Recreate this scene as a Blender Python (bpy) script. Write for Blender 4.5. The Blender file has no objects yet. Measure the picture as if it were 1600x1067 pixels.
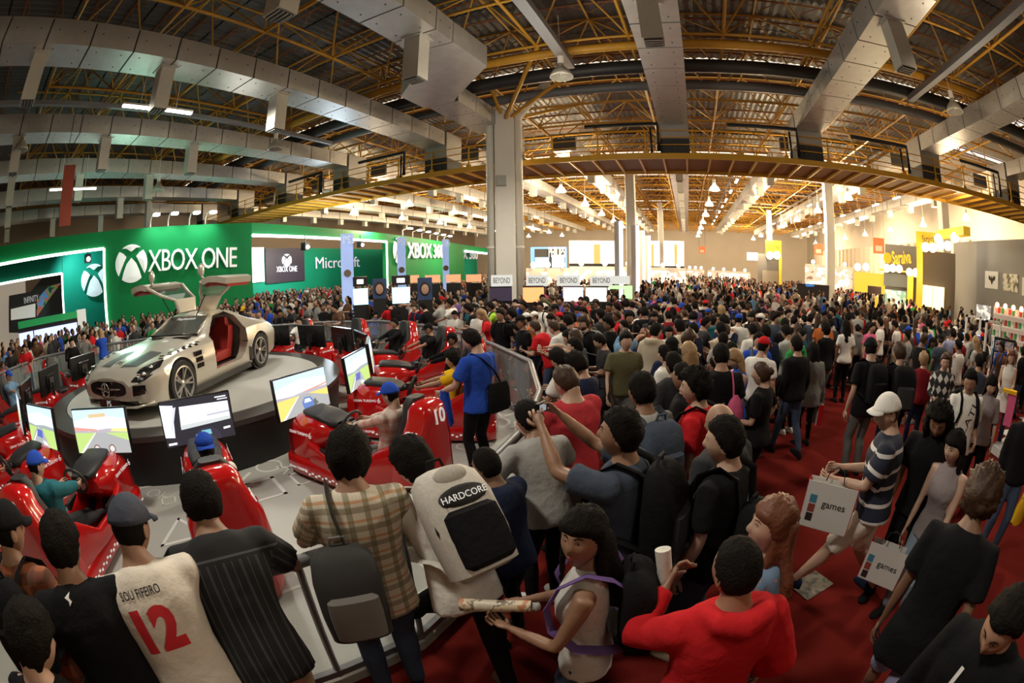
import bpy, bmesh, math, random
import numpy as np
from mathutils import Vector, Matrix, Euler, Quaternion
from mathutils.bvhtree import BVHTree
from math import radians, sin, cos, pi
random.seed(7)
S = bpy.context.scene
COL = S.collection
# ---------------------------------------------------------------- camera (15 mm class fisheye lens)
cd = bpy.data.cameras.new('camera'); cam = bpy.data.objects.new('camera', cd); COL.objects.link(cam); S.camera = cam
cd.type = 'PANO'; cd.panorama_type = 'FISHEYE_EQUISOLID'
cd.fisheye_lens = 15.865; cd.fisheye_fov = pi; cd.sensor_width = 36; cd.clip_start = .02; cd.clip_end = 400
cam.matrix_world = (Matrix.Translation((0, 0, 2.7)) @ Matrix.Rotation(radians(22.3127), 4, 'Z')
                    @ Matrix.Rotation(radians(90 - 9.4835), 4, 'X') @ Matrix.Rotation(radians(-.89), 4, 'Z'))
# ---------------------------------------------------------------- world, view
W_ = bpy.data.worlds.new('world'); S.world = W_; W_.use_nodes = True
bg = W_.node_tree.nodes['Background']; bg.inputs[0].default_value = (1.0, .93, .82, 1); bg.inputs[1].default_value = 1.1
S.view_settings.view_transform = 'Standard'; S.view_settings.look = 'None'; S.view_settings.gamma = 1
S.view_settings.use_curve_mapping = False; S.view_settings.exposure = 0.0
try:
    S.cycles.max_bounces = 5; S.cycles.diffuse_bounces = 3; S.cycles.glossy_bounces = 3; S.cycles.transmission_bounces = 4
    S.cycles.transparent_max_bounces = 6; S.cycles.caustics_reflective = False; S.cycles.caustics_refractive = False
    S.cycles.sample_clamp_indirect = 4
except Exception: pass
def lamp(kind, loc, energy, color=(1, .85, .65), size=.3, rot=None, sx=None, sy=None, angle=None, blend=.6):
    l = bpy.data.lights.new(kind.lower() + '_light', kind); l.energy = energy; l.color = color
    if kind == 'AREA':
        l.shape = 'RECTANGLE'; l.size = sx or size; l.size_y = sy or size
    elif kind == 'SPOT':
        l.shadow_soft_size = size; l.spot_size = angle or 2.2; l.spot_blend = blend
    else: l.shadow_soft_size = size
    o = bpy.data.objects.new(l.name, l); o.location = loc
    if rot: o.rotation_euler = rot
    COL.objects.link(o); return o
def aim(o, t):
    o.rotation_euler = (Vector(t) - o.location).to_track_quat('-Z', 'Y').to_euler(); return o
# rows of lit lamps over the hall (light of the high-bay fittings), warm
for yy in (31, 50, 74):
    for xx in (-26, -8, 9, 21):
        lamp('POINT', (xx, yy, 7.0), 4200, (1, .76, .46), .6)
# fill lights with no fittings, added to brighten stand, column, ducts and aisle
lamp('SPOT', (-4.0, 0.5, 8.2), 1350, (1, .93, .80), .5, angle=2.7, blend=.5)
lamp('SPOT', (-12, 7, 8.2), 1250, (1, .95, .84), .5, angle=2.7, blend=.5)
lamp('POINT', (-13, 8, 7.2), 60, (1, .95, .84), .8)
lamp('SPOT', (-3.0, 11.0, 8.2), 1500, (1, .90, .74), .5, angle=2.7, blend=.5)
lamp('POINT', (-3.0, 10.0, 6.4), 330, (1, .90, .74), .8)
lamp('POINT', (9, 9.5, 6.6), 260, (1, .80, .56), .8)
lamp('SPOT', (8, 8, 8.2), 1300, (1, .84, .64), .5, angle=2.7, blend=.5)
lamp('POINT', (14.5, 19, 7.4), 520, (1, .78, .5), .8)
lamp('POINT', (3, -2, 7.2), 230, (1, .86, .66), .8)
lamp('POINT', (-20.5, 6, 5.6), 260, (.55, 1, .75), .5)  # tinted fills added before the green stand walls
lamp('POINT', (-20, 20, 5.2), 700, (.75, .9, 1), .5)
# ---------------------------------------------------------------- materials
MATS = {}
def mat(name, col, rough=.6, metal=0, noise=0, scale=8, bump=0, bscale=60, emit=None, estr=0, coat=0, alpha=1, trans=0, spec=None):
    if name in MATS: return MATS[name]
    m = bpy.data.materials.new(name); m.use_nodes = True; nt = m.node_tree; b = nt.nodes['Principled BSDF']
    c = (*col, 1); b.inputs['Base Color'].default_value = c; b.inputs['Roughness'].default_value = rough; b.inputs['Metallic'].default_value = metal
    if spec is not None: b.inputs['Specular IOR Level'].default_value = spec
    if coat: b.inputs['Coat Weight'].default_value = coat; b.inputs['Coat Roughness'].default_value = .08
    if alpha < 1: b.inputs['Alpha'].default_value = alpha
    if trans: b.inputs['Transmission Weight'].default_value = trans
    if emit: b.inputs['Emission Color'].default_value = (*emit, 1); b.inputs['Emission Strength'].default_value = estr
    if noise or bump: tc = nt.nodes.new('ShaderNodeTexCoord')
    if noise:
        n = nt.nodes.new('ShaderNodeTexNoise'); n.inputs['Scale'].default_value = scale; n.inputs['Detail'].default_value = 4
        nt.links.new(tc.outputs['Object'], n.inputs['Vector'])
        r = nt.nodes.new('ShaderNodeMix'); r.data_type = 'RGBA'
        r.inputs[6].default_value = tuple(min(1, v * (1 - noise)) for v in col) + (1,); r.inputs[7].default_value = tuple(min(1, v * (1 + noise)) for v in col) + (1,)
        nt.links.new(n.outputs[0], r.inputs[0]); nt.links.new(r.outputs[2], b.inputs['Base Color'])
    if bump:
        n2 = nt.nodes.new('ShaderNodeTexNoise'); n2.inputs['Scale'].default_value = bscale; n2.inputs['Detail'].default_value = 3
        nt.links.new(tc.outputs['Object'], n2.inputs['Vector'])
        bp = nt.nodes.new('ShaderNodeBump'); bp.inputs['Strength'].default_value = bump; bp.inputs['Distance'].default_value = .02
        nt.links.new(n2.outputs[0], bp.inputs['Height']); nt.links.new(bp.outputs[0], b.inputs['Normal'])
    MATS[name] = m; return m
def emis(name, col, s=1.0):
    return mat(name, (.02, .02, .02), .5, emit=col, estr=s)
# ---------------------------------------------------------------- mesh builder
class MB:
    def __init__(s): s.v = []; s.f = []; s.m = []
    def add(s, vs, fs, mi=0):
        o = len(s.v); s.v.extend([tuple(v) for v in vs]); s.f.extend([tuple(i + o for i in f) for f in fs]); s.m.extend([mi] * len(fs)); return s
    def box(s, c, d, rot=None, mi=0, taper=1):
        x, y, z = [q / 2 for q in d]
        vs = [Vector((a * x * (taper if e > 0 else 1), b * y * (taper if e > 0 else 1), e * z)) for e in (-1, 1) for b in (-1, 1) for a in (-1, 1)]
        if rot is not None:
            R = rot if isinstance(rot, Matrix) else Euler(rot).to_matrix(); vs = [R @ v for v in vs]
        c = Vector(c); vs = [v + c for v in vs]
        return s.add(vs, [(0, 2, 3, 1), (4, 5, 7, 6), (0, 1, 5, 4), (2, 6, 7, 3), (0, 4, 6, 2), (1, 3, 7, 5)], mi)
    def bb(s, a, b, mi=0):
        return s.box([(p + q) / 2 for p, q in zip(a, b)], [abs(q - p) for p, q in zip(a, b)], mi=mi)
    def rings(s, rs, cap=True, mi=0, closed=False):
        n = len(rs[0]); vs = [p for r in rs for p in r]; fs = []
        m = len(rs)
        for i in range(m if closed else m - 1):
            for j in range(n):
                a = i * n + j; b = i * n + (j + 1) % n; c = ((i + 1) % m) * n + (j + 1) % n; d = ((i + 1) % m) * n + j
                fs.append((a, b, c, d))
        if cap and not closed: fs += [tuple(range(n - 1, -1, -1)), tuple(range((m - 1) * n, m * n))]
        return s.add(vs, fs, mi)
    def tube(s, pts, r, n=8, cap=True, mi=0, flat=1.0, closed=False, up=None):
        pts = [Vector(p) for p in pts]; rs = r if isinstance(r, (list, tuple)) else [r] * len(pts)
        L = []; pn = None
        for i, p in enumerate(pts):
            if closed: t = (pts[(i + 1) % len(pts)] - pts[i - 1]).normalized()
            else: t = (pts[min(i + 1, len(pts) - 1)] - pts[max(i - 1, 0)]).normalized()
            if pn is None:
                u = Vector(up) if up else (Vector((0, 0, 1)) if abs(t.z) < .9 else Vector((1, 0, 0)))
                pn = (u - t * u.dot(t)).normalized()
            else:
                pn = (pn - t * pn.dot(t))
                pn = pn.normalized() if pn.length > 1e-6 else Vector((1, 0, 0))
            b = t.cross(pn)
            L.append([p + (pn * cos(2 * pi * k / n) * rs[i] * flat + b * sin(2 * pi * k / n) * rs[i]) for k in range(n)])
        return s.rings(L, cap, mi, closed)
    def lathe(s, prof, c=(0, 0, 0), n=20, mi=0, axis='Z', closed=False):
        L = []
        for r, z in prof:
            ring = []
            for k in range(n):
                a = 2 * pi * k / n; x, y = r * cos(a), r * sin(a)
                q = (x, y, z) if axis == 'Z' else ((z, x, y) if axis == 'X' else (y, z, x))
                ring.append((c[0] + q[0], c[1] + q[1], c[2] + q[2]))
            L.append(ring)
        return s.rings(L, True, mi, closed)
    def prism(s, poly, z0, z1, mi=0, axes='xy'):
        def P3(p, z): return {'xy': (p[0], p[1], z), 'xz': (p[0], z, p[1]), 'yz': (z, p[0], p[1])}[axes]
        n = len(poly); a = [P3(p, z0) for p in poly]; b = [P3(p, z1) for p in poly]
        return s.add(a + b, [tuple(range(n - 1, -1, -1)), tuple(range(n, 2 * n))] + [(i, (i + 1) % n, n + (i + 1) % n, n + i) for i in range(n)], mi)
    def quad(s, a, b, c, d, mi=0): return s.add([a, b, c, d], [(0, 1, 2, 3)], mi)
    def sphere(s, c, r, n=12, m=8, mi=0):
        r = r if isinstance(r, (tuple, list)) else (r, r, r)
        vs = [(c[0], c[1], c[2] - r[2])]; fs = []
        for i in range(1, m):
            ph = -pi / 2 + pi * i / m
            for k in range(n):
                a = 2 * pi * k / n; vs.append((c[0] + r[0] * cos(ph) * cos(a), c[1] + r[1] * cos(ph) * sin(a), c[2] + r[2] * sin(ph)))
        vs.append((c[0], c[1], c[2] + r[2]))
        for k in range(n):
            fs.append((0, 1 + (k + 1) % n, 1 + k))
            for i in range(m - 2):
                a = 1 + i * n; fs.append((a + k, a + (k + 1) % n, a + n + (k + 1) % n, a + n + k))
            a = 1 + (m - 2) * n; fs.append((a + k, a + (k + 1) % n, len(vs) - 1))
        return s.add(vs, fs, mi)
    def mesh(s, name, mats=(), smooth=False, fix=True):
        me = bpy.data.meshes.new(name); me.from_pydata(s.v, [], s.f)
        for m in (mats if isinstance(mats, (list, tuple)) else [mats]): me.materials.append(m)
        if any(s.m): me.polygons.foreach_set('material_index', s.m)
        if fix:
            bm = bmesh.new(); bm.from_mesh(me); bmesh.ops.recalc_face_normals(bm, faces=bm.faces); bm.to_mesh(me); bm.free()
        if smooth:
            me.polygons.foreach_set('use_smooth', [True] * len(me.polygons))
            if smooth == 'auto': me.set_sharp_from_angle(angle=radians(38))
        me.update(); return me
    def build(s, name, mats=(), parent=None, smooth=False, loc=None, rot=None, **kw):
        return link(name, s.mesh(name, mats, smooth), parent, loc, rot, **kw)
def link(name, me, parent=None, loc=None, rot=None, label=None, cat=None, group=None, kind=None, scale=None):
    o = bpy.data.objects.new(name, me); COL.objects.link(o)
    if parent: o.parent = parent
    if loc is not None: o.location = loc
    if rot is not None: o.rotation_euler = rot
    if scale is not None: o.scale = scale
    tag(o, label, cat, group, kind); return o
def tag(o, label=None, cat=None, group=None, kind=None):
    if label: o['label'] = label
    if cat: o['category'] = cat
    if group: o['group'] = group
    if kind: o['kind'] = kind
    return o
def thing(name, label, cat, loc=(0, 0, 0), rz=0, group=None):
    return link(name, None, None, loc, (0, 0, rz), label, cat, group)
def struct(name, mb, mats, smooth=False, **kw):
    return mb.build(name, mats, None, smooth, kind='structure', **kw)
def bevel(me, w=.01, seg=2, ang=35):
    bm = bmesh.new(); bm.from_mesh(me)
    es = [e for e in bm.edges if len(e.link_faces) == 2 and e.calc_face_angle(0) > radians(ang)]
    bmesh.ops.bevel(bm, geom=es, offset=w, segments=seg, affect='EDGES', clamp_overlap=True)
    bm.to_mesh(me); bm.free(); return me
def copy_tree(o, parent=None):
    c = o.copy(); COL.objects.link(c); c.parent = parent
    for ch in o.children: copy_tree(ch, c)
    return c
def text_mesh(txt, size=1.0, ext=.01, font_shear=0, bold=0, space=1.0, align='CENTER'):
    cu = bpy.data.curves.new('lettering', 'FONT'); cu.body = txt; cu.size = size; cu.extrude = ext; cu.align_x = align; cu.align_y = 'CENTER'
    cu.offset = bold; cu.space_character = space; cu.shear = font_shear; cu.resolution_u = 3
    o = bpy.data.objects.new('lettering', cu); COL.objects.link(o)
    me = bpy.data.meshes.new_from_object(o.evaluated_get(bpy.context.evaluated_depsgraph_get()))
    bpy.data.objects.remove(o); bpy.data.curves.remove(cu); return me
def frame_mat(origin, xdir, normal):
    """matrix whose x runs along xdir and whose z is the surface normal"""
    x = Vector(xdir).normalized(); z = Vector(normal).normalized(); y = z.cross(x).normalized(); x = y.cross(z)
    M = Matrix((x, y, z)).transposed().to_4x4(); M.translation = Vector(origin); return M
def letters(txt, M, size, material, parent=None, name='lettering', ext=.01, sx=1, sy=1, **kw):
    me = text_mesh(txt, size, ext, **kw); me.transform(M @ Matrix.Diagonal((sx, sy, 1, 1))); me.materials.clear(); me.materials.append(material)
    return link(name, me, parent)

# ================================================================ the hall
STEEL = mat('yellow_steel', (.62, .33, .035), .5, noise=.2, scale=3)
GALV = mat('galvanised', (.58, .58, .56), .45, .7, noise=.18, scale=2.5)
GALV2 = mat('galvanised_dull', (.42, .41, .39), .5, .5, noise=.15, scale=2)
JOINT = mat('joint_dark', (.05, .05, .05), .7)
WHITE = mat('white_paint', (.78, .76, .70), .5, noise=.05)
CARPET = mat('red_carpet', (.135, .012, .009), .97, noise=.3, scale=1.2, bump=.3, bscale=150, spec=.06)
GREYF = mat('grey_stand_floor', (.38, .39, .355), .45, noise=.07, scale=.8)
BLACK = mat('black_plastic', (.012, .012, .012), .45)
DARK = mat('dark_steel', (.03, .03, .032), .5)
# floor
f = struct('floor', MB().bb((-48, -9, -.2), (28, 96, 0)), CARPET)
# roof: corrugated sheets, each bay an own sheet
def sheet_mesh(w, l, name):
    mb = MB(); n = int(w / .33) * 2; vs = []; 
    for i in range(n + 1):
        x = -w / 2 + w * i / n; z = .05 if i % 2 else 0
        vs += [(x, -l / 2, z), (x, l / 2, z)]
    mb.add(vs, [(2 * i, 2 * i + 1, 2 * i + 3, 2 * i + 2) for i in range(n)]); return mb.mesh(name, [mat('roof_sheet', (.11, .105, .10), .55, .2, noise=.25, scale=.7)], fix=False)
ceil = MB().bb((-48, -9, 12.4), (28, 17.4, 12.5)).bb((-48, 20.2, 12.4), (28, 26.2, 12.5)).bb((-48, 27.4, 12.4), (28, 96, 12.5))
ceilo = struct('ceiling', ceil, mat('roof_deck', (.10, .085, .07), .8))
sm = sheet_mesh(5.94, 2.9, 'roof_sheet')
for i in range(-6, 4):
    for j in range(-3, 14):
        y = 3.75 + 2.97 * j
        if 17.4 < y + 1 < 20 or 26.2 < y < 27.6: continue
        link('roof_sheet', sm, ceilo, (-7.18 + 5.94 * i + 2.97, y + 1.485, 12.05))
SKYL = emis('daylit_roof_glazing', (1, .86, .66), 1.3)
sk = link('rooflight', MB().bb((-3, -.45, 0), (3, .45, .03)).mesh('rooflight', [SKYL]), ceilo, (0, 0, -5))
for i in range(-6, 4):
    for y in (18.2, 19.3, 26.8, 35.5, 44.5, 53.5, 62.5, 71.5):
        link('rooflight', sk.data, ceilo, (-7.18 + 5.94 * i + 2.97, y, 11.93 if y > 30 else 12.2), scale=(.92, 1, 1))
bpy.data.objects.remove(sk)
# walls
struct('wall_right', MB().bb((27, -9, 0), (27.3, 96, 12.4)), mat('wall_beige', (.62, .56, .47), .8, noise=.08, scale=.4))
struct('wall_far', MB().bb((-48, 95, 0), (27.3, 95.4, 12.4)), MATS['wall_beige'])
struct('wall_left', MB().bb((-48.3, -9, 0), (-48, 95, 12.4)), mat('wall_brown', (.30, .24, .18), .8))
struct('wall_back', MB().bb((-48, -9.3, 0), (27, -9, 12.4)), MATS['wall_brown'])
# curtain folds hanging on the right wall
cw = thing('wall_curtain', 'tall pale pleated curtain hanging on the right hall wall behind the stalls', 'curtain', (26.6, 60, 0))
for k in range(30):
    link('curtain_panel', (MB().tube([(0, 0, 0), (0, 0, 7)], .62, 8).mesh('curtain_panel', [mat('curtain_cloth', (.66, .58, .47), .9)]) if k == 0 else cwm), cw, (0, -26 + k * 1.8, .05))
    if k == 0: cwm = cw.children[0].data
# ---------------------------------------------------------------- space frame
ROD = MB().tube([(0, 0, 0), (0, 0, 1)], 1, 6).mesh('rod', [STEEL], smooth=True)
def rod(name, a, b, r, parent, me=None):
    a, b = Vector(a), Vector(b); d = b - a
    o = link(name, me or ROD, parent); o.rotation_mode = 'QUATERNION'
    o.location = a; o.rotation_quaternion = Vector((0, 0, 1)).rotation_difference(d.normalized()); o.scale = (r, r, d.length); return o
GX = [-10.15 + 2.97 * i for i in range(-9, 11)]; ZL, ZU = 10.0, 11.75
for j in range(-1, 6):
    y = 3.75 + 2.97 * j
    nm = ['behind the first row', 'nearest overhead', 'second from the camera', 'third from the camera', 'fourth from the camera', 'fifth, just before the tree column', 'above the yellow catwalk'][j + 1]
    t = thing('roof_truss', f'yellow tubular roof girder, row {nm}', 'roof truss', (0, y, ZL), 0, 'yellow roof girders')
    for i, x in enumerate(GX[:-1]):
        x2 = x + 2.97
        if x2 < -34: continue
        rod('bottom_chord', (x, 0, 0), (x2, 0, 0), .055, t)
        rod('cross_chord', (x, 0, 0), (x, 2.97, 0), .055, t)
        rod('top_chord', (x + 1.485, 1.485, 1.75), (x2 + 1.485, 1.485, 1.75), .045, t)
        rod('cross_chord', (x + 1.485, 1.485, 1.75), (x + 1.485, -1.485, 1.75), .045, t)
        for dx in (0, 2.97):
            for dy in (0, 2.97): rod('brace', (x + dx, dy, 0), (x + 1.485, 1.485, 1.75), .034, t)
# farther bays, and thin purlins with their bracing: lattice too fine to pick apart
far = MB()
def seg(mb, a, b, r, n=4): mb.tube([a, b], r, n, cap=False)
for j in range(6, 29):
    y = 3.75 + 2.97 * j
    for x in GX[:-1]:
        seg(far, (x, y, ZL), (x + 2.97, y, ZL), .055); seg(far, (x, y, ZL), (x, y + 2.97, ZL), .055)
        seg(far, (x + 1.485, y + 1.485, ZU), (x + 4.455, y + 1.485, ZU), .05)
        for dx in (0, 2.97):
            for dy in (0, 2.97): seg(far, (x + dx, y + dy, ZL), (x + 1.485, y + 1.485, ZU), .035)
far.build('roof_lattice', [STEEL], label='yellow lattice of the space-frame roof beyond the catwalk', cat='roof lattice', kind='stuff')
pur = MB()
for j in range(-4, 60):
    y = 3.75 + 1.485 * j + .7
    seg(pur, (-46, y, 11.98), (27, y, 11.98), .045)
    if y < 20:
        for x in np.arange(-30, 20, 1.485): seg(pur, (x, y, 11.98), (x + .74, y + .3, 11.75), .018); seg(pur, (x + .74, y + .3, 11.75), (x + 1.485, y, 11.98), .018)
pur.build('roof_purlins', [mat('rust_steel', (.30, .11, .03), .6)], label='thin rust-orange purlins and bracing close under the roof sheets', cat='purlins', kind='stuff')
# yellow service beam and the dark and grey crosswise pipes under the roof
for nm, y, z, r, m, lb in (('service_beam', 12.9, 9.75, .16, STEEL, 'thick yellow service beam running crosswise under the near trusses'),
                           ('smoke_pipe', 14.6, 9.75, .26, DARK, 'black crosswise roof pipe in front of the grey one'),
                           ('roof_gutter', 16.3, 9.7, .20, mat('grey_paint', (.16, .17, .18), .5), 'dark grey crosswise gutter pipe before the tree column')):
    MB().tube([(-30, y, z), (20, y, z)], r, 10).build(nm, [m], smooth=True, label=lb, cat='pipe')
for x, y0, y1, w, lb in ((-3.35, 3, 13.5, .32, 'grey square cable tray running lengthwise left of the middle duct'),
                     (9.3, 3, 14.5, .26, 'grey square cable tray running lengthwise at the upper right'),
                     (-16.2, -3, 16, .2, 'grey cable tray running lengthwise between the two left ducts'),
                     (3.6, 24, 60, .12, 'slim pale lamp rail running lengthwise over the far aisle'),
                     (11.2, 22, 70, .12, 'slim pale lamp rail over the far right aisle')):
    MB().bb((x - w / 2, y0, 9.35), (x + w / 2, y1, 9.35 + w * .8)).build('cable_tray', [mat('tray_grey', (.27, .29, .31), .5)], label=lb, cat='cable tray')
# ---------------------------------------------------------------- air ducts
DUCTW, DUCTH, ZD = 1.24, .70, 8.7
def duct_section(L=1.4, name='duct_section'):
    mb = MB(); w = DUCTW / 2
    mb.bb((-w, .025, 0), (w, L - .025, DUCTH)).bb((-w + .03, -.03, .03), (w - .03, .03, DUCTH - .03), 1)
    for a in (.3, 1.1):
        for b in (-.35, .35): mb.lathe([(.022, -.012), (.022, .01)], (b, a, 0), 6, 1)
        for s_ in (-1, 1): mb.lathe([(.022, -.012), (.022, .012)], (s_ * w, a, DUCTH * .55), 6, 1, 'X')
    return mb.mesh(name, [GALV, JOINT])
DS = duct_section()
dmb = MB()  # drop box: thin-walled outlet with open dark bottom
dmb.bb((-.23, -.23, -1.25), (.23, .23, 0)).bb((-.19, -.19, -1.28), (.19, .19, -1.24), 1).bb((-.30, -.30, -.03), (.30, .30, .012))
for k in range(4): dmb.bb((-.19, -.17 + k * .1, -1.30), (.19, -.155 + k * .1, -1.27))
DROP = dmb.mesh('drop_box', [mat('outlet_metal', (.60, .59, .53), .42, .35, noise=.08), JOINT])
ahm = MB()
ahm.bb((-DUCTW / 2, 0, .72), (DUCTW / 2, 1.5, 2.05)); 
AHU = ahm.mesh('casing', [GALV2])
gm = MB().bb((-DUCTW / 2, .05, 0), (DUCTW / 2, 1.5, .72), 1)
for k in range(5): gm.bb((-.6 + k * .29, 0, .02), (-.58 + k * .29, .05, .70))
for k in range(4): gm.bb((-.6, .01, .1 + k * .16), (.6, .04, .115 + k * .16), 1)
GRL = gm.mesh('intake_grille', [mat('grille_grey', (.07, .07, .075), .5), JOINT])
ducts = [(-.27, 'running down the middle'), (5.68, 'right of the middle duct'), (12.35, 'at the upper right corner'), (18.9, 'at the far right edge'),
         (-5.92, 'jogging sideways past the tree column'), (-11.37, 'arching across the upper left'), (-17.7, 'second from the top on the left'),
         (-23.3, 'third from the top on the left'), (-29.2, 'fourth from the top on the left'), (-35.2, 'lowest on the left')]
for x, lb in ducts:
    t = thing('air_duct', 'galvanised air duct ' + lb, 'air duct', (x, 0, ZD), 0, 'galvanised hall ducts')
    jog = abs(x + 5.92) < .1
    y = -5.6
    while y < 17.6:
        if jog and y > 8.3: break
        link('duct_section', DS, t, (0, y, 0)); y += 1.4
    if jog:
        w = DUCTW / 2
        link('duct_section', DS, t, (0, 8.4, 0), scale=(1, .6, 1))
        MB().prism([(-w, 9.26), (w, 9.26), (w + .1, 11.1), (-2.2 + w + .25, 13.0), (-2.2 + w, 13.3), (-2.2 - w, 13.3), (-2.2 - w, 11.8), (-w, 9.9)], 0, DUCTH).build('jog_section', [GALV], t)
        y = 13.32
        while y < 17: link('duct_section', DS, t, (-2.05, y, 0)); y += 1.4
    for yy in (0, 4.2, 8.6): link('drop_box', DROP, t, (-.05, yy, 0))
    xo = x - (2.05 if jog else 0)
    a = thing('air_handler', 'air handler with dark grille, at the duct ' + lb, 'air handler', (xo, 18.35, 7.38), 0, 'air handlers on the catwalk')
    link('casing', AHU, a); link('intake_grille', GRL, a)
    # second run beyond the catwalk
    t2 = thing('air_duct', 'galvanised duct beyond the catwalk, in line with that ' + lb, 'air duct', (x, 0, ZD), 0, 'galvanised ducts beyond the catwalk')
    y = 21.8
    while y < 74: link('duct_section', DS, t2, (0, y, 0), scale=(1, 2, 1)); y += 2.8
    y = 24.0
    while y < 72: link('drop_box', DROP, t2, (0, y, 0), scale=(1, 1, .45)); y += 4.2
# ---------------------------------------------------------------- catwalk
cw = thing('catwalk', 'long yellow steel catwalk with railings crossing the hall below the roof', 'catwalk', (0, 18.2, 7.3))
YEL = mat('catwalk_yellow', (.70, .38, .03), .45, noise=.12, scale=2)
MB().bb((-34, 0, -.12), (27, .09, .12)).build('edge_beam', [YEL], cw); MB().bb((-34, 3.1, -.12), (27, 3.19, .12)).build('edge_beam', [YEL], cw)
jm = MB().bb((-.035, .09, -.1), (.035, 3.1, .02)).mesh('joist', [YEL]); pm = MB().bb((-.03, -.03, 0), (.03, .03, 1.05)).bb((-.1, -.06, 0), (.1, .06, .12)).mesh('railing_post', [YEL])
pk = MB().bb((-.48, .12, .03), (.48, 3.08, .06)).mesh('deck_board', [mat('deck_brown', (.30, .16, .05), .7)])
for k in range(61):
    link('joist', jm, cw, (-33.8 + k, 0, 0)); link('deck_board', pk, cw, (-33.3 + k, 0, 0))
for k in range(31):
    link('railing_post', pm, cw, (-33.5 + 2 * k, .05, .12)); link('railing_post', pm, cw, (-33.5 + 2 * k, 3.14, .12))
for yy in (.05, 3.14):
    for zz in (.5, .82, 1.14): MB().tube([(-34, yy, zz), (27, yy, zz)], .024, 6).build('handrail', [YEL], cw)
BP = mat('black_pipe', (.008, .008, .009), .4)
for x, lb in ((-20.5, 'left'), (-14.5, 'left of the tree column'), (-2.4, 'middle'), (3.6, 'right of the middle duct'), (9.3, 'right'), (15.9, 'far right')):
    MB().tube([(x - 1.6, -.05, 1.3), (x + 1.45, -.05, 1.3), (x + 1.45, -.05, .1)], .09, 6).tube([(x + 1.15, .1, 1.2), (x + 1.15, .1, 0)], .05, 6).build('refrigerant_pipe', [BP], None, True, loc=(0, 18.15, 7.38),
        label=f'black pipe frame beside the air handler on the catwalk, {lb}', cat='pipe', group='black catwalk pipes')
# ---------------------------------------------------------------- tree column with rain pipes
c = thing('tree_column', 'broad white concrete column with yellow branching struts and side pipes', 'column', (-7.15, 16.9, 0))
CON = mat('white_concrete', (.84, .82, .75), .6, noise=.07, scale=1.5, bump=.1, bscale=20)
me = MB().bb((-.40, -.36, 0), (.40, .36, 9.35)).mesh('shaft', [CON]); bevel(me, .04, 2); link('shaft', me, c, rot=(0, 0, radians(24)))
for s_ in (-1, 1):
    MB().tube([(s_ * .58, 0, 0), (s_ * .58, 0, 9.0), (s_ * .66, 0, 9.2), (s_ * 2.3, -.6, 11.3)], .165, 12).build('rain_pipe', [mat('pipe_white', (.80, .77, .69), .45, noise=.06)], c, True, rot=(0, 0, radians(24)))
    for zz in (6.3, 3.5, 8.9): MB().tube([(s_ * .58, 0, zz - .04), (s_ * .58, 0, zz + .04)], .19, 12).build('pipe_collar', [MATS['pipe_white']], c, rot=(0, 0, radians(24)))
for dx, dy in ((2.97, -4.2), (2.97, -1.2), (-3, -1.2), (-3, 1.7), (2.97, 1.7), (0, -1.2)):
    rod('strut', (0, 0, 9.3), (dx, dy, 9.98), .1, c) if False else rod('strut', (0, 0, 8.9), (dx, dy, 10.0), .085, c)
MB().bb((-.2, -.07, 0), (.2, .07, .42)).build('junction_box', [mat('box_grey', (.42, .42, .38), .6)], c, loc=(.05, -.46, 6.0), rot=(0, 0, radians(24)))
# slim columns farther down the hall
for (x, y, w, lb) in ((-3.6, 29.5, .62, 'white column straight behind the blue light pillars'), (10.1, 29.4, .6, 'white column in front of the pale right-hand curtain'),
                   (17.2, 24.6, .62, 'white column behind the yellow shop sign'), (-2.8, 50, .6, 'white column deep in the hall, middle'), (10.2, 53, .6, 'white column deep in the hall beside the grey tower'),
                   (-33.5, 12.5, .5, 'white column above the green stand wall')):
    c2 = thing('hall_column', lb, 'column', (x, y, 0))
    me = MB().bb((-w / 2, -w / 2, 0), (w / 2, w / 2, 9.9)).mesh('shaft', [CON]); bevel(me, .03, 1); link('shaft', me, c2)
    for dx in (-1.5, 1.5):
        for dy in (-1.5, 1.5): rod('strut', (0, 0, 9.2), (dx, dy, 10.1), .07, c2)
# ---------------------------------------------------------------- lamps
LIT = emis('lamp_glow', (1, .86, .60), 9); SHADE_OFF = mat('lamp_glass', (.42, .40, .34), .35, noise=.1)
def bell(lit):
    p = [(.05, .52), (.09, .5), (.10, .40), (.14, .34), (.26, .22), (.33, .08), (.35, 0), (.33, .0), (.24, .2), (.1, .33)]
    sh = MB().lathe(p, n=16).mesh('shade', [LIT if lit else SHADE_OFF], smooth=True)
    bl = MB().sphere((0, 0, .2), (.10, .10, .16), 10, 8).mesh('bulb', [LIT if lit else SHADE_OFF], smooth=True)
    ba = MB().lathe([(.10, .48), (.10, .74)], n=10).tube([(0, 0, .7), (0, 0, 2.35)], .012, 5).mesh('ballast', [WHITE])
    return sh, bl, ba
B1, B0 = bell(True), bell(False)
ORD = 'first second third fourth fifth sixth seventh eighth ninth'.split()
def put_bell(x, y, z, lit, lb, g):
    t = thing('bell_lamp', lb, 'lamp', (x, y, z), 0, g)
    for nm, me in zip(('shade', 'bulb', 'ballast'), B1 if lit else B0): link(nm, me, t)
put_bell(-3.25, 12.0, 8.35, 0, 'large unlit bell-shaped lamp hanging right of the tree column', 'unlit bell lamps')
put_bell(9.8, 12.1, 8.35, 0, 'large unlit bell-shaped lamp hanging at the upper right', 'unlit bell lamps')
put_bell(-15.3, 11.6, 8.2, 0, 'unlit bell-shaped lamp hanging at the left under the ducts', 'unlit bell lamps')
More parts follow.
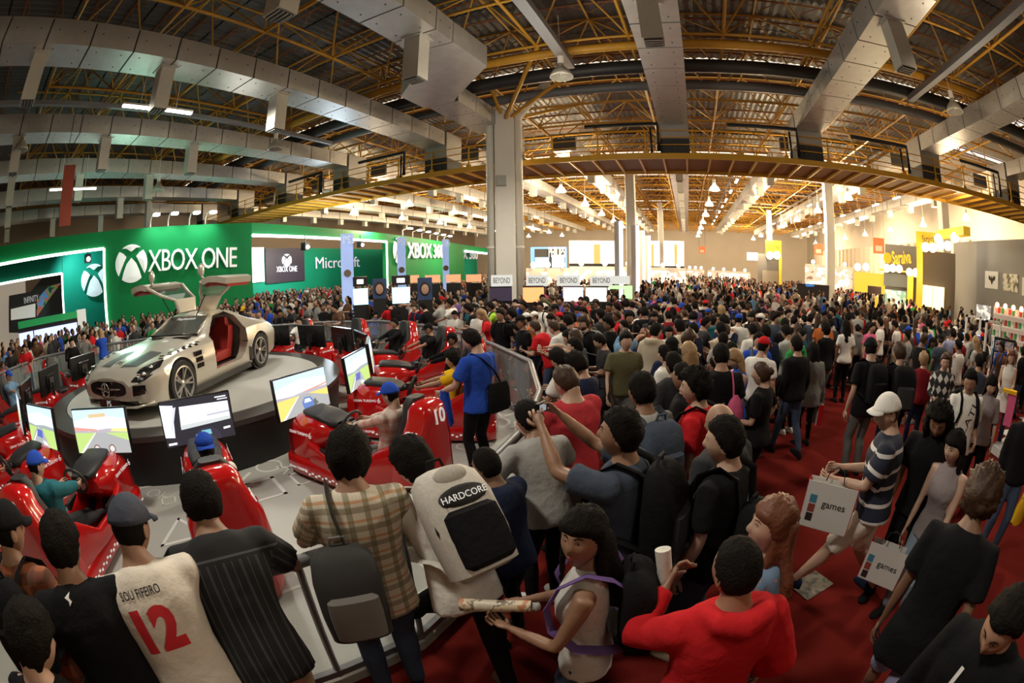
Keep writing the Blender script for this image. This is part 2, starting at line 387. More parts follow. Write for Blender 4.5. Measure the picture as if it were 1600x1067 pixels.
put_bell(-17.5, .2, 8.2, 0, 'unlit bell-shaped lamp hanging at the left edge', 'unlit bell lamps')
put_bell(-22.31, 8.85, 7.70, 0, 'small unlit bell-shaped lamp far left over the green wall', 'unlit bell lamps')
for xi, (x, sd) in enumerate(((-26.3, 'far left row'), (-20.4, 'left row over the green stand'), (-8.2, 'row behind the tree column'), (2.0, 'row over the middle aisle'), (10.9, 'row over the right aisle'), (21.6, 'row along the right wall'))):
    for k in range(7):
        put_bell(x, (29 if x < 10 else 27.4) + 7.2 * k, 7.75 if x < 10 else 7.55, 1, f'lit bell-shaped lamp, {ORD[k]} from the catwalk in the {sd}', 'lit bell lamps, ' + sd)
tubeb = MB().bb((-.09, -.62, .03), (.09, .62, .09)).tube([(0, 0, .06), (0, 0, 1.5)], .012, 4).mesh('housing', [WHITE]); tubel = MB().tube([(-.04, -.6, 0), (-.04, .6, 0)], .03, 6).tube([(.04, -.6, 0), (.04, .6, 0)], .03, 6).mesh('tube', [emis('tube_glow', (1, .95, .85), 12)])
def put_tube(x, y, z, lb, g, rz=0):
    t = thing('strip_lamp', lb, 'lamp', (x, y, z), rz, g); link('housing', tubeb, t); link('tube', tubel, t)
put_tube(-12.30, 3.89, 7.85, 'lit fluorescent strip lamp hanging in the upper left, left one of the near pair', 'left strip lamps')
put_tube(-12.36, 5.19, 7.89, 'lit fluorescent strip lamp hanging in the upper left beside the outlet box', 'left strip lamps')
put_tube(-20.60, 4.08, 7.42, 'lit fluorescent strip lamp hanging left beside the red banner', 'left strip lamps')
put_tube(-20.81, 2.79, 7.48, 'lit fluorescent strip lamp hanging left behind the red banner', 'left strip lamps')
for x, sd in ((-12, 'left of the tree column'), (3.6, 'over the middle aisle'), (11.2, 'along the right lamp rail'), (16.1, 'near the right wall')):
    for k in range(9): put_tube(x, 25.5 + 4.2 * k, 8.55, f'lit strip lamp, {ORD[k]} from the catwalk in the row {sd}', 'strip lamps ' + sd)

# ================================================================ stands in the hall
GRN = mat('stand_green', (.005, .20, .058), .6, spec=.15, noise=.05, scale=.3); TEAL = mat('stand_teal', (.008, .27, .17), .6, spec=.15)
LED = emis('led_white', (.95, 1, .93), 5); SIGNW = mat('sign_white', (.85, .85, .85), .4, emit=(1, 1, 1), estr=.25)
def slab(p, q, z0, z1, th=.25):
    """upright slab between two ground points; thickness away from the camera"""
    p, q = Vector((p[0], p[1])), Vector((q[0], q[1])); d = (q - p).normalized(); n = Vector((-d.y, d.x))
    if n.dot((p + q) / 2) < 0: n = -n
    a = [(p.x, p.y), (q.x, q.y), (q.x + n.x * th, q.y + n.y * th), (p.x + n.x * th, p.y + n.y * th)]
    return a, z0, z1
def mslab(mb, p, q, z0, z1, th=.25, mi=0):
    a, z0, z1 = slab(p, q, z0, z1, th); return mb.prism(a, z0, z1, mi)
def bar(mb, pts, w, mi=0):
    for a, b in zip(pts[:-1], pts[1:]): mb.tube([a, b], w, 4, mi=mi)
    return mb
def sign(txt, L, R, h, m, parent=None, name='lettering', out=.06, bold=.0, sp=1.0, ext=.02, shear=0):
    L, R = Vector(L), Vector(R); c = (L + R) / 2; x = (R - L); w = x.length
    n = Vector((x.y, -x.x, 0)).normalized()
    if n.dot(c - cam.location) > 0: n = -n
    me = text_mesh(txt, 1, ext, shear, bold, sp); xs = [v.co.x for v in me.vertices]; ys = [v.co.y for v in me.vertices]
    sx, sy = w / (max(xs) - min(xs)), h / (max(ys) - min(ys)); cx, cy = (max(xs) + min(xs)) / 2, (max(ys) + min(ys)) / 2
    me.transform(frame_mat(c + n * out, x, n) @ Matrix.Diagonal((sx, sy, 1, 1)) @ Matrix.Translation((-cx, -cy, 0)))
    me.materials.clear(); me.materials.append(m); return link(name, me, parent)
def emblem(c, r, n, xd, white, parent):
    """round white emblem split by a curved X"""
    M = frame_mat(c, xd, n); mb = MB()
    def arc(a0, a1, k=10): return [(cos(radians(a0 + (a1 - a0) * i / k)), sin(radians(a0 + (a1 - a0) * i / k))) for i in range(k + 1)]
    parts_ = [arc(-128, -52) + [(.50, -.42), (.30, .0), (0, .30), (-.30, .0), (-.50, -.42)],
              arc(-36, 42) + [(.50, .55), (.30, .36), (.46, .10), (.64, -.25)], arc(138, 216) + [(-.64, -.25), (-.46, .10), (-.30, .36), (-.50, .55)],
              arc(55, 125) + [(-.30, .80), (0, .62), (.30, .80)]]
    for q in parts_:
        # fan from centroid keeps concave outlines simple
        cx, cy = sum(p[0] for p in q) / len(q), sum(p[1] for p in q) / len(q)
        vs = [(p[0] * r, p[1] * r, z) for z in (0, .09) for p in q] + [(cx * r, cy * r, .14)]; k = len(q)
        mb.add(vs, [(i, (i + 1) % k, k + (i + 1) % k, k + i) for i in range(k)] + [(k + i, k + (i + 1) % k, 2 * k) for i in range(k)])
    me = mb.mesh('emblem', [white]); me.transform(M); return link('emblem', me, parent)
A0, A1, A2 = (-28.9, -5.9), (-27.72, -.49), (-24.0, 16.5)
dA = (Vector(A2) - Vector(A0)).normalized()
def onA(t, off=0): return (A0[0] + dA.x * t + dA.y * off, A0[1] + dA.y * t - dA.x * off)
g = thing('green_stand_wall', 'huge green exhibition wall with white round emblem and lettering behind the silver car', 'exhibition wall', (-26, 8, 0))
def gchild(nm, mb, m, par=g):
    o = mb.build(nm, m, None); o.parent = par; o.matrix_parent_inverse = Matrix.Translation(par.location).inverted(); return o
def fixp(o, par=g): o.parent = par; o.matrix_parent_inverse = Matrix.Translation(par.location).inverted(); return o
fr = (-26.15, 6.68, 5.31); fl = (-27.71, -0.46, 5.40)
gchild('wall_panel', mslab(MB(), fr, A2, 0, 6.3, .5), [GRN])
hd = MB(); hd.add([(A0[0], A0[1], 6.3), (fr[0], fr[1], 6.3), (fr[0], fr[1], fr[2]), (A0[0], A0[1], fl[2])], [(0, 1, 2, 3)]); gchild('header', mslab(MB(), A0, fr, (fl[2] + fr[2]) / 2, 6.3, .5), [GRN])
gchild('led_strip', bar(MB(), [(A0[0] + .1, A0[1], (fl[2] + fr[2]) / 2), (fr[0] + .1, fr[1], (fl[2] + fr[2]) / 2), (fr[0] + .1, fr[1], 0)], .075), [LED])
n1 = Vector((dA.y, -dA.x, 0))
fixp(sign('XBOX ONE', (-25.52, 9.54, 4.41), (-24.24, 15.40, 4.20), 1.22, SIGNW, None, 'lettering', .12, 0, .9, .06))
e = (-25.76, 8.46, 4.37); emblem(Vector(e) + n1 * .05, 1.05, n1, dA.to_3d(), SIGNW, None); fixp(COL.objects[-1])
SPN = iter(['leftmost of four', 'second of four', 'third of four', 'rightmost of four', 'right of the dark screen', 'above the left emblem', 'near the left blue pillar'])
# arm spotlights above the lettering, washing the wall
for px_ in ((-25.48, 9.72, 6.85), (-25.23, 10.88, 6.87), (-24.92, 12.28, 6.84), (-24.69, 13.35, 6.81)):
    t = thing('arm_spotlight', 'curved-arm white spotlight on top of the green wall, ' + next(SPN), 'spotlight', (px_[0], px_[1], 6.3), 0, 'arm spotlights over the green wall')
    MB().tube([(-.1, 0, 0), (-.1, 0, .35), (.1, 0, .62), (.45, 0, .72), (.9, 0, .62)], .05, 8).build('arm', [WHITE], t, True)
    MB().box((.95, 0, .56), (.34, .34, .14)).build('head', [emis('spot_white', (1, 1, .95), 14)], t)
    o = lamp('SPOT', (px_[0] + 1.0, px_[1], 6.75), 260, (.9, 1, .92), .1, angle=2.0, blend=.9); aim(o, (px_[0] - .35, px_[1], 4.2))
# recess to the left: inner teal room
r1 = thing('teal_booth_interior', 'teal inner wall with round white emblem inside the left opening of the green stand', 'exhibition wall', (-32, 4, 0))
i0, i1 = (-32.05, 4.72, 4.15), (-31.50, 8.53, 3.71)
fixp(mslab(MB(), i0, (i1[0], i1[1] + 2), 0, 6.2).build('wall_panel', [TEAL]), r1)
e = (-31.69, 7.26, 3.94); emblem(Vector(e) + n1 * .1, 1.05, n1, dA.to_3d(), SIGNW, None); fixp(COL.objects[-1], r1)
j0, j1 = (-33.32, -4.09, 4.69), (-32.06, 4.69, 4.67)
fixp(mslab(MB(), j0, j1, j1[2], 6.2).build('header', [TEAL]), r1)
fixp(bar(MB(), [(j0[0], j0[1], j1[2]), j1, (j1[0], j1[1], 0)], .07).build('led_strip', [LED]), r1)
b2 = thing('games_stand', 'dark angular games stand with a colourful panel inside the far left opening', 'exhibition stand', (-38, 3, 0))
P_ = [(-37.28, -0.04, 1.49), (-37.25, 0.21, 4.02), (-37.06, 2.34, 4.01), (-36.94, 3.61, 4.94), (-36.78, 5.44, 5.05), (-36.81, 5.10, 0.71)]
mb = MB(); mb.add([(p[0] + o_, p[1], max(0, p[2])) for o_ in (0, -.4) for p in P_], [tuple(range(6)), tuple(range(11, 5, -1))] + [(i, (i + 1) % 6, 6 + (i + 1) % 6, 6 + i) for i in range(6)])
fixp(mb.build('frame', [mat('stand_black', (.03, .028, .025), .5)]), b2)
def quadpanel(a, b, c_, d, off, m, nm, par):
    q = [Vector(v) + n1 * off for v in (a, b, c_, d)]; return fixp(MB().add(q + [v - n1 * .05 for v in q], [(0, 1, 2, 3), (7, 6, 5, 4), (0, 1, 5, 4), (1, 2, 6, 5), (2, 3, 7, 6), (3, 0, 4, 7)]).build(nm, [m]), par)
def artmat(name, cols, scale=2.0, s=.6):
    m = bpy.data.materials.new(name); m.use_nodes = True; nt = m.node_tree; b = nt.nodes['Principled BSDF']; tc = nt.nodes.new('ShaderNodeTexCoord')
    v = nt.nodes.new('ShaderNodeTexNoise'); v.inputs['Scale'].default_value = scale; v.inputs['Detail'].default_value = 3; r = nt.nodes.new('ShaderNodeValToRGB'); r.color_ramp.interpolation = 'CONSTANT'
    el = r.color_ramp.elements; el[0].color = (*cols[0], 1); el[1].color = (*cols[-1], 1); el[1].position = .66; el[0].position = .3
    for k, c_ in enumerate(cols[1:-1]): x = el.new(.34 + .3 * (k + 1) / len(cols)); x.color = (*c_, 1)
    nt.links.new(tc.outputs['Object'], v.inputs['Vector']); nt.links.new(v.outputs[0], r.inputs[0]); nt.links.new(r.outputs[0], b.inputs['Base Color'])
    if s: nt.links.new(r.outputs[0], b.inputs['Emission Color']); b.inputs['Emission Strength'].default_value = s
    return m
quadpanel((-37.02, 2.82, 2.19), (-37.01, 2.92, 3.39), (-36.90, 4.07, 4.15), (-36.79, 5.29, 4.28), .3, artmat('art_print', [(.02, .03, .08), (.1, .4, .1), (.6, .1, .05), (.1, .3, .6), (.7, .5, .1)], 1.6, .3), 'print_panel', b2)
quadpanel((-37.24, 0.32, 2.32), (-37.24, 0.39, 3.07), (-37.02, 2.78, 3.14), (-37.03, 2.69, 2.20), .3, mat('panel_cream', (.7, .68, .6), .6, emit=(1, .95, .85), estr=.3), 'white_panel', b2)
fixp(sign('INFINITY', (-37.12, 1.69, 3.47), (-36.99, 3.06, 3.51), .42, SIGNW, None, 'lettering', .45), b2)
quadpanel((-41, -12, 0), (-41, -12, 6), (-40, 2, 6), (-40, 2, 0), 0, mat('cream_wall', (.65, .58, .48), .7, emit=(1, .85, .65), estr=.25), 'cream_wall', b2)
gc = thing('green_counter', 'low green counter with a white end and lit game screens at the far left', 'counter', (-27, 3, 0))
k0, k1 = (-26.99, 0.67, 2.20), (-26.57, 4.78, 2.25)
fixp(mslab(MB(), k0, k1, k1[2] - .35, k1[2], .4).build('header', [mat('counter_green', (.03, .45, .14), .45, emit=(.03, .5, .15), estr=.15)]), gc)
fixp(mslab(MB(), k1, (k1[0] + .05, k1[1] + .6), 0, k1[2] + .05, .4).build('end_panel', [SIGNW]), gc)
fixp(mslab(MB(), k0, k1, 0, k1[2] - .36, .3).build('back_panel', [BLACK]), gc)
for u in (.12, .38, .62, .86):
    c_ = Vector(k0).lerp(Vector(k1), u); fixp(MB().box((c_.x + .1, c_.y, k1[2] - .9), (.06, 1.0, .65)).build('screen', [emis('violet_screen', (.55, .6, 1), 1.6)]), gc)
# second stretch: opening, XBOX 360 wall
h = thing('green_stand_header', 'green stand wall with white lettering and wide lit openings, behind the blue pillars', 'exhibition wall', (-27, 34, 0))
B0_, B1_, B2_, B3_ = (-24.0, 16.5), (-26.9, 34.3), (-33.0, 61.5), (-37.2, 80)
o_l = (-23.91, 15.97, 5.17); o_r = (-26.90, 34.31, 5.43)
fixp(mslab(MB(), B0_, B1_, 5.55, 6.3, .4).build('header', [GRN]), h)
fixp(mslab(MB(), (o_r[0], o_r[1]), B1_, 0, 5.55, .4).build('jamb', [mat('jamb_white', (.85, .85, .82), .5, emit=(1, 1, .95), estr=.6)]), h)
fixp(bar(MB(), [(B0_[0] + .1, B0_[1], 5.5), (B1_[0] + .1, B1_[1], 5.5), (B1_[0] + .1, B1_[1], 0)], .1).build('led_strip', [LED]), h)
fixp(mslab(MB(), B1_, B2_, 0, 6.3, .4).build('wall_panel', [GRN]), h)
fixp(mslab(MB(), B2_, B3_, 5.3, 6.3, .4).build('header', [GRN]), h)
fixp(bar(MB(), [(B2_[0] + .2, B2_[1], 5.3), (B3_[0] + .2, B3_[1], 5.3), (B3_[0] + .2, B3_[1], 0)], .16).build('led_strip', [LED]), h)
fixp(mslab(MB(), (-40, 63), (-42, 84), 0, 5.6).build('inner_wall', [TEAL]), h)
fixp(sign('XBOX 360', (-27.97, 39.09, 4.80), (-30.62, 50.87, 4.95), 1.75, SIGNW, None, 'lettering', .2, .012, .95, .06), h)
n2 = (Vector(B2_) - Vector(B1_)).normalized(); emblem(Vector((-27.50, 36.95, 4.68)) + Vector((n2.y, -n2.x, 0)) * .15, 1.4, (n2.y, -n2.x, 0), n2.to_3d(), SIGNW, None); fixp(COL.objects[-1], h)
fixp(sign('XBOX 360', (-40.59, 69.19, 5.25), (-41.99, 83.87, 5.37), 1.9, SIGNW, None, 'lettering', .2, .012, .95, .06), h)
for q in ((-26.6, 37.5, 5.9), (-28, 45, 5.9), (-37, 70, 5)): aim(lamp('SPOT', (q[0] + 2, q[1], 6.9), 420, (.9, 1, .92), .1, angle=2.2, blend=.9), (q[0], q[1], 3.5))
tr = thing('spotlight_row', 'row of white arm spotlights on top of the farther green wall', 'spotlight', (-28, 44, 6.3))
for k in range(6):
    q = Vector(B1_).lerp(Vector(B2_), .15 + .1 * k); fixp(MB().tube([(q.x, q.y, 6.3), (q.x, q.y, 6.9), (q.x + .9, q.y, 7.1)], .06, 6).box((q.x + .95, q.y, 7.0), (.4, .4, .15), mi=1).build('arm', [WHITE, MATS['spot_white']]), tr)
# inner wall of the opening: dark screen, Micros... lettering
iw = thing('microsoft_wall', 'teal inner wall with large dark screen and lettering in the wide opening', 'exhibition wall', (-37, 28, 0)) if False else thing('inner_stand_wall', 'teal inner wall with large dark screen and white lettering in the wide opening', 'exhibition wall', (-37, 28, 0))
I0, I1 = (-34.5, 20), (-38.5, 52)
fixp(mslab(MB(), I0, I1, 0, 5.6).build('wall_panel', [TEAL]), iw)
fixp(mslab(MB(), I0, (-31, 16), 0, 5.6).build('side_panel', [TEAL]), iw)
def scr(pxs, m, nm, par, out):
    a, b = Vector(pxs[0]), Vector(pxs[1]); d = Vector((b.x - a.x, b.y - a.y, 0)); n = Vector((d.y, -d.x, 0)).normalized()
    q = [a, (b.x, b.y, a.z), b, (a.x, a.y, b.z)]; q = [Vector(v) + n * out for v in q]
    return fixp(MB().add(q + [v - n * .08 for v in q], [(0, 1, 2, 3), (7, 6, 5, 4), (0, 1, 5, 4), (1, 2, 6, 5), (2, 3, 7, 6), (3, 0, 4, 7)]).build(nm, [m]), par)
scr(((-35.22, 25.75, 5.59), (-35.94, 31.51, 2.26)), emis('screen_dark', (.035, .02, .05), .9), 'screen', iw, .15)
scr(((-34.90, 23.23, 5.68), (-35.19, 25.54, 2.49)), artmat('crowd_picture', [(.7, .65, .6), (.8, .8, .85), (1, .95, .9), (.5, .4, .4)], .9, 1.1), 'bright_screen', iw, .15)
emblem(Vector((-35.58, 28.63, 4.38)) + Vector((.3, 0, 0)), .62, (1, 0, 0), (0, 1, 0), emis('print_white', (1, 1, 1), 1.6), None); fixp(COL.objects[-1], iw)
fixp(sign('XBOX ONE', (-35.39, 27.11, 3.55), (-35.77, 30.15, 3.50), .55, MATS['print_white'], None, 'lettering', .3), iw)
fixp(sign('Microsoft', (-36.16, 33.30, 4.01), (-37.23, 41.83, 4.01), 1.25, mat('sign_lilac', (.7, .7, .85), .4, emit=(.7, .7, 1), estr=.4), None, 'lettering', .2, 0), iw)
for px_ in ((-22.46, 19.89, 4.62), (-28.36, 6.05, 5.10), (-25.12, 28.51, 5.02)):
    t = thing('stage_light', 'small black stage light inside the green stand, ' + next(SPN), 'spotlight', px_, 0, 'stage lights in the green stand')
    MB().box((0, 0, 0), (.45, .4, .5)).tube([(0, 0, .2), (0, 0, .8)], .04, 6).build('body', [BLACK], t); MB().sphere((.26, 0, -.05), .13, 10, 8).build('lens', [MATS['spot_white']], t, True)
aim(lamp('SPOT', (-31, 27, 5.3), 900, (.75, .95, 1), .2, angle=2.4), (-36, 30, 2)); aim(lamp('SPOT', (-30, 5, 5.3), 500, (.5, .9, 1), .2, angle=2.4), (-33, 7, 3))
lamp('AREA', (-31, 24, 5.5), 700, (.85, .85, 1), sx=5, sy=12)
# ---------------------------------------------------------------- facing light boxes and kiosks
def board(TL, BR, depth, m, nm='panel', parent=None, fm=None, out=0):
    """upright panel seen from the aisle; two opposite corners, thickness away"""
    a, b = Vector(TL), Vector(BR); d = Vector((b.x - a.x, b.y - a.y, 0)); n = Vector((d.y, -d.x, 0)).normalized()
    if n.dot(a) > 0: n = -n
    q = [Vector(v) + n * out for v in ((a.x, a.y, a.z), (b.x, b.y, a.z), (b.x, b.y, b.z), (a.x, a.y, b.z))]; r = [v - n * depth for v in q]
    mb = MB().add(q + r, [(3, 2, 1, 0)]).add(q + r, [(4, 5, 6, 7), (0, 1, 5, 4), (1, 2, 6, 5), (2, 3, 7, 6), (3, 0, 4, 7)], 1 if fm else 0)
    o = mb.build(nm, [m] + ([fm] if fm else []))
    if parent: fixp(o, parent)
    return o
BLUEBOX = mat('banner_blue', (.30, .42, .75), .5, noise=.35, scale=1.2, emit=(.42, .55, .95), estr=.55)
for TL, BR, tx0, tx1, lb in (((-13.18, 13.69, 4.34), (-12.79, 14.05, 0.73), (-13.03, 13.69, 4.08), (-12.67, 14.02, 4.08), 'left one of the three beside the screen wall'),
                   ((-13.75, 18.44, 4.38), (-13.40, 18.70, 0.15), (-13.64, 18.40, 4.14), (-13.27, 18.66, 4.12), 'middle one of the three, before the farther green wall'),
                   ((-13.37, 22.30, 4.39), (-13.05, 22.49, -0.29), (-13.29, 22.23, 4.16), (-12.94, 22.44, 4.14), 'right one of the three, near the tree column')):
    t = thing('banner_pillar', 'tall pale blue light-box pillar, ' + lb, 'light pillar', (TL[0], TL[1], 0))
    board(TL, (BR[0], BR[1], 0), .35, BLUEBOX, 'light_box', t, mat('pillar_side', (.6, .58, .52), .5))
    fixp(sign('PS3', tx0, tx1, .32, SIGNW, None, 'lettering', .05), t)
    cc = (Vector(TL) + Vector(BR)) / 2; fixp(MB().lathe([(.02, 0), (.16, 0), (.16, .02)], (0, 0, 0), 12, axis='Z').build('motif', [mat('motif_brown', (.2, .15, .1), .6)]), t)
    o = t.children[-1]; o.matrix_parent_inverse = Matrix.Translation(t.location).inverted(); d = Vector((cam.location.x - cc.x, cam.location.y - cc.y, 0)).normalized(); o.rotation_mode = 'QUATERNION'; o.rotation_quaternion = Vector((0, 0, 1)).rotation_difference(d); o.location = Vector((cc.x, cc.y, TL[2] * .62)) + d * .05
HDR = emis('kiosk_header_lit', (.9, .88, .80), .85); SCR = {k: emis('screen_' + k, c_, s) for k, c_, s in (('orange', (1, .35, .12), 1.8), ('pink', (1, .75, .85), 2.2), ('warm', (1, .8, .6), 2.2), ('green', (.35, 1, .25), 2.2), ('blue', (.25, .5, 1), 1.6), ('dark', (.03, .04, .1), 1), ('cyan', (.5, .95, 1), 2.0), ('white', (1, .95, .9), 2.5))}
for TL, BR, sTL, sBR, col, tx, lb in (
    ((-6.47, 13.97, 2.43), (-5.80, 14.27, 2.04), (-6.52, 13.95, 1.99), (-5.83, 14.26, 1.54), 'dark', ((-6.36, 13.92, 2.25), (-5.84, 14.14, 2.24)), 'leftmost, in front of the tree column'),
    ((-5.51, 14.81, 2.40), (-4.79, 15.06, 2.01), (-5.62, 14.77, 1.97), (-4.93, 15.01, 1.45), 'orange', ((-5.39, 14.75, 2.22), (-4.84, 14.93, 2.22)), 'second from the left, orange picture'),
    ((-4.66, 15.72, 2.38), (-3.85, 15.94, 1.99), (-4.44, 15.79, 1.94), (-3.74, 15.97, 1.43), 'pink', ((-4.52, 15.66, 2.20), (-3.92, 15.82, 2.20)), 'third from the left, pink-white picture'),
    ((-3.62, 16.61, 2.35), (-2.79, 16.77, 1.97), (-3.78, 16.57, 1.91), (-3.00, 16.73, 1.39), 'warm', ((-3.50, 16.53, 2.18), (-2.86, 16.66, 2.19)), 'fourth from the left, cream picture')):
    t = thing('demo_kiosk', 'dark demo kiosk with white lit header, ' + lb, 'game kiosk', (TL[0], TL[1], 0))
    board(TL, BR, .12, HDR, 'header', t, BLACK); board((sTL[0], sTL[1], sTL[2] + .06), (sBR[0], sBR[1], 0), .5, BLACK, 'cabinet', t); board(sTL, sBR, .04, SCR[col], 'screen', t, None, .05)
    fixp(sign('BEYOND', *tx, .19, mat('letter_dark', (.12, .11, .1), .5), None, 'lettering', .03, .01), t)
t = thing('demo_kiosk', 'demo kiosk with bright green screen behind the blue light strip', 'game kiosk', (-2.62, 17.81, 1.93))
board((-3.02, 18.15, 2.33), (-2.31, 18.25, 2.00), .1, HDR, 'header', t, BLACK); board((-3.08, 17.74, 1.95), (-2.16, 17.87, 1.82), .1, SCR['green'], 'screen', t); board((-2.49, 17.83, 1.81), (-2.16, 17.87, 1.23), .1, SCR['green'], 'screen', t)
for TL, BR, kind, lb in (((-10.46, 11.43, 2.55), (-10.08, 11.77, 1.83), 'logo', 'with dark top and tilted white logo, left'), ((-9.43, 12.30, 2.52), (-8.93, 12.67, 1.59), 'logo', 'with dark top and bright cyan screen'),
                         ((-9.76, 11.66, 2.45), (-9.40, 11.94, 1.79), 'face', 'carrying a dark blue portrait poster, left'), ((-8.54, 12.57, 2.42), (-8.13, 12.84, 1.67), 'face', 'carrying a dark blue portrait poster, right')):
    a, b = Vector(TL), Vector(BR); t = thing('demo_kiosk', 'game kiosk ' + lb, 'game kiosk', (a.x, a.y, 0)); c_ = (a + b) / 2
    if kind == 'logo':
        board(a, (b.x, b.y, a.z - .32), .5, BLACK, 'header', t); board((a.x, a.y, a.z - .40), (b.x, b.y, a.z - .95), .2, SCR['cyan'], 'screen', t, BLACK); board((a.x, a.y, a.z - .96), (b.x, b.y, 0), .5, BLACK, 'cabinet', t)
        q = a.lerp(b, .28); r_ = a.lerp(b, .72); board((q.x, q.y, a.z - .09), (r_.x, r_.y, a.z - .24), .03, SCR['white'], 'logo_plate', t, None, .03)
    else:
        board(a, b, .06, mat('poster_blue', (.03, .06, .16), .5, noise=.4, scale=4), 'poster', t)
        d = (cam.location - c_); d.z = 0; d.normalize()
        hm = MB().sphere((0, 0, 0), (.13, .02, .17), 14, 10).mesh('printed_face', [mat('print_skin', (.45, .28, .2), .6)], True); hh = MB().sphere((0, 0, .03), (.18, .012, .24), 14, 10).mesh('printed_hair', [mat('print_hair', (.02, .015, .012), .6)], True)
        rz = math.atan2(-d.x, d.y) + pi
        for me, k in ((hh, .012), (hm, .018)): o = link(me.name.split('.')[0], me, t); o.matrix_parent_inverse = Matrix.Translation(t.location).inverted(); o.location = c_ + d * k + Vector((0, 0, -.02)); o.rotation_euler = (0, 0, rz)
        board((a.x, a.y, b.z), (b.x, b.y, 0), .06, BLACK, 'stand', t)
for TL, BR, lb in (((-10.92, 15.55, 2.47), (-10.62, 15.76, 2.16), 'leftmost'), ((-10.96, 16.73, 2.43), (-10.39, 17.09, 2.10), 'second'), ((-10.67, 18.09, 2.41), (-10.08, 18.42, 2.06), 'third'), ((-10.33, 19.42, 2.37), (-9.67, 19.76, 2.01), 'rightmost, next to the tree column')):
    t = thing('kiosk_sign', 'small glowing orange kiosk header sign, ' + lb + ' of the orange row', 'sign', (TL[0], TL[1], 0)); board(TL, BR, .12, emis('header_orange', (1, .42, .2), 1.1), 'header', t, BLACK)
    a, b = Vector(TL), Vector(BR); board((a.x, a.y, b.z - .05), (b.x, b.y, 0), .3, BLACK, 'cabinet', t)
# blue light pillars near the slim white column, more white ones behind
for TL, w, lb in (((-3.59, 23.73, 5.12), .22, 'tallest, left of the slim white column'), ((-3.28, 28.81, 5.38), .26, 'right of the slim white column'), ((-3.33, 33.84, 5.46), .2, 'third from the left'), ((-3.47, 39.85, 5.50), .3, 'deep in the aisle')):
    a = Vector(TL); t = thing('light_pillar', 'upright blue-white glowing light strip pillar, ' + lb, 'light pillar', (a.x, a.y, 0))
    MB().bb((-w, -.1, 0), (w * .2, .15, a.z)).build('casing', [WHITE], t); MB().bb((w * .2, -.12, 0), (w, .1, a.z)).build('light_strip', [emis('strip_blue', (.6, .75, 1), 2.2)], t)
# far lit stands
t = thing('electronics_stand', 'blue-framed stand with lit screens behind the tree column', 'exhibition stand', (-16, 40, 0))
board((-13.54, 37.64, 4.44), (-10.49, 38.60, 1.92), .5, emis('frame_blue', (.25, .5, 1), 1.8), 'frame', t); board((-13.02, 37.19, 4.24), (-10.50, 37.98, 1.93), .3, mat('stand_dark', (.05, .045, .04), .6), 'panel', t)
board((-12.85, 36.82, 3.50), (-11.71, 37.20, 2.61), .1, SCR['cyan'], 'screen', t); board((-11.48, 37.27, 3.72), (-10.44, 37.58, 2.60), .1, emis('screen_lilac', (.75, .75, 1), 1.6), 'screen', t)
fixp(sign('PHILIPS', (-11.74, 37.19, 3.94), (-10.37, 37.60, 3.93), .9, SIGNW, None, 'lettering', .1, .02), t)
LEDM = artmat('led_picture', [(1, .9, .85), (1, 1, 1), (1, .55, .4), (1, .95, .8), (1, 1, 1)], .16, 2.2)
for TL, BR, lb in (((-11.32, 42.52, 5.22), (-6.83, 43.47, 3.00), 'left of the slim white column'), ((-4.72, 47.77, 5.51), (-2.83, 47.92, 2.84), 'between the light pillars'), ((-2.49, 49.94, 5.67), (-0.22, 50.00, 2.93), 'at the middle of the far aisle')):
    a, b = Vector(TL), Vector(BR); t = thing('led_wall', 'overexposed giant LED screen with an orange figure, ' + lb, 'screen', (a.x, a.y, 0)); board(TL, BR, .4, LEDM, 'screen', t, BLACK)
    q, r_ = a.lerp(b, .52), a.lerp(b, .66); board((q.x, q.y, a.z - .35), (r_.x, r_.y, b.z), .05, emis('orange_figure', (1, .5, .12), 1.3), 'printed_figure', t, None, .08)
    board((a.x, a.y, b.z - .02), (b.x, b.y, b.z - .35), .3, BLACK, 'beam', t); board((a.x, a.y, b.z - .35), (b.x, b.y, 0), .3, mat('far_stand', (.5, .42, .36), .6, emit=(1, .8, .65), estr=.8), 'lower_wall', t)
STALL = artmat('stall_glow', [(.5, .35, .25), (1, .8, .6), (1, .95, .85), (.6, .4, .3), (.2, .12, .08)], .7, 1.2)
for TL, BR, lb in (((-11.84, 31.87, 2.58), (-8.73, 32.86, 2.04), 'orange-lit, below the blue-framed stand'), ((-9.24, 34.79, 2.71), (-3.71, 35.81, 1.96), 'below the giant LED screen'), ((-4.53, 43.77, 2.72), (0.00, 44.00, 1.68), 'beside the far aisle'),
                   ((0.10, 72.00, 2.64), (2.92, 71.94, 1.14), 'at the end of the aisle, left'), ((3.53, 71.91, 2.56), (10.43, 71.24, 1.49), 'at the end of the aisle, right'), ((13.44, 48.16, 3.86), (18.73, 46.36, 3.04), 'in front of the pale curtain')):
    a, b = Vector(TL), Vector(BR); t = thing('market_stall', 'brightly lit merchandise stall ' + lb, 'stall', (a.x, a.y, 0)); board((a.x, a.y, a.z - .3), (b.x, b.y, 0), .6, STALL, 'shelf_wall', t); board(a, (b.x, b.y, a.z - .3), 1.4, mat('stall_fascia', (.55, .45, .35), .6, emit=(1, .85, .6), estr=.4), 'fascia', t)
    n = max(3, int((b - a).length / 1.6))
    for k in range(n): q = a.lerp(b, (k + .5) / n); fixp(MB().sphere((q.x, q.y, a.z + .25), .22, 8, 6).build('globe_lamp', [LIT], None, True), t)
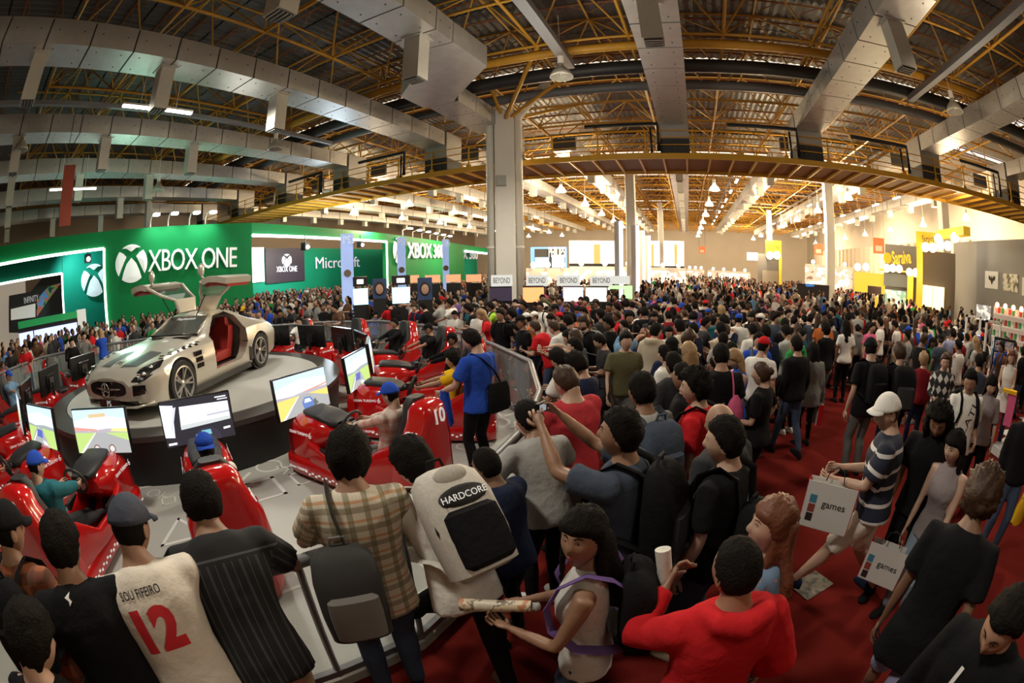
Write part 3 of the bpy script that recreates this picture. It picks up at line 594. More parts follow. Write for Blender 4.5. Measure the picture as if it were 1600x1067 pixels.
# grey tower with yellow box sign
YB = mat('booth_yellow', (.85, .50, .02), .5, emit=(1, .62, .05), estr=.35); DG = mat('booth_grey', (.16, .155, .15), .6, noise=.06, scale=.3)
t = thing('sign_tower', 'dark grey tower with yellow box sign and yellow edge in the far aisle', 'sign tower', (10.00, 51.03, 4.52))
board((8.43, 51.31, 4.72), (11.08, 50.80, 1.39), 2.0, DG, 'tower_body', t); board((9.17, 50.17, 6.20), (10.99, 49.80, 4.55), 1.0, YB, 'box_sign', t); board((10.70, 49.87, 4.53), (11.02, 49.80, 1.43), .5, YB, 'yellow_edge', t)
fixp(sign('Saraiva', (9.36, 50.03, 5.50), (10.69, 49.77, 5.57), .6, mat('ink_brown', (.12, .07, .02), .5), None, 'lettering', .06, .01), t)
fixp(sign('Saraiva', (9.32, 51.06, 2.14), (10.52, 50.82, 2.21), .5, YB, None, 'lettering', .06, .01), t); board((8.92, 51.03, 2.90), (10.81, 50.66, 1.45), .04, mat('panel_rim', (.3, .27, .22), .5), 'inset_panel', t)
for q in ((9.55, 49.49, 4.52), (10.35, 49.33, 4.57)): fixp(MB().sphere(q, .42, 10, 8).build('sign_lamp', [LIT], None, True), t)
board((7.70, 55.47, 4.97), (9.07, 55.26, 4.03), .2, SCR['white'], 'lit_panel').name = 'lit_sign'; tag(bpy.data.objects['lit_sign'], 'white glowing sign left of the grey tower', 'sign')
# hanging orange banners
for TL, BR, lb in (((11.57, 38.29, 5.40), (12.36, 38.04, 4.43), 'left, near the white column'), ((13.87, 29.94, 5.61), (14.67, 29.56, 4.55), 'right, left of the grey bookshop block'), ((1.74, 59.97, 5.64), (2.60, 59.94, 4.74), 'far away over the middle aisle')):
    a, b = Vector(TL), Vector(BR); t = thing('hanging_banner', 'orange hanging aisle banner, ' + lb, 'banner', (a.x, a.y, a.z)); board(a, b, .05, mat('banner_orange', (.62, .13, .04), .6, emit=(1, .25, .08), estr=.15), 'cloth', t)
    q, r_ = a.lerp(b, .2), a.lerp(b, .8); board((q.x, q.y, (a.z + b.z) / 2), (r_.x, r_.y, b.z + .15 * (a.z - b.z)), .02, mat('banner_pink', (.85, .45, .35), .6), 'printed_arrow', t, None, .03)
    fixp(MB().tube([(a.x, a.y, a.z), (a.x, a.y, 10)], .015, 4).tube([(b.x, b.y, a.z), (b.x, b.y, 10)], .015, 4).build('wire', [DARK]), t)
t = thing('hanging_banner', 'tall narrow red-orange hanging banner at the left, seen nearly edge-on', 'banner', (-16.83, 2.37, 7.49))
board((-16.84, 2.30, 7.42), (-16.77, 2.79, 5.31), .04, mat('banner_red', (.30, .06, .035), .6), 'cloth', t); q = Vector((-17.03, 2.40, 7.54)); fixp(MB().tube([q, (q.x, q.y, 10)], .012, 4).build('wire', [DARK]), t)
# ---------------------------------------------------------------- right side: bookshop and dark-grey stand
t = thing('grey_games_stand', 'large dark grey stand wall with three game posters at the right', 'exhibition stand', (19.4, 18, 0))
GW = mat('stand_wall_grey', (.23, .225, .215), .6, noise=.08, scale=.25)
fixp(MB().bb((19.4, 8.3, 0), (19.8, 26.5, 5.75)).build('wall_panel', [GW]), t); fixp(MB().bb((19.8, 26.1, 0), (26, 26.5, 5.75)).build('end_panel', [GW]), t)
def wallpic(TL, BR, m, nm='poster'):
    a, b = Vector(TL), Vector(BR); return fixp(MB().bb((19.36, min(a.y, b.y), min(a.z, b.z)), (19.4, max(a.y, b.y), max(a.z, b.z))).build(nm, [m]), t)
wallpic((19.35, 22.44, 4.04), (19.35, 20.95, 3.09), mat('poster_white', (.75, .74, .72), .5)); wallpic((19.35, 20.42, 3.97), (19.35, 18.86, 3.07), artmat('poster_soldier', [(.10, .09, .05), (.35, .32, .2), (.7, .68, .6), (.2, .15, .1)], 3, 0)); wallpic((19.35, 18.45, 3.86), (19.35, 16.70, 2.97), MATS['poster_white'])
q = Vector((19.30, 21.63, 3.60)); bat = [(-.62, .2), (-.42, .34), (-.2, .1), (-.08, .12), (-.05, .3), (.05, .3), (.08, .12), (.2, .1), (.42, .34), (.62, .2), (.5, -.1), (.3, -.08), (.12, -.3), (0, -.48), (-.12, -.3), (-.3, -.08), (-.5, -.1)]
bm_ = MB(); bm_.add([(q.x + .035, q.y - u * .62, q.z + v * .62) for u, v in bat] + [(q.x + .035, q.y, q.z)], [(i, (i + 1) % 17, 17) for i in range(17)]); fixp(bm_.build('printed_wings', [BLACK]), t)
# white rail shelves and glowing merchandise on the grey stand
sh = thing('merchandise_shelf', 'white-framed shelf with small products lit orange at the right edge', 'shelf', (10.51, 10.70, 2.10))
a, b = Vector((10.08, 11.10, 2.42)), Vector((11.00, 10.20, 1.66))
board(a, (b.x, b.y, .0), .5, mat('shelf_back', (.5, .42, .35), .6, emit=(1, .7, .5), estr=.3), 'back_panel', sh)
for k in range(4):
    z = a.z - .18 - .32 * k; p, r_ = Vector((a.x, a.y, z)), Vector((b.x, b.y, z)); board((p.x, p.y, z), (r_.x, r_.y, z - .03), .3, WHITE, 'shelf_board', sh, None, .3)
    for u in range(9): s_ = p.lerp(r_, (u + .5) / 9); d = -Vector((s_.x, s_.y, 0)).normalized(); fixp(MB().box((s_.x + d.x * .15, s_.y + d.y * .15, z + .09), (.08, .08, .16)).build('boxed_product', [[mat('prod_white', (.8, .78, .72), .5), mat('prod_red', (.5, .05, .03), .5), mat('prod_green', (.05, .35, .1), .5)][(u + k) % 3]]), sh)
for k in range(4): s_ = a.lerp(Vector((b.x, b.y, a.z)), .1 + .25 * k); d = -Vector((s_.x, s_.y, 0)).normalized(); fixp(MB().sphere((s_.x + d.x * .3, s_.y + d.y * .3, a.z + .05), .08, 8, 6).build('spot_bulb', [emis('red_glow', (1, .35, .15), 8)], None, True), sh)
t = thing('price_board', 'white lit panel board hanging on the grey stand wall', 'sign', (11.07, 12.90, 2.29)); board((10.85, 13.08, 2.35), (11.33, 12.67, 1.87), .08, artmat('price_print', [(.8, .78, .72), (.9, .9, .85), (.3, .3, .3), (.9, .88, .8)], 5, .6), 'panel', t)
for q0, lb in (((8.88, 10.82, 1.89), 'left'), ((8.77, 9.60, 2.04), 'right')):
    q = Vector(q0); t = thing('display_stand', 'slim white upright display frame standing in the crowd at the right, ' + lb + ' one', 'frame', (q.x, q.y, 0)); MB().bb((-.35, -.03, 0), (-.29, .03, 2.1)).build('upright', [WHITE], t); MB().bb((.29, -.03, 0), (.35, .03, 2.1)).build('upright', [WHITE], t); MB().bb((-.35, -.03, 2.04), (.35, .03, 2.1)).build('crossbar', [WHITE], t)
bk = thing('bookshop_stand', 'grey and yellow bookshop stand with yellow lettering and bright lamps', 'exhibition stand', (16, 28, 0))
board((15.62, 31.32, 5.40), (18.00, 30.02, 1.17), 3.0, DG, 'grey_block', bk); fixp(sign('Saraiva', (15.91, 30.61, 4.41), (17.28, 29.86, 4.63), .95, YB, None, 'lettering', .1, .02), bk)
fixp(MB().lathe([(.1, 0), (.38, 0), (.38, .05)], (0, 0, 0), 12, axis='Y').build('round_mark', [YB]), bk); bk.children[-1].location = Vector((15.48, 30.61, 4.37))
board((14.30, 29.74, 3.48), (16.89, 28.35, 3.56), 2.0, YB, 'fascia', bk); board((15.07, 30.48, 3.32), (16.92, 29.49, 2.45), .2, mat('shop_dim', (.12, .13, .13), .5), 'shop_wall', bk); board((14.97, 29.97, 2.19), (16.50, 29.16, 1.15), .4, artmat('shelf_goods', [(.6, .6, .5), (.9, .9, .85), (.2, .4, .3), (.8, .7, .3)], 2, .5), 'shelves', bk)
board((13.26, 32.39, 3.23), (15.65, 31.31, 1.80), 1.0, emis('lit_yellow', (1, .62, .03), 1.1), 'yellow_wall', bk); board((16.31, 28.69, 3.46), (16.73, 28.44, 1.44), .4, YB, 'yellow_post', bk)
board((12.67, 28.29, 2.35), (13.60, 27.86, 1.88), .1, mat('dark_panel', (.06, .03, .03), .5), 'dark_screen', bk); board((12.75, 27.16, 1.75), (12.96, 27.06, 0.94), .1, emis('lit_orange', (1, .45, .03), 1.3), 'orange_post', bk)
board((14.12, 23.60, 5.68), (14.48, 23.38, 0.84), .7, YB, 'tall_post', bk); board((14.07, 23.51, 5.67), (15.21, 22.79, 4.79), .6, YB, 'box_sign', bk, None, .02); fixp(sign('Saraiva', (14.31, 23.13, 5.22), (14.97, 22.71, 5.32), .42, MATS['ink_brown'], None, 'lettering', .1, .01), bk)
board((15.03, 22.43, 5.76), (14.70, 18.97, 5.33), .5, YB, 'canopy_arm', bk)
for q in ((14.16, 22.52, 4.77), (14.56, 22.26, 4.78), (14.65, 21.48, 4.90), (15.06, 21.20, 4.91), (14.55, 21.54, 5.22), (14.85, 20.11, 5.27), (14.40, 28.58, 3.59), (14.80, 28.37, 3.63), (15.24, 28.14, 3.63), (15.94, 27.75, 3.49), (14.84, 24.91, 3.42), (12.73, 30.45, 3.52), (13.33, 30.19, 3.57)): fixp(MB().sphere(q, .26, 10, 8).build('flood_lamp', [emis('lamp_warm', (1, .9, .6), 7)], None, True), bk)
board((14.94, 24.27, 4.72), (16.93, 22.92, 1.05), 1.5, mat('shop_brown', (.12, .09, .07), .6), 'brown_wall', bk); 
for a, b in (((14.76, 23.79, 2.77), (15.34, 23.43, 1.60)), ((15.36, 23.41, 2.77), (16.02, 22.97, 1.48))): board(a, b, .1, emis('doorway_glow', (1, .75, .35), 2.6), 'lit_doorway', bk)
lamp('POINT', (13.10, 21.29, 3.23), 260, (1, .8, .45), .4); lamp('POINT', (14.09, 26.49, 3.16), 400, (1, .85, .55), .4); aim(lamp('SPOT', (17, 24, 6.3), 220, (1, .95, .85), .2, angle=1.6, blend=1), (19.4, 22, 3.5))
t = thing('counter_screens', 'low black counter block with blue lettering standing in the crowd by the white column', 'counter', (8.61, 28.74, 1.90)); board((7.52, 29.04, 2.14), (9.71, 28.39, 1.18), .8, mat('counter_black', (.03, .028, .03), .5), 'block', t)
fixp(sign('PlayStation', (8.10, 28.78, 2.03), (8.66, 28.62, 2.07), .22, emis('letter_blue', (.1, .4, 1), 1.5), None, 'lettering', .05), t)
rs = MB()
for k in range(7): rs.bb((24 + k * .35, 22, 6.1), (24.06 + k * .35, 22.1, 8))
rs.bb((23.9, 22, 6.1), (26.3, 22.1, 6.2)).bb((23.9, 22, 7.9), (26.3, 22.1, 8)); rs.build('balcony_railing', [DARK], label='dark upright bars of an upper balcony at the far right wall', cat='railing')
# white platform of a stand at the right edge with tiled top
t = thing('white_platform', 'low white stand platform with tiles at the right edge', 'platform', (7.4, 6, 0))
P4 = [(6.46, 6.47), (6.60, 4.3), (10.5, 3.6), (10.5, 8.2)]
fixp(MB().prism(P4, 0.005, .12).build('base', [mat('platform_edge', (.55, .55, .52), .5)]), t)
for i in range(4):
    for j in range(5):
        x, y = 6.95 + i * .8, 4.5 + j * .78
        if 4.2 + i * .1 < y < 6.5 + i * .4: fixp(MB().bb((x - .38, y - .37, .12), (x + .38, y + .37, .135)).build('tile', [[mat('tile_white', (.72, .72, .70), .35), mat('tile_grey', (.3, .31, .31), .35)][(i + j) % 2]]), t)

# ================================================================ racing stand: platform, turntable, barrier, floor marks
OUT = [(-2.9, -1.5), (-2.25, -.2), (-2.06, .62), (-1.78, 1.2), (-1.5, 1.85), (-1.4, 2.8), (-1.42, 3.8), (-1.7, 5.0), (-2.4, 6.6), (-3.6, 7.85), (-5.0, 9.1), (-6.6, 10.0), (-8.6, 10.6), (-10.4, 10.0), (-12.2, 8.6), (-14.2, 6.4), (-16.2, 3.2), (-16.4, 1.2), (-14.4, -.9), (-11, -3.2), (-7, -3.8), (-4.2, -3.0)]
st = thing('racing_stand_floor', 'grey stand floor with white button symbols around the turntable', 'stand floor', (-8.3, 3.8, 0))
fixp(MB().prism(OUT, .004, .15).build('deck', [GREYF]), st)
trm = mat('aluminium', (.62, .63, .62), .35, .7)
fixp(MB().tube([(x, y, .13) for x, y in OUT], .03, 4, closed=True).build('edge_trim', [trm]), st)
WM = mat('floor_print', (.66, .66, .62), .5)
def glyph(kind, x, y, s, rz, par=st):
    mb = MB(); t = s * .085
    if kind == 'o': mb.prism([(cos(a) * s / 2, sin(a) * s / 2) for a in np.linspace(0, 2 * pi, 28)] + [(cos(a) * (s / 2 - t), sin(a) * (s / 2 - t)) for a in np.linspace(2 * pi, 0, 28)], .151, .154)
    elif kind == 'x':
        for a in (45, -45): mb.box((0, 0, .1525), (s * 1.1, t, .003), (0, 0, radians(a)))
    else:
        n = 4 if kind == 's' else 3; r = s * .62; P = [(r * cos(2 * pi * k / n + pi / n), r * sin(2 * pi * k / n + pi / n)) for k in range(n)]
        for k in range(n): a, b = Vector(P[k]), Vector(P[(k + 1) % n]); m = (a + b) / 2; mb.box((m.x, m.y, .1525), ((b - a).length + t, t, .003), (0, 0, math.atan2(b.y - a.y, b.x - a.x)))
    o = fixp(mb.build({'o': 'printed_circle', 'x': 'printed_cross', 's': 'printed_square', 't': 'printed_triangle'}[kind], [WM]), par); o.location = (x - 0, y, 0); o.rotation_euler = (0, 0, rz)
for kind, p, s in (('o', (-5.08, 3.37), .42), ('x', (-4.76, 3.51), .42), ('s', (-4.35, 3.46), .42), ('x', (-4.99, 2.74), .62), ('s', (-4.57, 2.80), .62), ('o', (-5.75, 1.66), .22), ('x', (-5.58, 1.71), .22), ('s', (-5.37, 1.74), .22),
                   ('o', (-2.99, 6.45), .55), ('x', (-2.57, 6.37), .5), ('t', (-3.01, 6.98), .4), ('o', (-3.31, 7.48), .24), ('x', (-3.09, 7.48), .24), ('t', (-3.65, 8.22), .3), ('t', (-4.49, 1.49), .55), ('t', (-3.33, 5.30), .3), ('o', (-2.95, 5.36), .3),
                   ('x', (-9.77, 0.74), .4), ('o', (-8.45, 0.64), .4), ('t', (-6.24, 1.57), .5), ('x', (-2.67, 3.17), .5), ('s', (-1.98, 2.42), .5), ('o', (-13.18, 10.19), .3), ('t', (-3.27, 8.45), .3), ('x', (-4.65, 9.13), .3), ('s', (-3.00, 1.71), .5), ('o', (-3.33, 3.36), .5)):
    glyph(kind, p[0], p[1], s, radians(-20))
# glass barrier with grey rails
ba = thing('glass_barrier', 'curved glass barrier with grey handrail around the racing stand', 'barrier', (-8.3, 3.8, .15))
GLS = mat('barrier_glass', (.72, .82, .80), .08, alpha=.24); RAILM = mat('rail_grey', (.17, .175, .18), .45, .3)
pathp = [Vector((x, y, 0)) for x, y in OUT]; ring = pathp + [pathp[0]]
for a, b in zip(ring[:-1], ring[1:]):
    L = (b - a).length; n_ = max(1, round(L / 1.4))
    for k in range(n_):
        p, q = a.lerp(b, k / n_), a.lerp(b, (k + 1) / n_); d = (q - p).normalized(); nn = Vector((-d.y, d.x, 0)) * .012
        pts = [p + d * .02, q - d * .02]
        mb = MB(); mb.add([pts[0] + Vector((0, 0, .2)), pts[1] + Vector((0, 0, .2)), pts[1] + Vector((0, 0, 1.15)), pts[0] + Vector((0, 0, 1.15))], [(0, 1, 2, 3)])
        fixp(mb.build('glass_pane', [GLS]), ba)
        fixp(MB().tube([(p.x, p.y, .15), (p.x, p.y, 1.2)], .024, 6).build('post', [RAILM]), ba)
    fixp(MB().box((a + b) / 2 + Vector((0, 0, .19)), (L + .02, .05, .06), (0, 0, math.atan2((b - a).y, (b - a).x))).build('bottom_rail', [RAILM]), ba)
fixp(MB().tube([(x, y, 1.2) for x, y in OUT], .042, 8, closed=True).build('handrail', [RAILM], None, True), ba)
# turntable
C0 = Vector((-8.33, 3.8, .15))
tt = thing('turntable', 'round black turntable with light grey top under the silver car', 'turntable', C0)
MB().lathe([(3.12, 0), (3.2, .62), (3.2, .70)], n=96).build('skirt', [mat('skirt_black', (.006, .006, .007), .5)], tt, 'auto')
MB().lathe([(3.21, .66), (3.21, .735), (2.82, .74), (2.82, .70)], n=96).build('dark_rim', [mat('rim_dark', (.055, .052, .05), .35)], tt, 'auto')
MB().lathe([(2.8, .69), (2.8, .745)], n=96).build('top_disc', [mat('disc_grey', (.50, .50, .47), .4, noise=.05, scale=1)], tt, 'auto')
# ================================================================ the silver gullwing car
def catmull(tab, n):
    T = np.array(tab, float); y = T[:, 0]; out = []
    for q in np.linspace(y[0], y[-1], n):
        i = min(max(int(np.searchsorted(-y, -q)) - 1, 0), len(y) - 2); t = (q - y[i]) / (y[i + 1] - y[i])
        p0, p1, p2, p3 = T[max(i - 1, 0)], T[i], T[i + 1], T[min(i + 2, len(y) - 1)]
        v = p1 * (2 * t ** 3 - 3 * t ** 2 + 1) + p2 * (-2 * t ** 3 + 3 * t ** 2) + (p2 - p0) / 2 * (t ** 3 - 2 * t ** 2 + t) + (p3 - p1) / 2 * (t ** 3 - t ** 2); v[0] = q; out.append(v)
    return out
#        y     zb   wm   zm   wsh  zsh  wr   zr
ST = [(2.32, .30, .60, .42, .54, .55, .30, .60), (2.22, .22, .78, .46, .70, .60, .42, .655), (2.0, .16, .91, .50, .82, .68, .50, .72), (1.7, .14, .95, .52, .87, .76, .50, .765), (1.4, .14, .97, .53, .89, .805, .50, .80), (.9, .14, .94, .53, .86, .82, .52, .865), (.46, .14, .93, .53, .85, .84, .58, .91),
      (.16, .14, .93, .53, .85, .865, .60, 1.06), (-.14, .14, .93, .53, .855, .88, .56, 1.19), (-.52, .14, .94, .53, .87, .89, .52, 1.24), (-.88, .14, .96, .55, .90, .905, .50, 1.20), (-1.2, .15, .985, .56, .93, .92, .50, 1.09), (-1.7, .17, .96, .56, .89, .88, .50, .94), (-2.1, .22, .88, .56, .80, .80, .50, .84), (-2.32, .32, .74, .55, .68, .70, .42, .76)]
def section(v):
    y, zb, wm, zm, wsh, zsh, wr, zr = v
    h = [(0, zb), (wm * .8, zb), (wm * .95, zb + .05), (wm, zm), (wm * .995, zm + .1), (wsh + .02, zsh - .05), (wsh - .06, zsh + .005), (wsh * .5 + wr * .5, zsh * .55 + zr * .45 if zr > zsh + .1 else (zsh + zr) / 2 + .01), (wr, zr - .015), (wr * .5, zr + .012), (0, zr + .018)]
    # smooth the outline once between neighbours
    pts = h + [(-x, z) for x, z in h[-2:0:-1]]
    return [Vector((x, y, z)) for x, z in pts]
SILVER = mat('silver_paint', (.60, .57, .49), .3, .45, coat=.5); BLK = mat('gloss_black', (.01, .01, .01), .2); CHR = mat('chrome', (.75, .75, .74), .12, 1); RUB = mat('tyre_rubber', (.012, .012, .012), .7)
REDL = mat('red_leather', (.30, .015, .012), .5, noise=.1, scale=6); GLC = mat('windscreen_glass', (.05, .07, .065), .05, alpha=.6)
car = thing('sports_car', 'silver two-seat sports car with both gullwing doors open on the turntable', 'car', (-8.15, 3.85, .897), radians(206)); car.scale = (1.05, 1.05, 1.05)
DY = -.16
body_me = MB().rings([section(v) for v in catmull(ST, 72)]).mesh('body', [SILVER], 'auto')
body = link('body', body_me, car)
cut = MB()
for y in (1.42, -1.26):
    for s_ in (-1, 1): cut.lathe([(.385, s_ * .62), (.385, s_ * 1.2)], (0, y, .345), 40, axis='X')
# shift so lathe 'X' axis maps (z, x, y): ring offset in y and z
inner = MB().rings([[Vector((x * .93, y, z)) for x, z in ((-w, .30), (w, .30), (w, .86), (r, zt), (-r, zt), (-w, .86))] for y, w, r, zt in ((.55, .80, .55, .90), (.25, .82, .56, 1.02), (0, .83, .53, 1.14), (-.45, .83, .48, 1.18), (-.85, .82, .44, 1.12))])
door = MB().prism([(.52, .33), (.56, .60), (.50, .86), (.02, 1.17), (-.42, 1.205), (-.66, 1.10), (-.60, .62), (-.48, .42), (-.34, .33)], -1.3, 1.3, axes='yz')
wind = MB().prism([(.56, .915), (.05, 1.165), (-.1, 1.3), (.9, 1.3), (.9, .93)], -.49, .49, axes='yz')
def boolean(o, mb, op='DIFFERENCE', dy=0):
    c_ = mb.build('cutter', [BLK]); c_.parent = o.parent; c_.location.y = dy
    m = o.modifiers.new('b', 'BOOLEAN'); m.object = c_; m.solver = 'EXACT'; m.operation = op
    bpy.context.view_layer.update(); dg = bpy.context.evaluated_depsgraph_get(); me = bpy.data.meshes.new_from_object(o.evaluated_get(dg), depsgraph=dg)
    o.modifiers.clear(); o.data = me; bpy.data.objects.remove(c_)
inner2 = inner
for c_, d_ in ((cut, 0), (inner2, DY), (door, DY), (wind, DY)): boolean(body, c_, dy=d_)
body.data.set_sharp_from_angle(angle=radians(35)); CBV = BVHTree.FromPolygons([v.co.copy() for v in body.data.vertices], [tuple(p.vertices) for p in body.data.polygons])
link('floor_pan', MB().bb((-.78, -.85, .25), (.78, .55, .31)).mesh('floor_pan', [mat('cabin_dark', (.03, .012, .012), .7)]), car)
link('dashboard', MB().bb((-.72, .36, .5), (.72, .56, .86)).mesh('dashboard', [MATS['cabin_dark']]), car)
# windscreen and rear side glass
ws = MB(); W0 = [(-.60, .60, .925), (.60, .60, .925), (.50, .02, 1.185), (-.50, .02, 1.185)]; ws.add(W0, [(0, 1, 2, 3)]); ws.build('windscreen', [GLC], car)
fr_ = MB().tube([W0[0], W0[3]], .028, 6).tube([W0[1], W0[2]], .028, 6).tube([W0[3], W0[2]], .03, 6).tube([W0[0], W0[1]], .02, 6, mi=1); fr_.build('windscreen_frame', [SILVER, BLK], car, True)
letters('PlayStation', frame_mat((.02, .12, 1.152), (-1, 0, 0), (0, .42, .9)), .11, SIGNW, car, ext=.001)
for s_ in (-1, 1):
    se = MB(); se.rings([[Vector((s_ * .38 + a * w, y, z)) for a, y, z in ((-1, y0, z0), (1, y0, z0), (1, y1, z0), (-1, y1, z0))] for w, y0, y1, z0 in ((.24, .10, -.42, .36), (.25, .12, -.44, .46), (.24, .05, -.42, .52))])
    se.rings([[Vector((s_ * .38 + a * w, y, z)) for a, y in ((-1, y0), (1, y0), (1, y1), (-1, y1))] for w, y0, y1, z in ((.23, -.28, -.48, .42), (.25, -.36, -.56, .7), (.23, -.44, -.62, .92), (.13, -.48, -.60, .96), (.12, -.5, -.62, 1.08))])
    se.build('seat', [REDL], car, 'auto')
MB().tube([(.38 + .17 * cos(a), .30 - .03 * sin(a), .74 + .17 * sin(a)) for a in np.linspace(0, 2 * pi, 20)[:-1]], .016, 6, closed=True).build('steering_wheel', [BLK], car, True)
# wheels
def wheel():
    tyre = MB().lathe([(.24, -.12), (.33, -.13), (.345, -.09), (.345, .09), (.33, .13), (.24, .12)], n=36, axis='X', closed=True).mesh('tyre', [RUB], 'auto')
    rim = MB().lathe([(.245, .10), (.262, .125), (.24, .128), (.232, .10), (.232, .04), (.24, .03)], n=36, axis='X', closed=True)
    for k in range(5):
        a = 2 * pi * k / 5
        for da in (-.17, .17):
            p0 = (.085, .05 * cos(a), .05 * sin(a)); p1 = (.105, .235 * cos(a + da), .235 * sin(a + da)); rim.tube([p0, p1], [.026, .018], 6)
    rim.lathe([(.0, .07), (.055, .07), (.06, .10), (.03, .115), (0, .115)], n=16, axis='X')
    disc = MB().lathe([(.17, .0), (.17, .02)], n=24, axis='X').mesh('brake_disc', [mat('disc_steel', (.25, .25, .25), .3, .8)])
    return tyre, rim.mesh('rim', [mat('rim_silver', (.45, .44, .42), .3, .8)], 'auto'), disc
tyre, rim, bdisc = wheel()
for s_ in (-1, 1):
    for y in (1.42, -1.26):
        w = link('wheel', tyre, car, (s_ * .83, y, .345), (0, 0, 0 if s_ > 0 else pi)); link('rim', rim, w); link('brake_disc', bdisc, w)
        MB().lathe([(.38, -.22), (.38, .05)], n=30, axis='X').build('arch_liner', [BLK], car, loc=(s_ * .70, y, .345))
# nose: grille, star, intakes, lights
def yfront(x, z): return 0
gp = [(.47 * cos(a), .465 + .115 * (abs(sin(a)) ** .6) * (1 if sin(a) > 0 else -1)) for a in np.linspace(0, 2 * pi, 33)[:-1]]; gp = [(x * 1, z) for x, z in gp]
MB().tube([(x * 1.03, 2.335 - abs(x) * .12, z) for x, z in gp], .014, 6, closed=True).build('grille_ring', [CHR], car, True)
MB().tube([(-.47, 2.285, .465), (-.1, 2.345, .465), (.1, 2.345, .465), (.47, 2.285, .465)], .018, 6).build('grille_bar', [CHR], car, True)
sm_ = MB().tube([(.095 * cos(a), 2.375, .46 + .095 * sin(a)) for a in np.linspace(0, 2 * pi, 25)[:-1]], .010, 6, closed=True)
for a in (90, 210, 330): sm_.tube([(0, 2.38, .46), (.09 * cos(radians(a)), 2.375, .46 + .09 * sin(radians(a)))], [.02, .006], 4)
sm_.build('star_badge', [CHR], car, True)
def patch(poly, o_fn, d, m, nm, off=.004, cut=.03):
    """flat-cut panel laid onto the body skin"""
    bm = bmesh.new(); bm.faces.new([bm.verts.new((p[0], p[1], 0)) for p in poly])
    for ax in (0, 1):
        lo, hi = min(p[ax] for p in poly), max(p[ax] for p in poly); k = int((hi - lo) / cut)
        for i in range(1, k):
            c_ = [0, 0, 0]; c_[ax] = lo + (hi - lo) * i / k; n_ = [0, 0, 0]; n_[ax] = 1; bmesh.ops.bisect_plane(bm, geom=bm.verts[:] + bm.edges[:] + bm.faces[:], plane_co=c_, plane_no=n_)
    d = Vector(d).normalized()
    for v in bm.verts:
        h_ = CBV.ray_cast(Vector(o_fn(v.co.x, v.co.y)), d); v.co = (h_[0] - d * off) if h_[0] is not None else Vector(o_fn(v.co.x, v.co.y)) + d * .8
    me = bpy.data.meshes.new(nm); bm.to_mesh(me); bm.free(); me.materials.append(m); return link(nm, me, car)
FR = lambda a, b: (a, 3, b)
patch(gp, FR, (0, -1, 0), BLK, 'grille'); patch([(-.60, .215), (.60, .215), (.66, .30), (-.66, .30)], FR, (0, -1, 0), BLK, 'lower_intake')
STG = mat('stripe_grey', (.055, .055, .06), .35)
for s_ in (-1, 1):
    patch([(s_ * .60, .37), (s_ * .80, .39), (s_ * .80, .51), (s_ * .62, .52)][::s_], FR, (0, -1, 0), BLK, 'side_intake')
    patch([(s_ * .60, 2.16), (s_ * .78, 2.10), (s_ * .86, 1.86), (s_ * .83, 1.70), (s_ * .72, 1.84), (s_ * .60, 2.05)][::s_], lambda a, b: (a, b, 2), (0, 0, -1), BLK, 'headlight')
    patch([(s_ * .56, .56), (s_ * .76, .54), (s_ * .84, .62), (s_ * .62, .64)][::s_], FR, (0, -1, 0), BLK, 'headlight_lower')
    patch([(s_ * .14, 2.08), (s_ * .46, 2.0), (s_ * .48, 1.35), (s_ * .20, 1.35)][::s_], lambda a, b: (a, b, 2), (0, 0, -1), STG, 'hood_stripe')
MB().tube([(-.84, 2.08, .25), (-.6, 2.25, .21), (0, 2.31, .20), (.6, 2.25, .21), (.84, 2.08, .25)], .045, 8, flat=.45).build('front_lip', [SILVER], car, True)
MB().bb((-.26, 2.28, .20), (.26, 2.345, .31)).build('number_plate', [BLK], car); letters('PS', frame_mat((0, 2.352, .255), (-1, 0, 0), (0, 1, 0)), .12, SIGNW, car, ext=.001)
for s_ in (-1, 1):
    MB().sphere((s_ * .715, 2.12, .635), (.055, .05, .035), 12, 8).build('headlight_lens', [CHR], car, True); MB().sphere((s_ * .765, 1.97, .705), (.035, .05, .02), 10, 6).build('headlight_lens', [CHR], car, True)
    for k in range(3): MB().box((s_ * .93, .93 - k * .015, .70 - k * .095), (.05, .19, .07), (0, 0, 0)).build('side_vent', [BLK], car)
    MB().box((s_ * .915, .2, .17), (.07, 2.0, .10)).build('sill', [mat('sill_dark', (.04, .04, .04), .4)], car)
    for k, y in enumerate((1.70, 1.52, 1.34, 1.16, .98, .80)):
        for j in (0, 1):
            o_ = Vector((s_ * 1.3, y - .09 * j, 1.2 + .06 * j)); hit = CBV.ray_cast(o_, Vector((-s_, 0, -.80)).normalized())
            if hit[0] is not None: q = hit[1].to_track_quat('Z', 'Y').to_matrix(); MB().box(hit[0], (.11 if False else .085, .05, .006), q).build('checker_square', [BLK], car)
    MB().box((s_ * .89, -.86, .44), (.12, .14, .40), (radians(-12), 0, 0)).build('dark_flank', [mat('flank_dark', (.05, .045, .045), .3)], car)
letters('PS', frame_mat((0, 1.95, .752), (-1, 0, 0), (0, .25, 1)), .16, BLK, car, ext=.002)
MB().bb((-.55, -2.345, .55), (.55, -2.3, .66)).build('tail_light', [REDL], car); MB().bb((-.5, .66, .902), (-.15, .80, .912)).build('hood_vent', [BLK], car); MB().bb((.15, .66, .902), (.5, .80, .912)).build('hood_vent', [BLK], car)
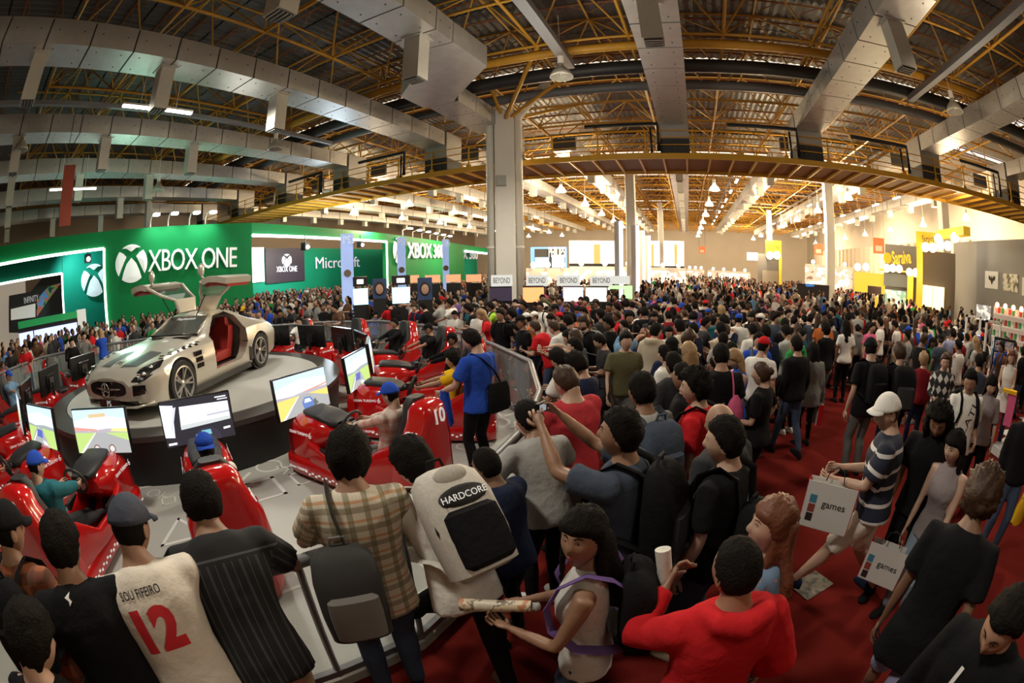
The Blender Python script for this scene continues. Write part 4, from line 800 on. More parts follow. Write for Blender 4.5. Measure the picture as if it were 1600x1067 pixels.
# gullwing doors, hinged near the roof centre line
for s_ in (-1, 1):
    prof = [(.26, 1.25), (.52, 1.20), (.66, 1.05), (.86, .88), (.93, .72), (.945, .52), (.93, .34)]
    hx, hz = .24, 1.245; A_ = radians(82)
    def rot(p): x, z = p[0] - hx, p[1] - hz; return (hx + x * cos(A_) - z * sin(A_), hz + x * sin(A_) + z * cos(A_))
    q = [rot(p) for p in prof]
    def P3(i, y, off=0):
        a, b = q[max(i - 1, 0)], q[min(i + 1, 6)]; n_ = Vector((b[0] - a[0], b[1] - a[1])).normalized(); return Vector((s_ * (q[i][0] + n_.y * off), y, q[i][1] - n_.x * off))
    yf, yb = [.02, .04, .30, .52, .54, .52, .48], [-.50, -.62, -.64, -.66, -.62, -.58, -.42]
    lower = MB().rings([[P3(i, yf[i], 0), P3(i, yb[i], 0), P3(i, yb[i], .10), P3(i, yf[i], .10)] for i in (3, 4, 5, 6)])
    dm = lower.build('gullwing_door', [SILVER], car, 'auto')
    MB().rings([[P3(i, yf[i] - .05, .10), P3(i, yb[i] + .05, .10), P3(i, yb[i] + .08, .15), P3(i, yf[i] - .08, .15)] for i in (3, 4, 5, 6)]).build('red_lining', [REDL], dm, 'auto')
    fr2 = MB()
    fr2.tube([P3(i, yf[i], .03) for i in (0, 1, 2, 3)], .032, 6).tube([P3(i, yb[i], .03) for i in (0, 1, 2, 3)], .04, 6); fr2.rings([[P3(i, yf[i], 0), P3(i, yb[i], 0), P3(i, yb[i], .06), P3(i, yf[i], .06)] for i in (0, 1)])
    fr2.build('window_frame', [SILVER], dm, 'auto')
    MB().add([P3(1, yf[1], .03), P3(1, yb[1], .03), P3(2, yb[2], .03), P3(2, yf[2], .03), P3(3, yb[3], .03), P3(3, yf[3], .03)], [(0, 1, 2, 3), (3, 2, 4, 5)]).build('door_glass', [GLC], dm)
    mp = P3(3, .42, -.09)
    MB().tube([P3(3, .40, 0), mp], .025, 6).sphere(mp + Vector((s_ * .0, 0, .09)), (.065, .06, .115), 12, 8).build('door_mirror', [SILVER], dm, True)
    MB().tube([(s_ * .3, .2, 1.2), P3(2, .2, .1)], .012, 6).build('gas_strut', [BLK], dm)
for o in car.children:
    if o.name.split('.')[0] in ('dashboard', 'windscreen', 'windscreen_frame', 'seat', 'steering_wheel', 'gullwing_door', 'gas_strut', 'hood_vent') or (o.name.startswith('lettering') and o.data.vertices[0].co.z > 1): o.location.y += DY
# ================================================================ racing pods
RED = mat('pod_red', (.50, .008, .008), .16, 0, coat=.8); PAD = mat('pad_black', (.018, .018, .02), .55, bump=.1)
def sup(cx, cy, cz, rx, rz_, n=20, e=.6, ax='y'):
    o = []
    for k in range(n):
        a = 2 * pi * k / n; c_, s_ = cos(a), sin(a); x = rx * abs(c_) ** e * (1 if c_ > 0 else -1); z = rz_ * abs(s_) ** e * (1 if s_ > 0 else -1)
        o.append(Vector((cx + x, cy, cz + z)) if ax == 'y' else Vector((cx + x, cy + z, cz)))
    return o
def make_pod_meshes():
    M = {}
    hull = MB()
    hull.rings([sup(0, y, z0, w, h) for y, z0, w, h in ((1.16, .38, .20, .30), (1.10, .38, .27, .36), (.95, .42, .30, .41), (.75, .46, .32, .40), (.55, .62, .31, .22), (.38, .66, .27, .15), (.30, .66, .2, .08))])   # nose body
    M['nose'] = hull.mesh('nose', [RED], 'auto')
    sk_ = MB(); sk_.rings([sup(0, y, .17, w, .155, e=.45) for y, w in ((1.2, .20), (1.14, .31), (.9, .36), (.3, .37), (-.4, .38), (-.9, .37), (-1.1, .33), (-1.17, .25))]); M['base'] = sk_.mesh('base', [RED], 'auto')
    si = MB()
    for s_ in (-1, 1): si.rings([sup(s_ * x, y, z, .045, h) for x, y, z, h in ((.30, .62, .42, .16), (.33, .2, .33, .10), (.34, -.2, .34, .10), (.335, -.55, .48, .22), (.30, -.85, .56, .30))])
    M['side_rail'] = si.mesh('side_rail', [RED], 'auto')
    sh = MB(); sh.rings([sup(0, y, z, w, d, ax='z') for z, y, w, d in ((.10, -.84, .36, .34), (.35, -.86, .37, .31), (.6, -.90, .37, .24), (.80, -.95, .345, .19), (.92, -.98, .29, .165), (1.05, -1.0, .235, .155), (1.16, -1.0, .21, .14), (1.22, -1.0, .16, .10), (1.24, -1.0, .08, .05))])
    M['seat_shell'] = sh.mesh('seat_shell', [RED], 'auto')
    se = MB(); se.rings([sup(0, y, z, w, d, ax='z') for z, y, w, d in ((.32, -.42, .25, .28), (.42, -.42, .27, .30), (.47, -.42, .24, .27))]); se.rings([sup(0, y, z, w, .07, ax='z') for z, y, w in ((.44, -.62, .26), (.7, -.70, .28), (.9, -.80, .24), (1.05, -.84, .18), (1.20, -.86, .16), (1.26, -.87, .1))])
    M['seat_cushion'] = se.mesh('seat_cushion', [PAD], 'auto')
    pd = MB(); pd.rings([sup(0, y, z, w, h) for y, z, w, h in ((.86, .87, .14, .02), (.80, .875, .19, .04), (.5, .84, .21, .05), (.32, .80, .19, .05), (.26, .78, .12, .03))]); M['dash_pad'] = pd.mesh('dash_pad', [PAD], 'auto')
    wh = MB(); c_ = Vector((0, .12, .80)); wh.tube([(c_.x + .16 * cos(a), c_.y - .06 * sin(a), c_.z + .15 * sin(a)) for a in np.linspace(0, 2 * pi, 22)[:-1]], .018, 6, closed=True)
    for a in (0, 180, 270): wh.tube([c_, (c_.x + .15 * cos(radians(a)), c_.y - .06 * sin(radians(a)), c_.z + .14 * sin(radians(a)))], .014, 5)
    wh.tube([c_, (0, .34, .74)], .04, 8).box((0, .16, .80), (.12, .08, .10)); M['steering_wheel'] = wh.mesh('steering_wheel', [BLACK], 'auto')
    bs = MB(); bs.tube([(0, 1.1, .70), (0, 1.12, 1.0)], .04, 8).box((0, 1.09, 1.0), (.2, .04, .2)); M['monitor_bracket'] = bs.mesh('monitor_bracket', [BLACK])
    ck = MB()
    for s_ in (-1, 1):
        for k in range(26): ck.box((s_ * (.375 + .002), -.85 + k * .062, .13 + (k % 2) * .025), (.008, .035, .022))
    M['checker_trim'] = ck.mesh('checker_trim', [SIGNW])
    for s_, nm in ((-1, 'foot_opening'), (1, 'foot_opening_')): M[nm] = MB().prism([(.10, .30), (.44, .30), (.40, .52), (.16, .5)], s_ * .30, s_ * .345, axes='yz').mesh('foot_opening', [BLACK])
    return M
PM = make_pod_meshes()
MONB = bevel(MB().bb((-.47, -.03, -.275), (.47, .03, .275)).bb((-.2, .03, -.15), (.2, .06, .12)).mesh('bezel', [BLK]), .008, 1)
def em2(c, s=1.0): return emis('px_%02d%02d%02d' % tuple(int(v * 99) for v in c), c, s)
def screen_art(kind):
    """flat game picture made of coloured patches, x right, z up, on the screen plane"""
    W2, H2 = .455, .26; L = []
    def poly(pts, c, k): L.append(([(x * W2, -.0325 - .0006 * k, z * H2) for x, z in pts], c))
    if kind == 'cockpit':
        poly([(-1, -1), (1, -1), (1, 1), (-1, 1)], (.02, .02, .03), 0); poly([(-1, -.55), (-.72, -.62), (-.62, .8), (-1, .9)], (.8, .85, .9), 1); poly([(-.5, -.25), (.95, -.1), (.95, .62), (-.45, .7)], (.95, .97, 1), 1)
        poly([(-.5, -.32), (.95, -.2), (.95, -.05), (-.5, -.12)], (.62, .66, .66), 2); poly([(.3, .1), (.95, .12), (.95, .2), (.3, .17)], (.5, .5, .6), 2)
        poly([(.2 + .42 * cos(a), -1 + .62 * sin(a)) for a in np.linspace(0, pi, 14)], (.03, .03, .05), 3); poly([(.05, -.72), (.35, -.72), (.33, -.5), (.07, -.5)], (.2, .5, .6), 4); poly([(-.15, -.8), (.0, -.9), (.02, -.7), (-.1, -.62)], (.3, .4, .7), 4)
        poly([(-.95, -.92), (-.7, -.92), (-.7, -.82), (-.95, -.82)], (.9, .9, .9), 4); poly([(.6, .82), (.92, .82), (.92, .88), (.6, .88)], (.9, .9, .9), 4); poly([(.66, .72), (.95, .72), (.95, .77), (.66, .77)], (.8, .8, .8), 4); poly([(-.62, .7), (-.54, .72), (-.75, -.3), (-.8, -.25)], (.7, .7, .8), 2)
        poly([(.7, -.62), (.9, -.6), (.9, -.5), (.7, -.52)], (.8, .8, .8), 4)
    else:
        poly([(-1, -1), (1, -1), (1, 1), (-1, 1)], (.62, .80, .97), 0); poly([(-1, .0), (1, .0), (1, .55), (0, .75), (-1, .5)], (.88, .95, 1), 1)
        poly([(-1, -.12), (1, -.2), (1, .08), (.3, .12), (-.4, .02), (-1, .1)], (.35, .42, .42) if kind == 'rear' else (.5, .45, .5), 2); poly([(-1, -1), (1, -1), (1, -.08), (-1, -.05)], (.52, .72, .22) if kind != 'chase' else (.93, .72, .18), 3)
        poly([(-.85, -1), (1, -1), (1, -.45), (.2, -.06), (-.15, -.06)] if kind != 'rear' else [(-1, -1), (.5, -1), (.1, -.05), (-.3, -.05)], (.42, .43, .43), 4); poly([(-.92, -1), (-.80, -1), (-.15, -.06), (-.19, -.06)], (.9, .88, .85), 5)
        if kind == 'chase': poly([(-.05, -.8), (.3, -.85), (.36, -.5), (.25, -.25), (.02, -.22), (-.1, -.45)], (.12, .22, .55), 6); poly([(-.02, -.5), (.28, -.52), (.22, -.32), (.03, -.3)], (.8, .85, .95), 7); poly([(.32, -.85), (.55, -.7), (.42, -.4), (.36, -.5)], (.12, .14, .16), 5); poly([(.1, .03), (1, .15), (1, .22), (.1, .08)], (.8, .3, .2), 4)
        if kind == 'rear': poly([(-.4, -.55), (.05, -.6), (.1, -.2), (-.3, -.15)], (.1, .15, .5), 6); poly([(.1, -1), (.45, -1), (.3, -.75), (.0, -.7)], (.8, .85, .9), 6)
        if kind == 'road':
            for x in (-.22, .35): poly([(x + .13 * cos(a), -.80 + .2 * sin(a)) for a in np.linspace(0, 2 * pi, 15)[:-1]], (.25, .12, .1), 6); poly([(x + .09 * cos(a), -.80 + .14 * sin(a)) for a in np.linspace(0, 2 * pi, 15)[:-1]], (.75, .72, .7), 7)
            poly([(-.35, .62), (.3, .66), (.3, .82), (-.35, .78)], (.75, .55, .3), 5); poly([(-1, .05), (-.1, .02), (-.1, .1), (-1, .22)], (.75, .35, .3), 4); poly([(.4, .0), (1, -.05), (1, .12), (.5, .12)], (.85, .8, .3), 5)
    vs, fs, ms, mi = [], [], [], []
    for p, c_ in L:
        m = em2(c_, 1.25); 
        if m not in ms: ms.append(m)
        o = len(vs); vs += p; fs.append(tuple(range(o, o + len(p)))); mi.append(ms.index(m))
    me = bpy.data.meshes.new('picture'); me.from_pydata(vs, [], fs)
    for m in ms: me.materials.append(m)
    me.polygons.foreach_set('material_index', mi); return me
ART = {k: screen_art(k) for k in ('chase', 'road', 'rear', 'cockpit')}
PODS = {}
def place_pod(ang, key, art, num, lb, yaw=0, tilt=-6):
    a = radians(ang); p = C0 + Vector((cos(a), sin(a), 0)) * 4.85
    t = thing('racing_pod', 'glossy red racing pod ' + lb, 'racing simulator', (p.x, p.y, .15), a + pi / 2)
    for nm, me in PM.items(): link(nm.rstrip('_'), me, t, kind='stuff' if nm == 'checker_trim' else None)
    mo = link('monitor', MONB, t, (0, 1.02, 1.05), (radians(tilt), 0, radians(yaw))); link('picture', ART[art], mo)
    for s_, rz in ((1, 0), (-1, 0)):
        letters('GRAN TURISMO', frame_mat((s_ * .318, .80, .64), (0, s_, 0), (s_, 0, .12)), .052, SIGNW, t, ext=.002); letters('6', frame_mat((s_ * .322, .80 + s_ * .23, .645), (0, s_, 0), (s_, 0, .12)), .11, SIGNW, t, ext=.002)
        letters('GT', frame_mat((s_ * .288, -.98, .92), (0, s_, 0), (s_, 0, .35)), .12, SIGNW, t, ext=.004)
        letters('GRAN TURISMO', frame_mat((s_ * .384, .85, .17), (0, s_, 0), (s_, 0, 0)), .05, SIGNW, t, ext=.002)
    if num: letters(num, frame_mat((0, -1.152, 1.07), (1, 0, 0), (0, -1, .12)), .22, SIGNW, t, 'race_number', ext=.008)
    PODS[key] = t; return t
place_pod(-1, 'ten', 'chase', '10', 'numbered 10, behind the plaid shirt, with a bright chase-view screen')
place_pod(20.5, 'yellow', 'rear', None, 'in the right row, driven by the person in the yellow jersey')
place_pod(39, 'redpants', 'chase', None, 'driven by the person with black cap and dark red trousers')
place_pod(57, 'blackcap', 'road', None, 'driven by the person in black tee, near the back glass barrier')
place_pod(74, 'backa', 'road', None, 'behind the turntable, its dark monitor turned away, right one')
place_pod(93, 'backb', 'rear', None, 'behind the turntable, its dark monitor turned away, beside the car tail')
place_pod(112, 'backc', 'road', None, 'behind the turntable right at the car tail')
place_pod(132, 'backd', 'rear', None, 'hidden mostly behind the car body')
place_pod(-24, 'stripe', 'cockpit', None, 'with in-car cockpit view, in front of the pin-striped shirt')
place_pod(-45, 'eight', 'road', '08', 'numbered 08, with road view and dials on its screen')
place_pod(-66, 'left', 'rear', None, 'at the left edge with a blue race car on screen')
place_pod(-88, 'lefta', 'road', None, 'at the far left, behind the screen with blue race car')
place_pod(-110, 'leftb', 'chase', None, 'left of the car nose, its monitor turned away')
place_pod(-132, 'leftc', 'road', None, 'left of the car nose, driven by the person in blue cap')
place_pod(-154, 'leftd', 'rear', None, 'farthest left behind the car nose')

# ================================================================ people
from mathutils import noise as mnoise
SKINS = [mat('skin_%d' % i, c, .5, noise=.06, scale=6) for i, c in enumerate([(.42, .25, .17), (.36, .20, .13), (.28, .15, .09), (.20, .105, .062), (.46, .29, .21)])]
HAIRS = {'black': mat('hair_black', (.009, .007, .006), .8, noise=.5, scale=40, bump=.5, bscale=90, spec=.10), 'brown': mat('hair_brown', (.045, .022, .012), .5, bump=.35, bscale=60, spec=.25), 'auburn': mat('hair_auburn', (.13, .045, .022), .45, bump=.35, bscale=50, spec=.3), 'fair': mat('hair_fair', (.28, .17, .08), .5, bump=.35, bscale=50, spec=.3), 'grey': mat('hair_grey', (.2, .19, .18), .6, bump=.6)}
def cloth(name, c, rough=.9, **k): return mat('cloth_' + name, c, rough, noise=.12, scale=5, bump=.35, bscale=22, spec=.15, **k)
CL = {n: cloth(n, c) for n, c in dict(black=(.007, .007, .008), white=(.72, .70, .65), offwhite=(.70, .64, .55), grey=(.20, .20, .19), lightgrey=(.36, .36, .34), charcoal=(.035, .035, .038), navy=(.012, .018, .045), blue=(.02, .07, .42), slate=(.055, .07, .10), red=(.52, .015, .02), darkred=(.16, .01, .015), pink=(.65, .12, .25), salmon=(.42, .035, .045), green=(.03, .25, .06), lime=(.35, .6, .05), yellow=(.75, .45, .02), orange=(.45, .12, .03), teal=(.02, .12, .15), denim=(.045, .065, .11), lightdenim=(.22, .29, .36), greyjeans=(.11, .11, .105), khaki=(.42, .34, .23), cream=(.52, .44, .33), olive=(.10, .09, .045), purple=(.14, .08, .24), skyblue=(.15, .27, .42), brown=(.12, .06, .035), maroon=(.20, .012, .02), lavender=(.30, .32, .48)).items()}
JOBS = []
def rx(a): return Matrix.Rotation(radians(a), 3, 'X')
def ry(a): return Matrix.Rotation(radians(a), 3, 'Y')
def rz3(a): return Matrix.Rotation(radians(a), 3, 'Z')
TOR = [(-.10, .150, .100, -.01), (-.02, .168, .115, -.008), (.06, .158, .105, 0), (.14, .145, .097, .004), (.22, .150, .103, .006), (.30, .165, .113, .006), (.38, .176, .115, .004), (.45, .165, .100, -.004), (.50, .125, .082, -.01), (.53, .080, .068, -.012), (.58, .054, .058, -.002), (.66, .052, .056, .014)]
TORF = [(-.10, .160, .105, -.012), (-.02, .178, .120, -.012), (.06, .158, .103, 0), (.14, .128, .088, .004), (.22, .130, .093, .008), (.30, .145, .115, .02), (.38, .155, .110, .014), (.45, .140, .088, -.004), (.50, .10, .070, -.01), (.53, .058, .058, -.012), (.58, .046, .050, -.002), (.66, .045, .049, .014)]
def ik(a, t, l1, l2, pole):
    d = t - a; L = d.length; mx = (l1 + l2) * .998
    if L > mx: d = d * (mx / L); t = a + d; L = mx
    L = max(L, abs(l1 - l2) + .02); u = d.normalized(); x = (l1 * l1 - l2 * l2 + L * L) / (2 * L); h = math.sqrt(max(0, l1 * l1 - x * x))
    p = (pole - u * pole.dot(u)).normalized(); return a + u * x + p * h, t
def ell(c, R, rx_, ry_, n=16, e=.85):
    o = []
    for k in range(n):
        a = 2 * pi * k / n; x, y = cos(a), sin(a); o.append(c + R @ Vector((rx_ * abs(x) ** e * (1 if x > 0 else -1), ry_ * abs(y) ** e * (1 if y > 0 else -1), 0)))
    return o
def sst(x, a, b): t = min(1, max(0, (x - a) / (b - a))); return t * t * (3 - 2 * t)
def G_(x, s): return math.exp(-(x / s) ** 2)
def head_pt(d, fem=0):
    x, y, z = d; X, Y, Z = x * .083, y * .105, z * .125
    if z < 0: X *= 1 - (.30 + .05 * fem) * (-z) ** 1.4; Y *= 1 - (.10 if y > 0 else .38) * (-z) ** 1.2
    if z > .2: X *= 1.02
    if y > 0:
        Y *= .93; f = y ** .5
        Y += f * (.020 * G_(x, .11) * G_(z + .20, .13) + .012 * G_(x, .09) * G_(z + .02, .16) - .011 * (G_(x - .34, .17) + G_(x + .34, .17)) * G_(z - .07, .11) + .005 * G_(z - .25, .07) * G_(x, .5) + .007 * G_(x, .21) * G_(z + .50, .05) + .006 * G_(x, .18) * G_(z + .60, .045) - .006 * G_(x, .2) * G_(z + .70, .05) + .012 * G_(x, .25) * G_(z + .88, .13))
        X *= 1 + .05 * G_(abs(x) - .6, .25) * G_(z + .15, .2)
    return Vector((X, Y, Z))
def head_grid(n, m, fn):
    vs = [fn((0, 0, -1))]; fs = []
    for i in range(1, m):
        ph = -pi / 2 + pi * i / m
        for k in range(n): a = 2 * pi * k / n; vs.append(fn((cos(ph) * cos(a), cos(ph) * sin(a), sin(ph))))
    vs.append(fn((0, 0, 1)))
    for k in range(n):
        fs.append((0, 1 + (k + 1) % n, 1 + k))
        for i in range(m - 2): a = 1 + i * n; fs.append((a + k, a + (k + 1) % n, a + n + (k + 1) % n, a + n + k))
        a = 1 + (m - 2) * n; fs.append((a + k, a + (k + 1) % n, len(vs) - 1))
    return vs, fs
def hairline(y): return .50 + .12 * (y - 1) if y > .55 else (.446 + (y - .55) * 1.05 if y > 0 else max(-.62, -.13 + y * 1.3))
def hair_fn(t, seed=0, curl=0, low=0, flat=0):
    def fn(d):
        p = head_pt(d); zh = hairline(d[1]) + low; k = sst(d[2], zh - .08, zh + .16); nrm = Vector(d)
        n_ = mnoise.noise(Vector(d) * 3 + Vector((seed, 0, 0))) * .35 + (mnoise.noise(Vector(d) * 9) * curl if curl else mnoise.noise(Vector(d) * 7) * .4 + mnoise.noise(Vector((d[0] * 16, d[1] * 16, d[2] * 5))) * .35)
        top = 1 + .25 * max(0, d[2]) * (0 if flat else 1)
        return p + nrm * (t * top * (1 + n_) * k - .012 * (1 - k))
    return fn
class Person: pass
def hand_geo(mb_palm, mb_f, w, d, n, side, curl=35, size=1.0, fs=6, spread=1):
    """palm (joined to the arm by the remesh) plus five separate bent fingers"""
    d = d.normalized(); n = (n - d * n.dot(d)).normalized(); u = d.cross(n) * side
    R = Matrix((u, n, d)).transposed(); s = size
    mb_palm.rings([ell(w + d * q * s, R, a * s, b * s, 10) for q, a, b in ((-.02, .026, .022), (.02, .030, .018), (.055, .040, .016), (.088, .041, .013), (.095, .036, .009))])
    L = []
    for k, (o, l, r) in enumerate(((-.031, .068, .0082), (-.0105, .076, .0085), (.0105, .071, .0082), (.030, .056, .0072))):
        p = w + d * .075 * s + u * o * s; dd = (d + u * o * 3 * spread).normalized(); pts = [p]; ax = u
        for j, f in enumerate((.0, .42, .32, .26)):
            if f == 0: pts.append(p + dd * .015 * s); p = pts[-1]; continue
            c_ = radians(curl * (.75, 1.0, .8)[j - 1]); dd = (dd * cos(c_) + n * sin(c_)).normalized() if j == 1 else (Matrix.Rotation(c_, 3, dd.cross(n).normalized()) @ dd); 
            p = p + dd * l * f * s * 1.25; pts.append(p)
        mb_f.tube(pts, [r * s * q for q in (1.05, 1.05, 1, .9, .62)], fs)
    p = w + d * .022 * s - u * .024 * s; tdir = (d * .75 - u * .62 + n * .25).normalized(); q1 = p + tdir * .042 * s; t2 = (d * .9 - u * .15 + n * (.2 + curl / 90)).normalized(); q2 = q1 + t2 * .034 * s
    mb_f.tube([p, q1, q2, q2 + (t2 + n * .2).normalized() * .022 * s], [.013 * s, .011 * s, .0098 * s, .006 * s], fs)
    return R
def job(o, voxel, post=None, extra=None, smooth=2, wr=0):
    m = o.modifiers.new('r', 'REMESH'); m.mode = 'VOXEL'; m.voxel_size = voxel; JOBS.append((o, post, extra, smooth, wr))
def run_jobs():
    bpy.context.view_layer.update(); dg = bpy.context.evaluated_depsgraph_get()
    for o, post, extra, smooth, wr in JOBS:
        me = bpy.data.meshes.new_from_object(o.evaluated_get(dg), depsgraph=dg); mats_ = list(o.data.materials); o.modifiers.clear(); nm = o.data.name.split('.')[0]
        me.materials.clear()
        for m in mats_: me.materials.append(m)
        bm = bmesh.new(); bm.from_mesh(me)
        for _ in range(smooth): bmesh.ops.smooth_vert(bm, verts=bm.verts, factor=.5, use_axis_x=True, use_axis_y=True, use_axis_z=True)
        if wr:
            bm.normal_update()
            for v in bm.verts:
                c_ = v.co; q = mnoise.noise(Vector((c_.x * 9, c_.y * 9, c_.z * 5 + c_.x * 6))) + .5 * mnoise.noise(c_ * 22); v.co = c_ + v.normal * q * wr
        if extra:
            t = bpy.data.meshes.new('t'); t.from_pydata(extra.v, [], extra.f); n0 = len(bm.faces); bm.from_mesh(t); bpy.data.meshes.remove(t)
            bm.faces.ensure_lookup_table(); bmesh.ops.recalc_face_normals(bm, faces=bm.faces[n0:])
        bm.to_mesh(me); bm.free(); me.polygons.foreach_set('use_smooth', [True] * len(me.polygons)); me.polygons.foreach_set('material_index', [0] * len(me.polygons))
        o.data = me; me.name = nm
        if post: post(o)
    JOBS.clear()
def resolve(loc, *a): return loc
def person(label, loc, heading, h=1.75, skin=1, hair=('short', 'black'), shirt='black', sleeve='short', legs='denim', legtype='long', shoes='black', group=None, fem=0, fat=1.0, lean=0, bend=0, side=0, pz=0, py=0, head=(0, 5, 0),
           hl=None, hr=None, pl=None, pr=None, nl=None, nr=None, curl=(30, 30), fl=None, fr=None, kl=None, kr=None, hem=-.10, cap=None, hood=None, hero=1, vox=None, eyes=0, beard=0, name='person', twist=0, shoe_off=0, drop=0, tuck=0, wr=None, socks=None, dress=0, glasses=0, z0=0):
    """one figure. heading: world direction it faces (deg, 0 = +Y, counter-clockwise). Hand targets hl/hr in body frame (metres at 1.75 m height), or ('w', x, y, z) in world"""
    P = Person(); s = h / 1.75 * (1 if pz < -.2 else (1.08 if hero else 1.03))
    V = vox or (.0175 if hero else .030); T = TORF if fem else TOR; shw = .165 if fem else .188
    Pv = Vector((0, py, .95 + pz)); R0 = rz3(twist * .2) @ ry(side * .4) @ rx(-lean * .65); R1 = rz3(twist) @ ry(side) @ rx(-(lean + bend))
    def Rh(hh): k = sst(hh, -.02, .34); return (R0.to_quaternion().slerp(R1.to_quaternion(), k)).to_matrix()
    def pos(hh):
        if hh <= 0: return Pv + R0 @ Vector((0, 0, hh))
        p = Pv.copy(); n_ = max(1, int(hh / .04)); dh = hh / n_
        for i in range(n_): p = p + Rh((i + .5) * dh) @ Vector((0, 0, dh))
        return p
    def tor(h0, h1, g, gd=None, neck=False):
        out = []; hs = [q for q in T if h0 <= q[0] <= h1]
        for hh, a, b, yo in hs:
            f = fat if -.15 < hh < .4 else 1 + (fat - 1) * .5; gy = (gd if gd is not None else g)
            belly = (fat - 1) * .10 if .0 < hh < .28 else 0
            out.append(ell(pos(hh) + Rh(hh) @ Vector((0, yo + belly * .4, 0)), Rh(hh), a * f + g, b * f + gy + belly * .5, 18))
        return out
    body = MB(); fing = MB()
    body.rings(tor(-.1, .66, 0))
    fsz = 6 if hero else 4
    N = pos(.53)
    hy, hp, ht = head; Rhd = rz3(hy) @ rx(-hp) @ ry(ht); cN = pos(.555)
    hc = cN + (R1.to_quaternion().slerp(Rhd.to_quaternion(), .5)).to_matrix() @ Vector((0, .024, .042)) + Rhd @ Vector((0, .012, .072)); P.headc = hc; P.Rh = Rhd; P.chest = (pos(.32), R1)
    loc = resolve(loc, hc, heading, s, z0)
    t = thing(name, label, 'person', (loc[0], loc[1], z0), radians(heading), group); t.scale = (s, s, s); P.root = t
    Mi = (Matrix.Translation((loc[0], loc[1], z0)) @ Matrix.Rotation(radians(heading), 4, 'Z') @ Matrix.Diagonal((s, s, s, 1))); P.M = Mi; inv = Mi.inverted()
    def loc_(q): return inv @ Vector(q[1:]) if q[0] == 'w' else Vector(q)
    body.tube([pos(.53), cN, hc + Rhd @ Vector((0, -.02, -.05))], [.06 if not fem else .05, .054 if not fem else .045, .055 if not fem else .045], 12)
    n_, m_ = (36, 26) if hero else (14, 11)
    vs, fs = head_grid(n_, m_, lambda d: hc + Rhd @ head_pt(d, fem)); fing.add(vs, fs)
    for e_ in (-1, 1):
        if hero: fing.rings([ell(hc + Rhd @ Vector((e_ * (.070 + q), -.006 - q * .5, -.008)), Rhd @ ry(90), a, a * .62, 8) for q, a in ((0, .022), (.008, .033), (.015, .034), (.018, .026))])
    sh = {}; HW = {}
    P.wr = {}
    for e_, hand, pole, nn, cu in ((-1, hl, pl, nl, curl[0]), (1, hr, pr, nr, curl[1])):
        Sh = pos(.45) + R1 @ Vector((e_ * shw * (1 + (fat - 1) * .5), -.008, .0)); tgt = loc_(hand) if hand is not None else Sh + Vector((e_ * .07, .05, -.515))
        po = Vector(pole) if pole else Vector((e_ * .35, -1, -.25)); El, Wr = ik(Sh, tgt, .28, .25, po); fa = (Wr - El).normalized()
        af = (.86 if fem else 1) * (1 + (fat - 1) * .6)
        body.tube([pos(.44) + R1 @ Vector((e_ * .09, 0, .01)), Sh + R1 @ Vector((0, 0, .005)), Sh.lerp(El, .35), Sh.lerp(El, .75), El, El.lerp(Wr, .25), El.lerp(Wr, .65), Wr], [q * af for q in (.062, .057, .050, .042, .038, .041, .034, .026)], 12)
        nrm = Vector(nn) if nn else (-Vector((e_, 0, 0)) + Vector((0, -.2, 0)))
        hand_geo(body, fing, Wr + fa * .012, fa, nrm, e_, cu, 1 if not fem else .9, fsz); P.wr[e_] = (Mi @ (Wr + fa * .07), fa); sh[e_] = (Sh, El, Wr, af)
    lg = {}
    for e_, ft, kp in ((-1, fl, kl), (1, fr, kr)):
        Hp = Pv + R0 @ Vector((e_ * .088, 0, -.055)); f_ = ft or (e_ * .105, 0, 0, 0, e_ * -8); An = Vector((f_[0], f_[1], f_[2] + .085)); 
        Kn, An = ik(Hp, An, .42, .41, Vector(kp) if kp else Vector((e_ * .12, 1, 0))); lf = fat * (1.02 if fem else 1)
        body.tube([Hp + Vector((0, 0, .03)), Hp.lerp(Kn, .3), Hp.lerp(Kn, .75), Kn, Kn.lerp(An, .3) + Vector((0, -.012, 0)), Kn.lerp(An, .65), An, An - Vector((0, 0, .03))], [q * lf for q in (.088, .08, .058, .052, .056, .042, .034, .034)], 12); lg[e_] = (Hp, Kn, An, f_)
    bo = body.build('body', [SKINS[skin]], t); job(bo, V, None, fing, 2)
    # clothes
    def arm_chain(mb, e_, k, r0, r1, r2=None, r3=None):
        Sh, El, Wr, af = sh[e_]
        if k <= 1: mb.tube([pos(.44) + R1 @ Vector((e_ * .08, 0, .005)), Sh + R1 @ Vector((0, 0, .004)), Sh.lerp(El, k * .5), Sh.lerp(El, k)], [r0, r0, r0 * .98 + .002, r1], 12)
        else: mb.tube([pos(.44) + R1 @ Vector((e_ * .08, 0, .005)), Sh + R1 @ Vector((0, 0, .004)), Sh.lerp(El, .5), El, El.lerp(Wr, .5), El.lerp(Wr, k - 1)], [r0, r0, (r0 + r1) / 2, r1, r2, r3], 12)
    if shirt:
        sm_ = MB(); g = {'short': .024, 'none': .010, 'long': .023, 'thick': .036, 'elbow': .024}[sleeve] * (.8 if fem else 1); sf = .88 if fem else 1
        rr = tor(-.02, .50, g); k0 = ell(pos(hem) + R0 @ Vector((0, -.004, 0)), R0, (T[1][1] * fat) + g + .012 + dress * .05, T[1][2] * fat + g + .012 + dress * .05, 18); rr = [k0] + rr + [ell(pos(.54) + R1 @ Vector((0, -.012, 0)), R1, .072 + g * .4, .064 + g * .4, 18)]
        sm_.rings(rr)
        ff = sf * (1 + (fat - 1) * .6)
